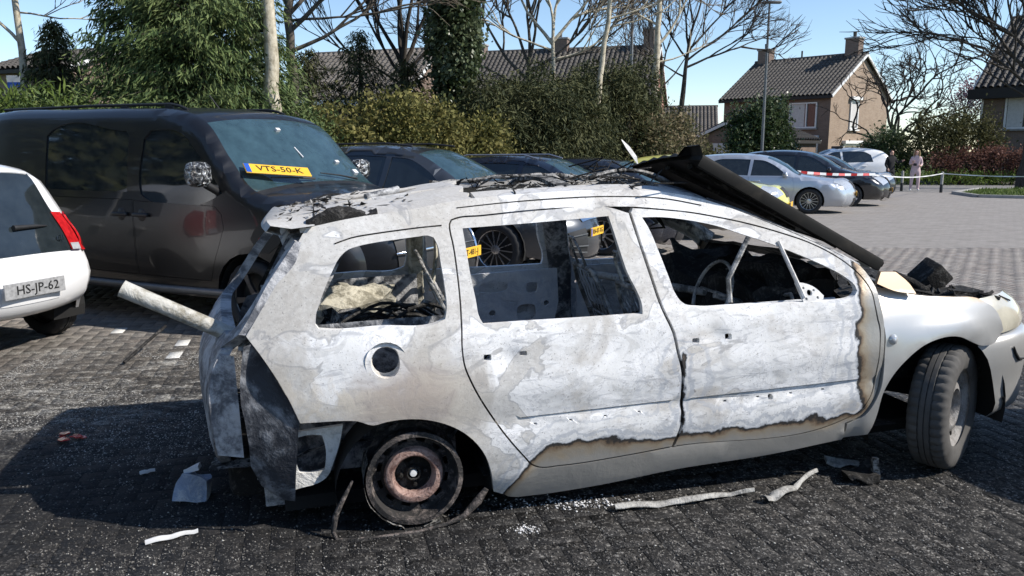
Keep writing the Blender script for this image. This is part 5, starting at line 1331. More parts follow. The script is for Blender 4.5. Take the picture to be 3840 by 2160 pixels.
gutter = [(-.37, 1.386), (-.201, 1.414), (.094, 1.444), (.259, 1.466), (.5, 1.479), (.748, 1.485), (1.002, 1.481), (1.259, 1.458), (1.448, 1.415), (1.584, 1.365), (1.755, 1.290), (1.881, 1.232), (2.07, 1.135), (2.175, 1.072)]
frame_low = [(2.225, .985), (2.238, .885), (2.249, .826), (2.252, .796), (2.248, .694), (2.243, .59), (2.221, .458), (2.15, .352), (2.075, .325), (2.075, .236), (1.689, .2), (1.223, .188), (.784, .151), (.528, .148), (.427, .156), (.345, .196)]
rarch = [(.34, .225), (.326, .317), (.301, .395), (.263, .457), (.209, .512), (.134, .558), (.06, .584), (-.029, .596), (-.109, .592), (-.162, .583), (-.222, .608), (-.267, .615), (-.359, .618), (-.45, .619)]
qedge = [(-.486, .72), (-.53, .812), (-.587, .911), (-.635, .979), (-.588, 1.047), (-.533, 1.128), (-.454, 1.244), (-.411, 1.323)]
fuel = circle(-.092, .842, .062, 18, .066)
fuel[-2:] = [(-.04, .815)]; fuel[0:2] = [(-.04, .868)]
side_out = gutter + frame_low + rarch + qedge
def dents(x, z):
    """heat-warped sheet"""
    P = np.stack([x, np.zeros_like(x), z], -1)
    edge = np.clip((z - .3) / .15, 0, 1) * np.clip((.93 - z) / .1, 0, 1)
    return vnoise(P, 5.0) * .010 * edge + .006 * np.sin((z - .62) * 24) * edge
def belt_step(x, z): return dents(x, z) * .7 + .014 / (1 + np.exp((z - .283) / .004)) * ((x > .40) & (z < .33))
for sd in (-1, 1):
    mb, md = (M['burnt_rear'], M['burnt'])
    side_panel('side_frame', side_out, [doors_hole, qwin] + ([fuel] if sd < 0 else []), bc_hw, M['burnt'], car, sd, .055, .035, .022, relief=belt_step)
    rd = inset(resample(rdoor + bgap, .022), .0075); fd = inset(resample([(1.177, .314)] + fdoor + bgap[::-1], .022), .0070)
    small_r = [rrect(.312, .812, .345, .838, .006), rrect(.468, .818, .50, .838, .006)]
    small_f = [rrect(1.262, .800, 1.297, .822, .006), rrect(1.425, .800, 1.456, .828, .006)]
    clip_r = [rrect(.52 + k * .16, .505, .535 + k * .16, .513, .002) for k in range(4)]
    strip_r = [rrect(.465, .5425, 1.165, .5475, .002)]; strip_f = [rrect(1.25, .5425, 2.125, .5475, .002)]
    clip_f = [rrect(1.42 + k * .17, .508, 1.436 + k * .17, .517, .002) for k in range(4)] + [circle(1.66, .506, .014, 10)]
    for nm, o, w, sm in (('rear_door', rd, rwin, small_r + clip_r + strip_r), ('front_door', fd, fwin, small_f + clip_f + strip_f)):
        hole = resample(w, .022)
        def rel(x, z, nm=nm):
            d = dents(x, z)
            # recess line of the missing rubbing strip, and the handle scoop
            d = d - .007 * ((z > .508) & (z < .545))
            cx = .415 if nm == 'rear_door' else 1.375
            d = d - .022 * np.exp(-(((x - cx) / .045) ** 2 + ((z - .822) / .026) ** 2))
            return d
        side_panel(nm, o, [hole] + sm, bc_hw, md, car, sd, .035, .032, raw=True, relief=rel)
    # lower edge line of the strip recess, sill step and gaskets
    fen = [(2.258, .965), (2.33, .950), (2.40, .930), (2.523, .905), (2.70, .885), (2.86, .862), (2.95, .80), (2.985, .70), (2.93, .652), (2.83, .640), (2.762, .668), (2.69, .700), (2.62, .711), (2.55, .705), (2.472, .683), (2.386, .631), (2.305, .553), (2.262, .471), (2.243, .35), (2.215, .246), (2.088, .238), (2.088, .318), (2.158, .345), (2.231, .455), (2.252, .59), (2.258, .70), (2.262, .80), (2.258, .83), (2.248, .89)]
    def arch_lip(x, z):
        d = np.hypot(x - 2.63, (z - .30) * 1.0)
        return .014 * np.exp(-((d - .43) / .05) ** 2) + np.where(z > .735, -(z - .735) * .30, 0)
    side_panel('front_fender', fen, [circle(2.301, .723, .026, 12, .014)] if False else [], bc_hw, M['fender'], car, sd, .04, .025, .022, relief=arch_lip)

# wrap-round bumper and headlamps, lofted along a plan curve
nose_plan = [(2.80, .835), (2.95, .822), (3.08, .795), (3.20, .745), (3.31, .665), (3.40, .55), (3.465, .40), (3.50, .20), (3.51, .0)]
np_x = herm([(k, p[0]) for k, p in enumerate(nose_plan)]); np_y = herm([(k, p[1]) for k, p in enumerate(nose_plan)])
def nose(x0, u, shrink, s_):
    """u 0..1 from the wheel-arch edge x0 to the car centre"""
    ks = np.linspace(0, 8, 81); k0 = float(ks[np.argmin(np.abs(np_x(ks) - x0))]); k = k0 + (8 - k0) * u
    x, y = float(np_x(k)), float(np_y(k)); L = math.hypot(.5 + x - 2.8, y) + 1e-6
    return (x - shrink * min(1, (k / 4)) , s_ * max(0, y - shrink * (1 if k < 6 else (8 - k) / 2)), 0)
for s_ in (-1, 1):
    lev = [(.235, 3.00, .07), (.262, 2.995, .025), (.31, 2.985, .015), (.376, 2.972, .018), (.44, 2.955, .012), (.50, 2.928, .004), (.557, 2.888, .0), (.60, 2.86, .004), (.632, 2.838, .010), (.655, 2.90, .024), (.664, 2.98, .05)]
    P = []
    for z, x0, sh in lev:
        row = []
        for u in np.linspace(0, 1, 26):
            p = nose(x0, u, sh, s_); row.append((p[0], p[1], z - .02 * (1 - u) * (z < .25) + .012 * u))
        P.append(row)
    MB().grid(P, flip=s_ > 0).build('front_bumper', M['fender'], car, 40)
    lev = [(.672, 3.012, .030), (.71, 3.012, .026), (.76, 2.99, .040), (.81, 2.945, .066), (.848, 2.90, .10)]
    P = [[(lambda p: (p[0], p[1], z + .006 * math.sin(u * 3)))(nose(x0, u * .46, sh, s_)) for u in np.linspace(0, 1, 14)] for z, x0, sh in lev]
    MB().grid(P, flip=s_ > 0).build('headlight', M['headlamp'], car, 50)
    MB().tube([(3.075, s_ * .80, .60), (3.09, s_ * .795, .565), (3.13, s_ * .78, .525), (3.20, s_ * .748, .515)], [.004, .009, .009, .004], 6).build('bumper_slot', M['ink'], car, 50)
    MB().tube([(3.03, s_ * .80, .34), (3.045, s_ * .797, .31)], .006, 5).build('bumper_slot', M['ink'], car)
MB().grid([[(3.36, y, z) for y in np.linspace(-.52, .52, 9)] for z in (.50, .62, .74)]).build('burnt_grille', M['char'], car)
# side repeater lamp
MB().lathe([(0.0, -.012), (.012, -.010), (.022, -.004), (.026, .004)], 14, axis='Y').build('side_repeater', M['lamp_glass'], car, 60, loc=(2.301, -.868, .723))

# ---- roof: rear skin, rails either side of the burnt-out glass roof, header
gz = herm([(p[0], p[1]) for p in gutter])
def roof_pt(x, t, dz=0.0):
    z = float(gz(x)); w = float(bc_hw(x, z)); cr = .05 * (1 - abs(t) ** 2.2)
    return (x, w * t, z + cr + dz)
def roof_strip(name, x0, x1, t0, t1, nx, nt, mat, thick=.02, ragged=0.0, seed=1):
    rr = random.Random(seed); V = []
    for i in range(nx + 1):
        for j in range(nt + 1):
            x = x0 + (x1 - x0) * i / nx; t = t0 + (t1 - t0) * j / nt
            if ragged and i in (0, nx): x += rr.uniform(-ragged, ragged)
            p = roof_pt(x, t)
            n = float(vnoise(np.array([p]), 4.0)[0]) * .022 * (1 - abs(t) ** 4)
            V.append((p[0], p[1], p[2] + n))
    F = []
    for i in range(nx):
        for j in range(nt):
            a = i * (nt + 1) + j; F += [(a, a + nt + 1, a + nt + 2), (a, a + nt + 2, a + 1)]
    V = np.array(V); F = np.array(F)
    V2, F2 = thicken(V, F, np.tile([0, 0, -thick], (len(V), 1)))
    return link(name, mesh_np(name, V2, F2, mat, 50), car)
roof_strip('roof_skin', -.36, .36, -1, 1, 16, 22, M['burnt_roof'], ragged=.05)
for s_ in (-1, 1):
    a, b = (-1, -.80) if s_ < 0 else (.80, 1)
    roof_strip('roof_side_rail', .36, 1.34, a, b, 18, 4, M['burnt_roof'], .03)
roof_strip('roof_header', 1.30, 1.46, -1, 1, 4, 20, M['soot_steel'], .03, ragged=.012)
roof_strip('roof_crossbar', .78, .85, -.82, .82, 2, 16, M['char_ash'], .02)
# pressed ribs in the rear roof skin
for y_, x0_, x1_ in ((-.30, -.28, .22), (-.08, -.30, .16), (.15, -.30, .10)):
    MB().tube([roof_pt(x0_ + (x1_ - x0_) * k / 6, y_ / .6, .004) for k in range(7)], [.004, .012, .014, .014, .014, .012, .004], 6).build('roof_rib', M['burnt_roof'], car, 60)
# charred glass-roof remains: sagging strips, flakes, wires
rr = random.Random(5)
rag = MB()
for k in range(24):
    x = rr.uniform(.34, 1.34); t = rr.choice([-.72, -.6, .5, .62, .7, .75, .8]) + rr.uniform(-.1, .08); L = rr.uniform(.08, .34); w = rr.uniform(.012, .05)
    P = []
    for i in range(6):
        u = i / 5; p = roof_pt(min(1.36, x + L * u), t + rr.uniform(-.03, .03), rr.uniform(-.05, .012))
        P.append([(p[0], p[1] - w / 2 * rr.uniform(.4, 1.2), p[2] + rr.uniform(-.01, .012)), (p[0], p[1] + w / 2 * rr.uniform(.4, 1.2), p[2] + rr.uniform(-.01, .012))])
    rag.grid(P, m=0 if rr.random() < .55 else 1)
for k in range(12):
    x = rr.uniform(.3, 1.3); t = rr.uniform(-.85, .85)
    rag.tube([roof_pt(min(1.4, x + .07 * i), t + rr.uniform(-.05, .05), rr.uniform(-.03, .02)) for i in range(6)], .004, 5, m=1)
for k in range(16):
    x = rr.uniform(1.05, 1.36); p = roof_pt(x, rr.uniform(-.95, .6), rr.uniform(-.01, .05)); rag.tube([p, (p[0] + rr.uniform(-.12, .12), p[1] + rr.uniform(-.10, .10), p[2] + rr.uniform(-.02, .06)), (p[0] + rr.uniform(-.2, .2), p[1] + rr.uniform(-.12, .12), p[2] + rr.uniform(-.03, .03))], .004, 4, m=0)
tag(rag.build('charred_roof_remains', [M['char'], M['char_ash']], car), kind='stuff')
# far lip of the roof opening, thrown up and white with ash
MB().tube([roof_pt(.30 + 1.02 * k / 16, .80, .012 + rr.uniform(-.006, .010)) for k in range(17)], [rr.uniform(.008, .018) for _ in range(17)], 6).build('roof_opening_lip', M['char_ash'], car, 60)
MB().tube([roof_pt(.95 + .05 * k, -.70 + .02 * k, .02 + .035 * math.sin(k / 9 * PI)) for k in range(10)], .012, 6).build('charred_seal', M['char_ash'], car, 60)
# molten black rail wedge and ash-covered flakes on the rear roof
for s_, nm in ((-1, 'charred_roof_rail'), (1, 'charred_roof_rail')):
    rows = []
    for i in range(14):
        u = i / 13; x = -.37 + .30 * u; hgt = .052 * math.sin(PI * min(1, u * 1.15 + .06)) ** .7 if u < .93 else .012
        rows.append([(roof_pt(x, s_ * t_)[0], roof_pt(x, s_ * t_)[1], roof_pt(x, s_ * t_)[2] + hgt * k_ + rr.uniform(-.004, .008)) for t_, k_ in ((1.0, -.1), (.985, .7), (.95, 1.0), (.90, .8), (.84, .15), (.82, -.2))])
    MB().grid(rows, flip=s_ > 0).build(nm, M['char'], car, 30)
fl = MB()
for k in range(330):
    x = rr.uniform(-.50, .12) if k % 3 else rr.uniform(-.45, -.25); t = rr.uniform(-.85, .98); s_ = rr.uniform(.004, .018)
    p = Vector(roof_pt(max(-.37, x), t, rr.uniform(.002, .022) if x < -.1 else .006))
    if x < -.37: p.x = x; p.z -= .01
    a = Vector((rr.uniform(-1, 1), rr.uniform(-1, 1), rr.uniform(-.15, .25))).normalized() * s_ * 2.2; b = Vector((rr.uniform(-1, 1), rr.uniform(-1, 1), rr.uniform(-.4, .4))).normalized() * s_
    fl.add([p - a, p + b, p + a, p - b * .6], [(0, 1, 2, 3)], 0 if rr.random() < .5 else 1)
tag(fl.build('roof_flakes', [M['char'], M['char_ash']], car), kind='stuff')
MB().tube([roof_pt(-.10, -.50, .02), roof_pt(.06, -.36, .025)], .017, 8).build('fallen_roof_tube', M['soot_steel'], car, 60)

# A-pillar insides / windscreen frame and cowl
for s_ in (-1, 1):
    P = []
    for i in range(9):
        u = i / 8; x = 1.46 + .72 * u; z = float(gz(x)); w = float(bc_hw(x, z)); P.append([(x, s_ * (w - .005), z + .004), (x + .02, s_ * (w - .05), z + .010), (x - .02, s_ * (w - .095), z - .010), (x - .06, s_ * (w - .10), z - .045)])
    MB().grid(P, flip=s_ < 0).build('windscreen_pillar', M['soot_steel'], car, 40)
P = [[(2.16 + .30 * u - .06 * (abs(t) ** 2), .76 * t * (1 - .03 * u), 1.045 - .10 * u + .03 * (1 - t * t) + float(vnoise(np.array([[u * 3, t * 4, 0]]), 2)[0]) * .03) for t in np.linspace(-1, 1, 17)] for u in np.linspace(0, 1, 5)]
MB().grid(P).build('scuttle_panel', M['soot_steel'], car, 40)

# ---- rear end
tail = [(-.665, .915), (-.685, .80), (-.69, .66), (-.675, .55), (-.62, .46), (-.50, .36), (-.34, .31), (.30, .31), (.47, .335), (.58, .45), (.62, .66), (.615, .80), (.60, .925), (.30, .945), (-.30, .945)]
flat_panel('tailgate', tail, [], lambda v: rear_map(v) + np.stack([vnoise(np.stack([v[:, 0] * 0, v[:, 0], v[:, 1]], 1), 6) * .012, v[:, 0] * 0, v[:, 0] * 0], 1), M['grey_skin'], car, (.045, 0, 0), .06)
post = [(-.73, .985), (-.715, 1.06), (-.685, 1.16), (-.655, 1.26), (-.62, 1.335), (-.30, 1.365), (0, 1.372), (.30, 1.365), (.60, 1.335), (.64, 1.26), (.68, 1.16), (.70, 1.06), (.69, .94), (.55, .905), (.2, .925), (-.2, .925), (-.62, .905)]
glass_hole = [(-.625, 1.0), (-.64, 1.10), (-.615, 1.22), (-.575, 1.295), (-.30, 1.322), (0, 1.33), (.30, 1.322), (.555, 1.295), (.58, 1.22), (.60, 1.10), (.59, 1.0), (.54, .955), (.2, .968), (-.2, .968), (-.57, .955)]
flat_panel('tailgate_window_frame', post, [glass_hole], lambda v: rear_map(v), M['grey_skin'], car, (.05, 0, -.01), .05)
P = []
for i in range(13):
    y = -.62 + 1.24 * i / 12; k = 1 - (y / .62) ** 4 * .45
    P.append([(-.335, y * 1.0, roof_pt(-.335, y / .62)[2] + .004), (-.40 - .05 * k, y, roof_pt(-.36, y / .62)[2] + .001), (-.47 - .075 * k, y * .98, 1.385 + .035 * k), (-.485 - .085 * k, y * .97, 1.362 + .032 * k), (-.44 - .05 * k, y * .96, 1.345 + .02 * k)])
MB().grid(P, flip=True).build('roof_spoiler', M['burnt_roof'], car, 45)
for s_ in (-1, 1):
    # empty lamp recess and rear valance on each corner
    ea = [(-.640, .979), (-.590, .911), (-.533, .812), (-.489, .72), (-.455, .622), (-.468, .53), (-.482, .42), (-.495, .31), (-.50, .262)]
    eb = [(-.645, .775, .945), (-.662, .760, .865), (-.676, .752, .78), (-.678, .758, .70), (-.668, .772, .636), (-.660, .775, .53), (-.665, .742, .43), (-.630, .735, .335), (-.57, .73, .275)]
    P = []
    for i, (x, z) in enumerate(ea):
        w = float(bc_hw(x, z)) - .006; u = i / (len(ea) - 1); bx, yb, zb = eb[i]; row = []
        for t in np.linspace(0, 1, 12):
            dip = .075 * math.sin(PI * t) ** .7 * max(0, 1 - u * 1.9) - .03 * math.sin(PI * t) * max(0, u - .5)
            row.append((x + (bx - x) * t + dip, s_ * (w + (yb - w) * t - .5 * abs(dip) * (dip > 0)), z + (zb - z) * t))
        P.append(row)
    MB().grid(P, flip=s_ > 0).build('lamp_recess', M['recess'], car, 50)
    MB().grid([[(float(rear_x(-.68, z)) + .004 + (-.692 - float(rear_x(-.68, z))) * k, s_ * (.68 + .062 * k), z) for k in (0, .35, .7, 1)] for z in np.linspace(.47, .90, 10)], flip=s_ > 0).build('tailgate_return', M['grey_skin'], car, 50)
    # inner jamb behind the tailgate gap, sooted pillar trim
    P = [[(x + k * .10, s_ * (y - .02 - k * .10), z) for k in (0, .5, 1)] for x, y, z in eb]
    MB().grid(P).build('tailgate_jamb', M['char'], car, 50)
    MB().grid([[(-.62 + .24 * max(0, (z - .95) / .42) + dx, s_ * (.64 - .14 * max(0, (z - .95) / .42) + .015 * math.sin(z * 30 + dx * 20)), z) for dx in (-.06, .02, .12, .22)] for z in np.linspace(.90, 1.36, 9)]).build('pillar_trim', M['soot_steel'] if s_ < 0 else M['char'], car, 50)
    br = [(-.517, .548), (-.513, .296), (-.48, .303), (-.40, .317), (-.366, .336), (-.329, .407), (-.291, .518), (-.282, .560)]
    side_panel('bumper_bracket', br, [rrect(-.478, .370, -.368, .528, .012)], lambda x, z: x * 0 + .735, M['bracket'], car, s_, .05, .022, .03)
    MB().box((-.58, s_ * .60, .245), (.10, .08, .10), bev=.008).build('towing_bracket', M['soot_steel'], car)
# boot inside
for s_ in (-1, 1):
    P = [[(x, s_ * (.60 - (.0 if z > .6 else .02) + .03 * float(vnoise(np.array([[x, s_ * 1.0, z]]), 7)[0])), z) for z in (.30, .45, .60, .75, .90, .97)] for x in (-.66, -.5, -.3, -.1, .1, .22)]
    MB().grid(P, flip=s_ < 0).build('boot_side_trim', M['soot_steel'], car, 50)
P = [[(x, y, .40 + .06 * float(vnoise(np.array([[x, y, 0]]), 4)[0]) * 2 + (.12 if x > .25 else 0)) for y in np.linspace(-.62, .62, 12)] for x in np.linspace(-.85, .5, 14)]
MB().grid(P).build('boot_floor', M['char_ash'], car, 50)
P = [[(x, y, .27 + .04 * float(vnoise(np.array([[x, y, 0]]), 5)[0])) for y in np.linspace(-.80, .80, 12)] for x in np.linspace(.30, 2.4, 20)]
MB().grid(P).build('floor_pan', M['char'], car, 50)

# ---- interior: far-side inner door skins, pillars, seat frames, dash
def inner_panel(nm, out, holes, y, mat): flat_panel(nm, out, holes, lambda v: np.stack([v[:, 0], y - .05 * np.clip((v[:, 1] - .6) / .4, 0, 1) + vnoise(np.stack([v[:, 0], v[:, 0] * 0, v[:, 1]], 1), 5) * .02, v[:, 1]], 1), mat, car, (0, .012, 0), .08)
for y0 in (.775, -.755):
    s_ = 1 if y0 > 0 else -1
    def inner(nm, out, holes): flat_panel(nm, out, holes, lambda v: np.stack([v[:, 0], s_ * (abs(y0) - .05 * np.clip((v[:, 1] - .6) / .4, 0, 1)) + vnoise(np.stack([v[:, 0], v[:, 0] * 0, v[:, 1]], 1), 5) * .02, v[:, 1]], 1), M['inner_steel'], car, (0, .012, 0), .08)
    inner('inner_rear_door_skin', [(.42, .48), (.40, .92), (1.12, .925), (1.15, .40), (.60, .36)], [circle(.55, .80, .018, 10), circle(.72, .86, .014, 10), rrect(.62, .80, .80, .855, .02), rrect(.92, .78, .99, .84, .01), circle(1.05, .70, .018, 10), rrect(.86, .60, .98, .70, .03), circle(.70, .66, .02, 10)])
    inner('inner_front_door_skin', [(1.26, .40), (1.25, .93), (2.08, .92), (2.10, .42)], [rrect(1.40, .62, 1.66, .83, .05), circle(1.60, .885, .02, 10), circle(1.78, .89, .03, 12), rrect(1.74, .50, 2.0, .80, .08), circle(1.33, .86, .016, 10), circle(1.70, .80, .015, 8)])
    P = [[(1.16 - .11 * max(0, (z - .9) / .5) + dx, s_ * (float(BC_W(z)) - .045 - dy), z) for dx, dy in ((-.075, .0), (-.055, .05), (.0, .065), (.055, .05), (.075, 0))] for z in np.linspace(.3, 1.42, 12)]
    MB().grid(P, flip=s_ < 0).build('centre_pillar', M['soot_steel'], car, 50)
    P = [[(.24 + dx, s_ * (float(BC_W(z)) - .05 - dy), z) for dx, dy in ((-.05, 0), (-.035, .04), (.03, .045), (.045, 0))] for z in np.linspace(.55, 1.42, 10)]
    MB().grid(P, flip=s_ < 0).build('rear_pillar', M['soot_steel'] if s_ < 0 else M['ash_yellow'], car, 50)
    MB().tube([(1.62, s_ * .70, 1.24), (1.52, s_ * .70, 1.05), (1.52, s_ * .72, .94)], .012, 6).build('belt_guide', M['wire'], car)
# window-line divider bar, mirror plate
MB().tube([(1.768, -.712, 1.212), (1.842, -.822, .955)], .0095, 6).build('quarter_light_bar', M['burnt_rear'], car)
mp = [(1.815, 1.022), (1.86, 1.018), (1.91, .995), (1.945, .958), (1.935, .935), (1.835, .935), (1.825, .98)]
side_panel('mirror_plate', mp, [circle(1.875, .975, .014, 12), circle(1.85, .998, .006, 8), circle(1.90, .985, .006, 8), circle(1.912, .952, .007, 8), circle(1.852, .950, .007, 8)], lambda x, z: bc_hw(x, z) - .002, M['burnt_rear'], car, -1, .03, .012, .012)

def seat(name, x, y, w, rake, h0, h1, front=True, seed=0):
    r2 = random.Random(seed); t = MB(); s2 = MB()
    def P(u, v): return (x - math.sin(rake) * v, y + u, h0 + math.cos(rake) * v)
    H = h1 - h0
    t.tube([P(-w / 2, 0), P(-w / 2, H * .8), P(-w / 2 + .06, H), P(w / 2 - .06, H), P(w / 2, H * .8), P(w / 2, 0)], .014, 7)
    t.tube([P(-w / 2, H * .45), P(w / 2, H * .45)], .008, 6)
    # headrest hoop
    t.tube([P(-.07, H), P(-.07, H + .12), P(-.03, H + .19), P(.03, H + .19), P(.07, H + .12), P(.07, H)], .008, 6)
    t.tube([(x, y - w / 2, h0), (x + .44, y - w / 2, h0 - .02)], .014, 6); t.tube([(x, y + w / 2, h0), (x + .44, y + w / 2, h0 - .02)], .014, 6); t.tube([(x + .44, y - w / 2, h0 - .02), (x + .44, y + w / 2, h0 - .02)], .014, 6)
    for q in (-1, 1): t.tube([(x + .05, y + q * w / 2, h0), (x + .02, y + q * w / 2, .27)], .012, 6); t.tube([(x + .42, y + q * w / 2, h0), (x + .44, y + q * w / 2, .27)], .012, 6)
    for k in range(7):
        u = -w / 2 + w * (k + .5) / 7
        s2.tube([P(u + .012 * math.sin(j * 1.9 + k), H * .06 + H * .88 * j / 13) for j in range(14)], .0035, 4)
        s2.tube([(x + .03 + .39 * j / 11, y + u + .014 * math.sin(j * 2.1 + k), h0 - .02 - .04 * math.sin(j / 11 * PI) + r2.uniform(-.01, .01)) for j in range(12)], .0035, 4)
    f = t.build(name, M['wire'], car, 60); s2.build('springs', M['wire'], f)
    P0 = [[(x - math.sin(rake) * v + .015 + r2.uniform(-.01, .01), y + u, h0 + math.cos(rake) * v) for u in np.linspace(-w / 2 * .8, w / 2 * .8, 6)] for v in np.linspace(.0, H * (.55 if front else .75), 6)]
    MB().grid(P0).build('seat_pan', M['char_ash'], f, 60)
seat('front_seat_frame', 1.36, -.36, .44, .36, .46, 1.02, seed=1)
seat('front_seat_frame', 1.36, .36, .44, .36, .46, 1.02, seed=2)
for k, y in enumerate((-.44, 0, .44)): seat('rear_seat_frame', .44 + .03 * k, y, .36, .42, .46, 1.0, False, 3 + k)
# parcel-shelf box, yellow ash bundles and cables in the boot
def lump(name, c, d, amp, mat, seed, parent=car, n=7, rot=None):
    P = MB(); bm = bmesh.new(); bmesh.ops.create_cube(bm, size=1.0); bmesh.ops.subdivide_edges(bm, edges=list(bm.edges), cuts=n, use_grid_fill=True)
    co = np.array([v.co for v in bm.verts]) * np.array(d)
    dv = np.stack([vnoise(co, 6, seed * 3.1 + 11 * k) for k in range(3)], 1) + .5 * np.stack([vnoise(co, 15, seed * 2.7 + 9 * k) for k in range(3)], 1)
    co = co + dv * amp
    if rot is not None: co = co @ np.array(Matrix.Rotation(rot[1], 3, rot[0])).T
    bm.verts.index_update(); F = [tuple(v.index for v in f.verts) for f in bm.faces]; bm.free()
    return link(name, mesh_np(name, co + np.array(c), F, mat, 35), parent)
lump('charred_luggage_box', (-.16, .34, .80), (.34, .34, .20), .14, M['ash_yellow'], 1)
lump('ash_heap', (-.02, -.30, .74), (.46, .40, .24), .24, M['char_ash'], 2)
lump('ash_heap', (-.35, .2, .55), (.6, .8, .25), .2, M['char_ash'], 9)
cab = MB()
for k in range(9):
    x0 = rr.uniform(-.32, .02); y0 = rr.uniform(-.6, -.3)
    cab.tube([(x0 + .05 * j + rr.uniform(-.01, .01), y0 + .015 * j, .93 + .07 * math.sin(j / 7 * PI * 1.1) - .02 * j * (k % 3) * .5) for j in range(9)], rr.uniform(.005, .011), 5)
cab.build('burnt_cables', M['char'], car, 60)
MB().tube([(.30, .30, 1.42), (.29, .26, 1.12), (.26, .25, .95)], .012, 5).build('hanging_belt', M['ash_yellow'], car)
# dashboard, column, cross tube
lump('dashboard', (1.92, .04, .84), (.42, 1.36, .26), .16, M['char'], 4)
lump('dash_top_crust', (2.05, .10, .95), (.30, 1.20, .10), .15, M['char'], 5)
lump('centre_console', (1.62, .0, .55), (.50, .24, .34), .12, M['char'], 6)
MB().tube([(1.22, .42, .93), (1.45, .2, .90), (1.72, -.1, .865), (1.98, -.35, .82)], .022, 8).build('dash_cross_tube', M['wire'], car, 60)
MB().tube([(1.60, -.42, .92), (1.80, -.42, .84), (2.0, -.42, .78)], .02, 7).build('steering_column', M['wire'], car, 60)
st = MB(); st.tube([(1.585 + .06 * math.sin(a), -.42 + .17 * math.cos(a), .93 + .155 * math.sin(a)) for a in np.linspace(0, 2 * PI, 25)], .009, 6); st.tube([(1.60, -.57, .93), (1.60, -.27, .93)], .008, 5); st.build('steering_wheel_rim', M['wire'], car, 60)
dg = MB()
for k in range(150):
    p = Vector((rr.uniform(.5, 2.15), rr.uniform(-.72, .72), 0)); p.z = .30 + (.55 if p.x > 1.7 else .12) * rr.random() + (.12 if p.x > 1.75 else 0)
    q = p + Vector((rr.uniform(-.16, .16), rr.uniform(-.16, .16), rr.uniform(-.06, .13)))
    dg.tube([p, (p + q) / 2 + Vector((rr.uniform(-.03, .03), rr.uniform(-.03, .03), rr.uniform(-.03, .03))), q], rr.uniform(.003, .011), 4, m=0 if rr.random() < .6 else 1)
tag(dg.build('charred_interior_scraps', [M['char'], M['wire']], car), kind='stuff')
# hanging trim in the far front window
for k in range(5): MB().tube([(1.50 + .05 * k, .66, 1.34 - .02 * k), (1.53 + .05 * k, .64, 1.26), (1.60 + .05 * k, .63, 1.18 - .03 * (k % 3)), (1.66, .62, 1.15)], [.012, .02, .012, .004], 6).build('hanging_trim', M['soot_steel'] if k % 2 else M['char'], car, 60)
# engine bay
lump('engine_bay_mass', (2.72, 0, .62), (.62, 1.22, .44), .10, M['char'], 7)
P = [[(2.42 + .78 * u, y, .895 - .12 * u + .03 * float(vnoise(np.array([[u * 4, y * 5, 0]]), 2)[0]) - (.10 if abs(y) < .6 else 0)) for y in np.linspace(-.66, .66, 14)] for u in np.linspace(0, 1, 10)]
MB().grid(P).build('slam_panel', M['char'], car, 50)
ab = MB(); q = Matrix.Rotation(.75, 3, 'Y') @ Matrix.Rotation(.25, 3, 'X')
ab.box((2.93, -.36, .905), (.125, .15, .15), q, bev=.012)
for k in range(8):
    a = q @ Vector((.03 - .0 * k, -.072 + .0205 * k, -.085)); ab.box((2.93 + a.x, -.36 + a.y, .905 + a.z), (.13, .009, .05), q)
ab.build('burnt_battery_case', M['char'], car, 30)
ck = MB()
for k in range(60):
    x = rr.uniform(2.48, 3.15); y = rr.uniform(-.70, -.15); z = .905 - .14 * (x - 2.5)
    ck.tube([(x, y, z), (x + rr.uniform(-.07, .07), y + rr.uniform(-.05, .05), z + rr.uniform(-.005, .03)), (x + rr.uniform(-.1, .1), y + rr.uniform(-.07, .07), z)], rr.uniform(.004, .012), 4)
tag(ck.build('engine_bay_crust', M['char'], car), kind='stuff')
MB().tube([(2.45, -.66, 1.00), (2.55, -.67, .955), (2.62, -.70, .905)], .02, 6).build('bonnet_hinge', M['char'], car, 60)
sp_ = [(2.262, .985), (2.30, 1.035), (2.38, 1.03), (2.44, .97), (2.46, .925), (2.34, .948)]
side_panel('wing_corner', sp_, [], lambda x, z: .80 - (z - .95) * .5 + 0 * x, M['fender'], car, -1, .04, .02, .03)

# ---- the bonnet, thrown right back over the roof
hb = empty('bonnet', parent=car)
HN, HF = np.array((2.37, -.68, 1.075)), np.array((2.37, .68, 1.205)); FN, FF = np.array((1.41, -.65, 1.622)), np.array((1.60, .65, 1.535))
def hood(u, v, w=0.0):
    """u 0 hinge..1 front, v 0 near..1 far"""
    p = (HN * (1 - v) + HF * v) * (1 - u) + (FN * (1 - v) + FF * v) * u
    nrm = np.cross(FN - HN, HF - HN); nrm = nrm / np.linalg.norm(nrm)
    b = .045 * math.sin(PI * v) * (.5 + .5 * math.sin(PI * min(1, u * .9 + .1))) + .05 * max(0, u - .78) ** 2 * 12 * 0
    return tuple(p + nrm * (w - b))
P = [[hood(u, v) for v in np.linspace(0, 1, 22)] for u in np.linspace(0, 1, 22)]
vv = np.array([p for row in P for p in row]); ff = []
for i in range(21):
    for j in range(21):
        a = i * 22 + j; ff += [(a, a + 22, a + 23), (a, a + 23, a + 1)]
nr = np.cross(FN - HN, HF - HN); nr = nr / np.linalg.norm(nr)
V2, F2 = thicken(vv, np.array(ff), np.tile(nr * .022, (len(vv), 1)))
hood_m = NT('burnt black bonnet')
_c = hood_m.coord(); _n = hood_m.noise(_c, 3.0, 5, .6, .5)
M['hood'] = hood_m.out(hood_m.mix(hood_m.smooth(_n, .55, .75), (.009, .009, .0085), (.035, .031, .026)), hood_m.ramp(_n, [(.3, .55), (.7, .8)]), 0, .15)
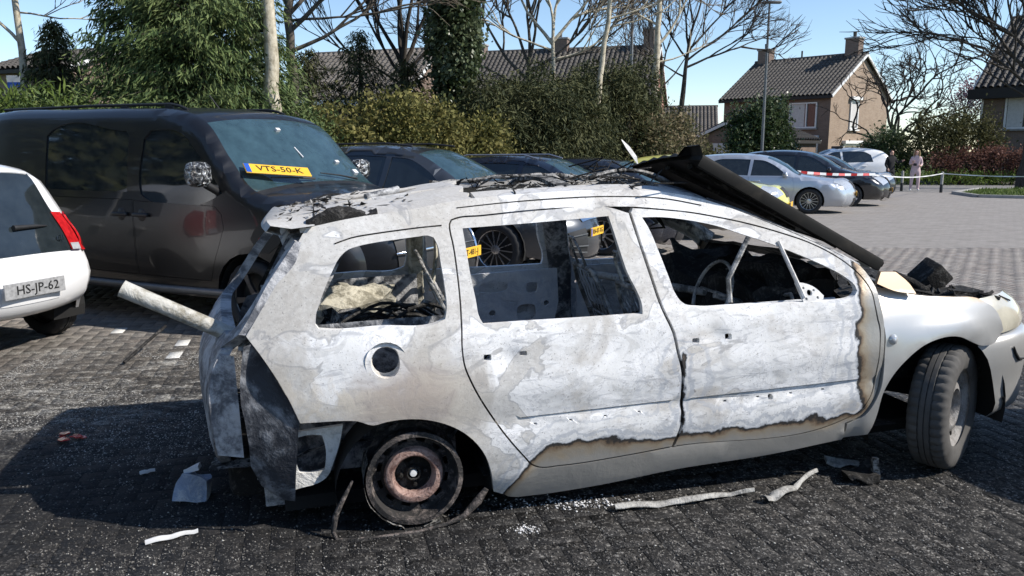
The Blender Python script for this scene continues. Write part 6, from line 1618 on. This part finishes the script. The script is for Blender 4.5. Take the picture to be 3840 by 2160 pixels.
link('skin', mesh_np('skin', V2, F2, M['hood'], 40), hb)
P = [[hood(u, 0, -.004), hood(u, -.008, .010), hood(u, -.008, .052), hood(u, .008, .058)] for u in np.linspace(0, 1, 22)]
MB().grid(P).build('edge_flange', M['hood'], hb, 40)
P = [[hood(0, v, -.004), hood(-.012, v, .01), hood(-.012, v, .03)] for v in np.linspace(0, 1, 16)]
MB().grid(P).build('rear_flange', M['hood'], hb, 40)
P = [[hood(1.0, v, .0), hood(1.035, v, -.035 if v < .16 else .012 + .012 * math.sin(v * 40)), hood(1.05, v, -.02 if v < .16 else .03)] for v in np.linspace(0, 1, 30)]
MB().grid(P).build('leading_edge', M['hood'], hb, 40)
rbs = MB()
for v0 in (.2, .5, .8): rbs.tube([hood(u, v0 + .1 * math.sin(u * 3), .03) for u in np.linspace(.05, .95, 10)], .02, 6)
rbs.build('stiffening_ribs', M['char'], hb, 50)
MB().grid([[(1.505, .60, 1.705), (1.512, .605, 1.705)], [(1.535, .60, 1.655), (1.565, .61, 1.66)], [(1.575, .60, 1.60), (1.61, .61, 1.60)], [(1.62, .62, 1.545), (1.625, .62, 1.545)]]).build('torn_strip', M['burnt_rear'], hb)

# ---- wheels
def steel_rim(name, mats, parent, rad=.207, wd=.16, hub=None):
    t = MB()
    t.lathe([(rad - .02, -wd / 2), (rad, -wd / 2 + .004), (rad, -wd / 2 + .014), (rad - .018, -wd / 2 + .022), (rad - .03, -.01), (rad - .03, wd / 2), (rad, wd / 2)], 48, m=0)
    t.lathe([(rad - .018, -wd / 2 + .022), (rad - .024, -.005), (rad - .05, .006)], 48, m=0)
    # pressed disc with vent holes
    n = 48; r0, r1 = rad - .026, .128
    V, F = [], []
    for i, (r_, h_) in enumerate(((r0, -.002), (rad - .042, .0), (rad - .066, .004), (r1, -.020))):
        for k in range(n): V.append((r_ * math.cos(2 * PI * k / n), h_, r_ * math.sin(2 * PI * k / n)))
    for i in range(3):
        for k in range(n):
            if i == 1 and k % 4 in (0, 1): continue
            k2 = (k + 1) % n; F.append((i * n + k, (i + 1) * n + k, (i + 1) * n + k2, i * n + k2))
    t.add(V, F, 0)
    t.lathe([(r1, -.020), (.122, -.040), (.108, -.048), (.094, -.046), (.084, -.030), (.080, .000)], 40, m=1)
    t.lathe([(.080, .0), (.078, .012), (.034, .014)], 32, m=2); t.lathe([(.034, .014), (.034, -.012), (.028, -.020), (.024, -.018), (.024, .01)], 24, m=2)
    o = t.build(name, mats, parent, 40)
    for k in range(4): MB().lathe([(.0, -.016), (.0085, -.014), (.010, .0), (.010, .014)], 8, c=(.053 * math.cos(.5 + k * PI / 2), 0, .053 * math.sin(.5 + k * PI / 2))).build('wheel_bolt', mats[2], o, 40)
    MB().lathe([(.0, -.018), (.014, -.017), (.017, -.010), (.017, .01)], 14).build('hub_nut', hub or mats[0], o, 40)
    return o
for s_ in (-1, 1):
    w = empty('rear_wheel', parent=car); w.location = (0, s_ * .745, .315); w.rotation_euler = (0, .4, PI if s_ > 0 else 0)
    steel_rim('rim', [M['rim_dark'], M['rust_rim'], M['char']], w, hub=M['white_trim'])
    # remains of the burnt tyre: thin wire-and-ash casing round the rim foot
    tb = MB(); P = []
    for k in range(30):
        a = -PI / 2 + (k / 29 - .5) * 2.5 - .4
        rr_ = .216 + .010 * float(vnoise(np.array([[k * .7, s_, 0]]), 1)[0]) + (.012 if k > 20 else 0)
        P.append([(rr_ * math.cos(a), y, rr_ * math.sin(a)) for y in (-.085, -.03, .03, .085)])
    tb.grid(P); tb.build('burnt_tyre_casing', M['char_ash'], w, 60)
tb = MB()
# tyre carcass slumped on the ground by the near rear wheel
loopp = [(-.26, -.80, .335), (-.30, -.81, .27), (-.34, -.82, .20), (-.355, -.83, .13), (-.34, -.84, .098), (-.28, -.85, .095), (-.16, -.86, .094), (.0, -.855, .092), (.12, -.84, .10), (.20, -.82, .115), (.27, -.80, .17), (.31, -.80, .22)]
tb.tube(loopp, [.006, .010, .013, .011, .009, .007, .008, .007, .009, .013, .020, .012], 7)
tb.build('slumped_tyre_bead', M['rim_dark'], car, 60)

def front_rim(parent, mats, rad=.200):
    t = MB()
    t.lathe([(rad, -.075), (rad + .006, -.068), (rad - .012, -.055), (rad - .03, -.02), (rad - .03, .07)], 40, m=0)
    t.lathe([(rad - .022, -.03), (.150, -.026), (.120, -.050), (.095, -.055), (.085, -.035), (.080, -.010), (.035, -.010), (.033, -.030), (.0, -.034)], 40, m=0)
    o = t.build('rim', mats, parent, 40)
    for k in range(12): MB().box((.165 * math.cos(k * PI / 6), -.0315, .165 * math.sin(k * PI / 6)), (.024, .006, .012), Matrix.Rotation(-k * PI / 6, 3, 'Y')).build('vent_hole', M['ink'], o)
    for k in range(4): MB().lathe([(.0, -.026), (.009, -.024), (.010, -.008)], 8, c=(.055 * math.cos(.3 + k * PI / 2), 0, .055 * math.sin(.3 + k * PI / 2))).build('wheel_bolt', M['ink'], o, 40)
    return o
M['dull_steel'] = char_mat('dull grey steel wheel', (.20, .19, .18), (.36, .35, .34), .8, .5, 9.0, .5)
for s_ in (-1, 1):
    w = empty('front_wheel', parent=car); w.location = (2.708, s_ * .755, .318); w.rotation_euler = (0, .2, R(33) + (PI if s_ > 0 else 0))
    tyre_mesh(.318, .185, .200).build('tyre', M['tyre_dusty'], w, 45); front_rim(w, M['dull_steel'])
# dark wheel-arch linings
for s_ in (-1, 1):
    for cx, cz, rad, mat in ((2.64, .30, .41, 'dark_void'), (0.0, .26, .335, 'dark_void')):
        t = MB(); P = [[(cx + rad * math.cos(a), s_ * y, cz + rad * math.sin(a)) for y in (.80, .60, .42)] for a in np.linspace(-.25, PI + .25, 22)]
        t.grid(P, flip=s_ < 0)
        P = [[(cx + rad * k * math.cos(a), s_ * .42, cz + rad * k * math.sin(a)) for k in (0, 1)] for a in np.linspace(-.25, PI + .25, 22)]
        t.grid(P); t.build('wheel_arch_liner', M[mat], car, 60)
# sooted underside
MB().box((1.1, 0, .20), (3.3, 1.3, .06)).build('underbody', M['dark_void'], car)
MB().box((-.48, .05, .30), (.62, 1.15, .22), bev=.05).build('spare_wheel_well', M['char'], car, 40)
# filler neck behind the fuel hole
MB().lathe([(.085, .0), (.080, .03), (.055, .04)], 24, axis='Y').build('filler_cup', M['burnt_rear'], car, 50, loc=(-.092, -.842, .842))
# seam lines of the roof rail on the side frame
for k, x in enumerate((.54, 1.10)):
    MB().tube([roof_pt(x, -1.0, -.006), roof_pt(x + .006, -.97, .004), roof_pt(x + .008, -.90, .008)], .004, 5).build('rail_joint', M['char'], car)

# drip groove over the quarter window, roof ditch line
def side_line(nm, pts, r_, mat, off=.0):
    for s_ in (-1, 1): MB().tube([(x, s_ * (float(bc_hw(x, z)) + off), z) for x, z in resample(pts, .04, False)], r_, 5).build(nm, mat, car)
side_line('drip_groove', [(-.26, 1.318), (-.19, 1.338), (-.09, 1.350), (.02, 1.359), (.13, 1.366), (.195, 1.368)], .0035, M['char'])
side_line('roof_ditch', [(.27, 1.437), (.50, 1.449), (.748, 1.455), (1.002, 1.451), (1.259, 1.428), (1.42, 1.392)], .0030, M['char'])
side_line('window_gasket', [(x, z) for x, z in inset(resample(qwin, .03), -.006)], .0030, M['soot_steel'], -.004)

MB().tube([roof_pt(-.335, t, .006) for t in np.linspace(-1.0, .9, 20)], .0045, 5).build('spoiler_seam', M['char'], car)
# ------------------------------------------------------------------ tape, bollards, lamp posts
def bollard(x, y, label):
    b = empty('bollard', (x, y, 0)); tag(b, label, 'bollard', 'bollards along the street edge')
    MB().lathe([(.055, -.02), (.055, .30), (.052, .31)], 14, axis='Z').build('foot', M['ink'], b, 40)
    MB().lathe([(.050, .31), (.050, .74), (.035, .78), (0, .79)], 14, axis='Z').build('post', M['kerb'], b, 40)
bollard(15.52, 32.09, 'black and grey bollard between the two people'); bollard(16.35, 30.68, 'black and grey bollard right of the woman in pink')
bollard(20.2, 28.9, 'black and grey bollard at the right, near the big tree')
M['tape_red'] = plain('red tape', (.55, .03, .03), .4, var=.1); M['tape_white'] = plain('white tape', (.75, .75, .75), .4, var=.06)
def tape(label, pts, w=.085, blk=.28, plain_=False):
    t = empty('barrier_tape', pts[0]); tag(t, label, 'tape', 'red and white barrier tape'); o0 = Vector(pts[0])
    Q = [Vector(p) for p in pts]; k = 0
    for a, b in zip(Q[:-1], Q[1:]):
        L = (b - a).length; n = max(1, int(L / blk))
        for i in range(n):
            P = []
            for j in range(3):
                u = (i + j / 2) / n; p = a.lerp(b, u); p = p - o0; p.z -= .10 * math.sin(PI * u) * min(1, L / 5); tw = .35 * math.sin(u * 9 + k)
                P.append([(p.x, p.y + math.sin(tw) * w / 2, p.z - math.cos(tw) * w / 2), (p.x, p.y - math.sin(tw) * w / 2, p.z + math.cos(tw) * w / 2)])
            MB().grid(P).build('red_band' if k % 2 and not plain_ else 'white_band', M['tape_red' if k % 2 and not plain_ else 'tape_white'], t, 60); k += 1
tape('red and white barrier tape strung in front of the black people carrier', [(6.9, 21.75, 1.12), (10.3, 22.9, .92)], .07, .20)
tape('thin pale barrier tape running to the bollard beside the woman in pink', [(10.3, 22.9, .90), (16.35, 30.66, .72)], .035, plain_=True)
tape('thin pale barrier tape from the bollard towards the big tree at right', [(16.35, 30.66, .72), (20.2, 28.88, .72), (30, 25, .8)], .035, plain_=True)
def lamp_post(x, y, h, label, lean=0.0):
    p = empty('lamp_post', (x, y, 0)); tag(p, label, 'lamp post', 'street lamp posts')
    MB().tube([(0, 0, 0), (0, 0, 1.2), (0, 0, 1.21), (lean, 0, h)], [.075, .07, .055, .035], 10).build('pole', M['steel_post'], p, 50)
    MB().box((lean + .14, 0, h + .02), (.50, .18, .09), bev=.03).build('lamp_head', M['steel_post'], p, 50)
lamp_post(8.62, 28.0, 6.45, 'tall thin lamp post in front of the brown brick house')
lamp_post(3.38, 23.4, 7.5, 'pale lamp post rising behind the dark yews')
sg = empty('sign_board', (-9.75, 16.2, 0)); tag(sg, 'small blue and white board behind the van at the far left', 'sign')
MB().tube([(0, 0, 0), (0, 0, 2.85)], .03, 8).build('pole', M['steel_post'], sg); MB().box((0, 0, 2.98), (.36, .03, .13)).build('white_panel', M['white_trim'], sg); MB().box((0, -.002, 2.86), (.34, .03, .11)).build('blue_panel', M['plate_blue'], sg)

# ------------------------------------------------------------------ people
def person(name, label, loc, rz, pose, cols, hair=None):
    """pose: joints dict; body is one skinned surface with colours by region"""
    J = pose; names = list(J); V = [J[k][0] for k in names]; rad = [J[k][1] for k in names]; E = []
    chain = [('pelvis', 'belly'), ('belly', 'chest'), ('chest', 'neck'), ('neck', 'head'), ('head', 'crown')]
    for s in 'lr': chain += [('chest', 'sh' + s), ('sh' + s, 'el' + s), ('el' + s, 'wr' + s), ('wr' + s, 'ha' + s), ('ha' + s, 'fi' + s), ('pelvis', 'hip' + s), ('hip' + s, 'kn' + s), ('kn' + s, 'an' + s), ('an' + s, 'to' + s)]
    E = [(names.index(a), names.index(b)) for a, b in chain]
    me_ = bpy.data.meshes.new('body'); me_.from_pydata(V, E, [])
    ob = bpy.data.objects.new('body', me_); COL.objects.link(ob)
    md = ob.modifiers.new('skin', 'SKIN'); ob.modifiers.new('sub', 'SUBSURF').levels = 2; ob.modifiers['sub'].render_levels = 2
    for i, sv in enumerate(me_.skin_vertices[0].data): sv.radius = rad[i] if isinstance(rad[i], tuple) else (rad[i], rad[i]); sv.use_root = (names[i] == 'pelvis')
    bpy.context.view_layer.update(); dg_ = bpy.context.evaluated_depsgraph_get()
    fin = bpy.data.meshes.new_from_object(ob.evaluated_get(dg_)); bpy.data.objects.remove(ob)
    for m in cols[:4]: fin.materials.append(m)
    fin.polygons.foreach_set('use_smooth', np.ones(len(fin.polygons), dtype=bool))
    hd, wl, wr = Vector(J['head'][0]), Vector(J['wrl'][0]), Vector(J['wrr'][0])
    for p in fin.polygons:
        c = p.center
        hand = min((c - Vector(J['ha' + s][0])).length for s in 'lr') < .075
        if c.z > hd.z - .085 or hand: p.material_index = 0
        elif c.z < .085: p.material_index = 3
        elif c.z < J['pelvis'][0][2] + .0 and not min((c - w).length for w in (wl, wr)) < .16: p.material_index = 2
        else: p.material_index = 1
    t = empty(name, loc, rz); tag(t, label, 'person'); b = link('body', fin, t)
    if hair: hair(t, hd)
    # face
    f = MB(); f.lathe([(0, -.017), (.010, -.010), (.013, .004)], 8, axis='Y', c=(hd.x, hd.y - .088, hd.z - .005)); f.build('nose', cols[0], t, 60)
    for s in (-1, 1): MB().lathe([(0, -.006), (.010, 0), (.011, .004)], 8, axis='Y', c=(hd.x + s * .032, hd.y - .083, hd.z + .018)).build('eye', M['ink'], t, 60)
    MB().box((hd.x, hd.y - .082, hd.z - .045), (.045, .012, .010), bev=.003).build('mouth', cols[0], t)
    return t
M['skin'] = plain('skin', (.55, .33, .25), .55, var=.1); M['pink'] = plain('pale pink jersey', (.58, .43, .44), .9, var=.12, scale=20, bump=.3); M['shoe'] = plain('white trainers', (.68, .67, .65), .7, var=.1)
M['black_cloth'] = plain('black cloth', (.012, .012, .014), .9, var=.3, scale=20, bump=.3); M['blonde'] = plain('blonde hair', (.42, .30, .16), .5, var=.25, scale=60, bump=.5); M['dark_hair'] = plain('dark hair', (.02, .016, .013), .5, var=.3, scale=60, bump=.4)
def base_pose(arm_l, arm_r, stance=.09):
    J = dict(pelvis=((0, 0, .86), (.15, .115)), belly=((0, 0, 1.02), (.135, .105)), chest=((0, .0, 1.20), (.155, .11)), neck=((0, -.005, 1.37), .052), head=((0, -.02, 1.485), (.078, .088)), crown=((0, -.01, 1.575), (.062, .072)))
    for s, sg_, arm in (('l', 1, arm_l), ('r', -1, arm_r)):
        J['sh' + s] = ((sg_ * .155, 0, 1.285), .066); J['el' + s] = (arm[0], .05); J['wr' + s] = (arm[1], .036); J['ha' + s] = (arm[2], (.036, .024)); J['fi' + s] = (arm[3], (.026, .014))
        J['hip' + s] = ((sg_ * stance, 0, .76), .105); J['kn' + s] = ((sg_ * stance * 1.15, -.015, .45), .072); J['an' + s] = ((sg_ * stance * 1.3, .015, .085), .045); J['to' + s] = ((sg_ * stance * 1.5, -.125, .040), (.044, .032))
    return J
def long_hair(t, hd):
    m = MB(); rows = []
    for i in range(9):
        u = i / 8; z = hd.z + .115 - .42 * u; w = .10 + .035 * math.sin(u * PI) - .02 * u
        rows.append([(hd.x + w * math.sin(a), hd.y + .02 + (.105 if u < .35 else .115) * math.cos(a) * (1 if u > .12 else .6), z) for a in np.linspace(-2.25, 2.25, 13)])
    m.grid(rows); m.grid([[(hd.x + .10 * k * math.sin(a), hd.y + .02 + .10 * k * math.cos(a) * .6, hd.z + .115 + .015 * (1 - k)) for a in np.linspace(-2.25, 2.25, 13)] for k in (0, .5, 1)])
    m.build('hair', M['blonde'], t, 70)
def short_hair(t, hd):
    m = MB(); m.grid([[(hd.x + .092 * math.sin(b) * math.sin(a), hd.y + .015 + .10 * math.sin(b) * math.cos(a), hd.z + .03 + .10 * math.cos(b)) for a in np.linspace(-2.1, 2.1, 13)] for b in np.linspace(0, 1.7, 7)]); m.build('hair', M['dark_hair'], t, 70)
armA = [(.20, -.02, 1.05), (.15, -.20, .98), (.11, -.25, 1.00), (.08, -.28, 1.03)]; armB = [(-.21, .02, 1.04), (-.16, -.18, 1.10), (-.11, -.22, 1.16), (-.085, -.235, 1.20)]
pw = person('person', 'woman with long blonde hair in a pale pink tracksuit, standing by the tape', (15.85, 31.75, 0), R(-20), base_pose(armA, armB, .10), [M['skin'], M['pink'], M['pink'], M['shoe']], long_hair)
MB().box((-.06, -.23, 1.04), (.12, .06, .10), bev=.015).build('mobile_phone', M['ink'], pw)
armC = [(.24, -.05, 1.08), (.34, -.20, 1.16), (.38, -.25, 1.19), (.41, -.28, 1.20)]; armD = [(-.22, .02, 1.02), (-.20, -.12, .86), (-.19, -.15, .80), (-.185, -.17, .75)]
person('person', 'person in black clothes and white shoes behind the white SUV', (15.12, 32.3, 0), R(10), base_pose(armC, armD, .09), [M['skin'], M['black_cloth'], M['black_cloth'], M['shoe']], short_hair)

# ------------------------------------------------------------------ things lying about
CM = car.matrix_basis.copy()
def car_pt(p): return CM @ Vector(p)
a, b = car_pt((-1.135, -.46, 1.165)), car_pt((-.40, -.46, .745))
tb = empty('metal_tube', b); tag(tb, 'ash-stained metal tube sticking out of the burnt car tailgate', 'tube')
d = (a - b); t = MB(); n = 18
prof = MB(); q = d.to_track_quat('Z', 'Y').to_matrix()
L = d.length; V, F = [], []
rings = [(0, .034), (L * .42, .034), (L - .16, .034), (L - .012, .036), (L, .037), (L, .030), (L - .3, .030)]
def tube_wall(mat_r, name, i0, i1, mat):
    m = MB(); V = []; F = []
    for z, r_ in rings[i0:i1 + 1]:
        for k in range(24): V.append(tuple(q @ Vector((r_ * math.cos(k * PI / 12), r_ * math.sin(k * PI / 12), z))))
    for i in range(i1 - i0):
        for k in range(24): F.append((i * 24 + k, i * 24 + (k + 1) % 24, (i + 1) * 24 + (k + 1) % 24, (i + 1) * 24 + k))
    m.add(V, F); return m.build(name, mat, tb, 40)
M['tube_white'] = char_mat('scaled white tube', (.26, .24, .19), (.54, .53, .49), .9, .7, 6.0, .46)
tube_wall(None, 'sooted_inner_end', 0, 1, M['grey_skin']); tube_wall(None, 'tube_wall', 1, 6, M['tube_white'])
pp = q @ Vector((-.012, -.0335, L - .085)); MB().box(pp, (.016, .006, .026), q).build('slot', M['ink'], tb)
def strip(name, label, pts, w, mat, h=.012, curl=.0, seed=0, cat='strip'):
    r = random.Random(seed); P = [Vector((*p, 0)) for p in pts]; fine = []
    for i in range(len(P) - 1):
        for k in range(6): fine.append(P[i].lerp(P[i + 1], k / 6))
    fine.append(P[-1]); rows = []
    for i, p in enumerate(fine):
        dd = fine[min(i + 1, len(fine) - 1)] - fine[max(i - 1, 0)]; nn = Vector((-dd.y, dd.x, 0)).normalized(); u = i / (len(fine) - 1); ww = w * (.35 + .65 * math.sin(PI * min(1, u * 1.2 + .15)) ** .5) * r.uniform(.8, 1.15); z = .008 + h * abs(math.sin(u * 7 + seed)) + curl * u * u
        rows.append([tuple(p + nn * ww / 2 * k + Vector((0, 0, z + (.012 if abs(k) < .5 else 0)))) for k in (-1, -.3, .3, 1)])
    g = MB(); g.grid(rows); v = np.array(g.V); F = np.array([(f_[0], f_[1], f_[2]) for f_ in g.F] + [(f_[0], f_[2], f_[3]) for f_ in g.F]); V2, F2 = thicken(v, F, np.tile([0, 0, -.004], (len(v), 1)))
    return tag(link(name, mesh_np(name, V2, F2, mat, 50)), label, cat)
M['dull_trim'] = char_mat('melted grey trim', (.20, .195, .185), (.46, .45, .42), .9, .6, 12, .47)
strip('trim_strip', 'long melted grey trim strip lying below the front door of the burnt car', [(.46, 3.375), (.62, 3.42), (.86, 3.47), (1.02, 3.53), (1.14, 3.55)], .050, M['dull_trim'], .016, seed=1)
strip('trim_strip', 'short bent grey trim strip right of the long melted one', [(1.16, 3.46), (1.24, 3.51), (1.36, 3.60), (1.50, 3.73)], .055, M['dull_trim'], .02, .03, seed=2)
strip('white_strip', 'thin white plastic strip lying at lower left on the sooty paving', [(-1.51, 3.065), (-1.42, 3.115), (-1.33, 3.165)], .026, M['plate_white'], .006, seed=3)
strip('white_strip', 'small white splinter in the shade left of the crumpled carton', [(-1.86, 3.78), (-1.80, 3.82)], .018, M['plate_white'], .004, seed=6)
# crumpled blue-white carton
M['carton'] = char_mat('scuffed pale blue carton', (.30, .36, .48), (.62, .64, .66), .9, .6, 10, .5)
cb = empty('crumpled_carton', (-1.47, 3.50, 0)); tag(cb, 'crumpled pale blue-white carton on the ground behind the burnt car', 'carton')
lump('body', (0, 0, .068), (.105, .085, .13), .075, M['carton'], 21, cb, 5, ('Y', .18)); lump('torn_flap', (-.01, .0, .140), (.07, .06, .02), .03, M['plate_white'], 22, cb, 4, ('Y', -.3))
# broken red lamp lens
rl = empty('lamp_lens_shards', (-2.49, 4.28, 0)); tag(rl, 'broken red tail-lamp lens lying on the ash at left', 'lamp lens'); r2 = random.Random(8)
for k in range(9):
    x, y, s_ = r2.uniform(-.075, .075), r2.uniform(-.055, .055), r2.uniform(.018, .042)
    pts = [(x + s_ * math.cos(a_) * r2.uniform(.6, 1.2), y + s_ * math.sin(a_) * r2.uniform(.6, 1.2)) for a_ in np.linspace(0, 2 * PI, 6)[:-1]]; z = .006 + r2.uniform(0, .012)
    V = [(p[0], p[1], z + r2.uniform(-.003, .006)) for p in pts]; V2 = V + [(v[0], v[1], v[2] + .004) for v in V]; n = 5
    MB().add(V2, [tuple(range(n))[::-1], tuple(range(n, 2 * n))] + [(i, (i + 1) % n, n + (i + 1) % n, n + i) for i in range(n)]).build('shard', M['red_lens'], rl)
# charred lump by the front wheel
cl_ = empty('charred_lump', (1.72, 3.74, 0)); tag(cl_, 'charred plastic lump on the paving in front of the front wheel', 'debris')
lump('crust', (0, 0, .035), (.18, .12, .06), .09, M['char'], 31, cl_, 6); lump('spur', (.06, -.02, .075), (.03, .03, .10), .05, M['char_ash'], 32, cl_, 5); lump('flake', (-.02, .16, .02), (.16, .05, .015), .05, M['dull_trim'], 33, cl_, 4)
st = MB().tube([(-2.93, 5.86, .02), (-2.86, 6.1, .12), (-2.80, 6.32, .20)], .012, 6).build('burnt_stick', M['char']); tag(st, 'thin burnt stick leaning up behind the burnt car', 'stick')
ho = MB().tube([(4.02, 6.28, .035), (4.4, 6.36, .035), (5.2, 6.42, .035), (6.4, 6.5, .035), (8.0, 6.4, .035)], .035, 8).build('fire_hose', M['ink'], None, 60); tag(ho, 'black hose on the paving at the right edge', 'hose')
# grit, glass crumbs and flakes over the sooty paving
def crumbs(name, label, n, xy, smin, smax, mat, seed, zmax=.004):
    rs = np.random.RandomState(seed); P = xy(rs, n); n = len(P)
    S = smin + (smax - smin) * rs.rand(n) ** 2.2
    T = np.array([(1, 0, -.35), (-.5, .87, -.35), (-.5, -.87, -.35), (0, 0, .9)])
    V = np.empty((n, 4, 3)); A = rs.rand(n) * 2 * PI; ca_, sa_ = np.cos(A), np.sin(A); st_ = .6 + .9 * rs.rand(n, 3)
    for k in range(4):
        t_ = T[k][None] * S[:, None] * st_; V[:, k, 0] = P[:, 0] + t_[:, 0] * ca_ - t_[:, 1] * sa_; V[:, k, 1] = P[:, 1] + t_[:, 0] * sa_ + t_[:, 1] * ca_; V[:, k, 2] = t_[:, 2] * (.55) + S * .2
    base_ = (np.arange(n) * 4)[:, None, None]; F = (np.array([[0, 1, 3], [1, 2, 3], [2, 0, 3], [0, 2, 1]])[None] + base_).reshape(-1, 3)
    return tag(link(name, mesh_np(name, V.reshape(-1, 3), F, mat)), label, 'debris', kind='stuff')
def near_xy(rs, n):
    y = 2.75 + 2.9 * rs.rand(n) ** 1.5; x = (rs.rand(n) * 2 - 1) * (.66 * y); return np.stack([x, y], 1)
def left_xy(rs, n):
    y = 3.9 + 2.4 * rs.rand(n); x = -3.7 + 2.6 * rs.rand(n) ** 1.1; p = np.stack([x, y], 1); k = vnoise(np.stack([x * 2, y * 3, x * 0], 1), 1.0) > -.06; return p[k]
M['grit'] = leaf_mat('dark grit', [(.012, .012, .012), (.03, .028, .026), (.10, .095, .088), (.20, .19, .175)], .8, 0.0)
M['ash_grit'] = leaf_mat('ash grit', [(.10, .095, .085), (.28, .27, .245), (.50, .49, .46)], .8, 0.0)
crumbs('soot_grit', 'soot and burnt grit strewn over the foreground paving', 26000, near_xy, .0025, .0085, M['grit'], 5)
crumbs('glass_crumbs', 'pale glass crumbs and ash specks over the foreground paving', 2600, near_xy, .002, .0065, M['ash_grit'], 6)
crumbs('foam_ash', 'pale foam and ash residue on the paving at left', 22000, left_xy, .002, .0065, M['ash_grit'], 7)
def wheel_xy(rs, n): return np.array([(.30, 3.46)]) + rs.normal(size=(n, 2)) * np.array([.17, .035])
def blob_xy(rs, n): return np.array([(.06, 3.20)]) + rs.normal(size=(n, 2)) * np.array([.03, .02])
crumbs('white_flakes', 'white ash flakes in front of the rear wheel', 260, wheel_xy, .003, .010, M['plate_white'], 8); crumbs('white_flakes', 'small heap of white flakes on the foreground paving', 90, blob_xy, .003, .009, M['plate_white'], 9)

# ------------------------------------------------------------------ added unseen things: house behind the camera, conifers at left, darkening reflections
hb2 = house('brick_house', (-2.0, -17.0), R(180), 22.0, 8.0, 5.2, 8.4, 'brown_brick', tile='dark_tile', pitch=.6)
tag(hb2, 'added brick house behind the camera, out of view, darkening the reflections', 'house')
for k in range(9): conifer('cypress_tree', 'added tall conifer out of sight at the left, darkening the van paint reflections', -19.5 + (k % 2) * 1.2, -9.0 + 2.3 * k, 9.0 + (k * 37 % 5) * .6, 2.0, 'conifer_dark', 3200, 95 + k, size=.6, group='added conifers out of sight at the left', aspect=.4)
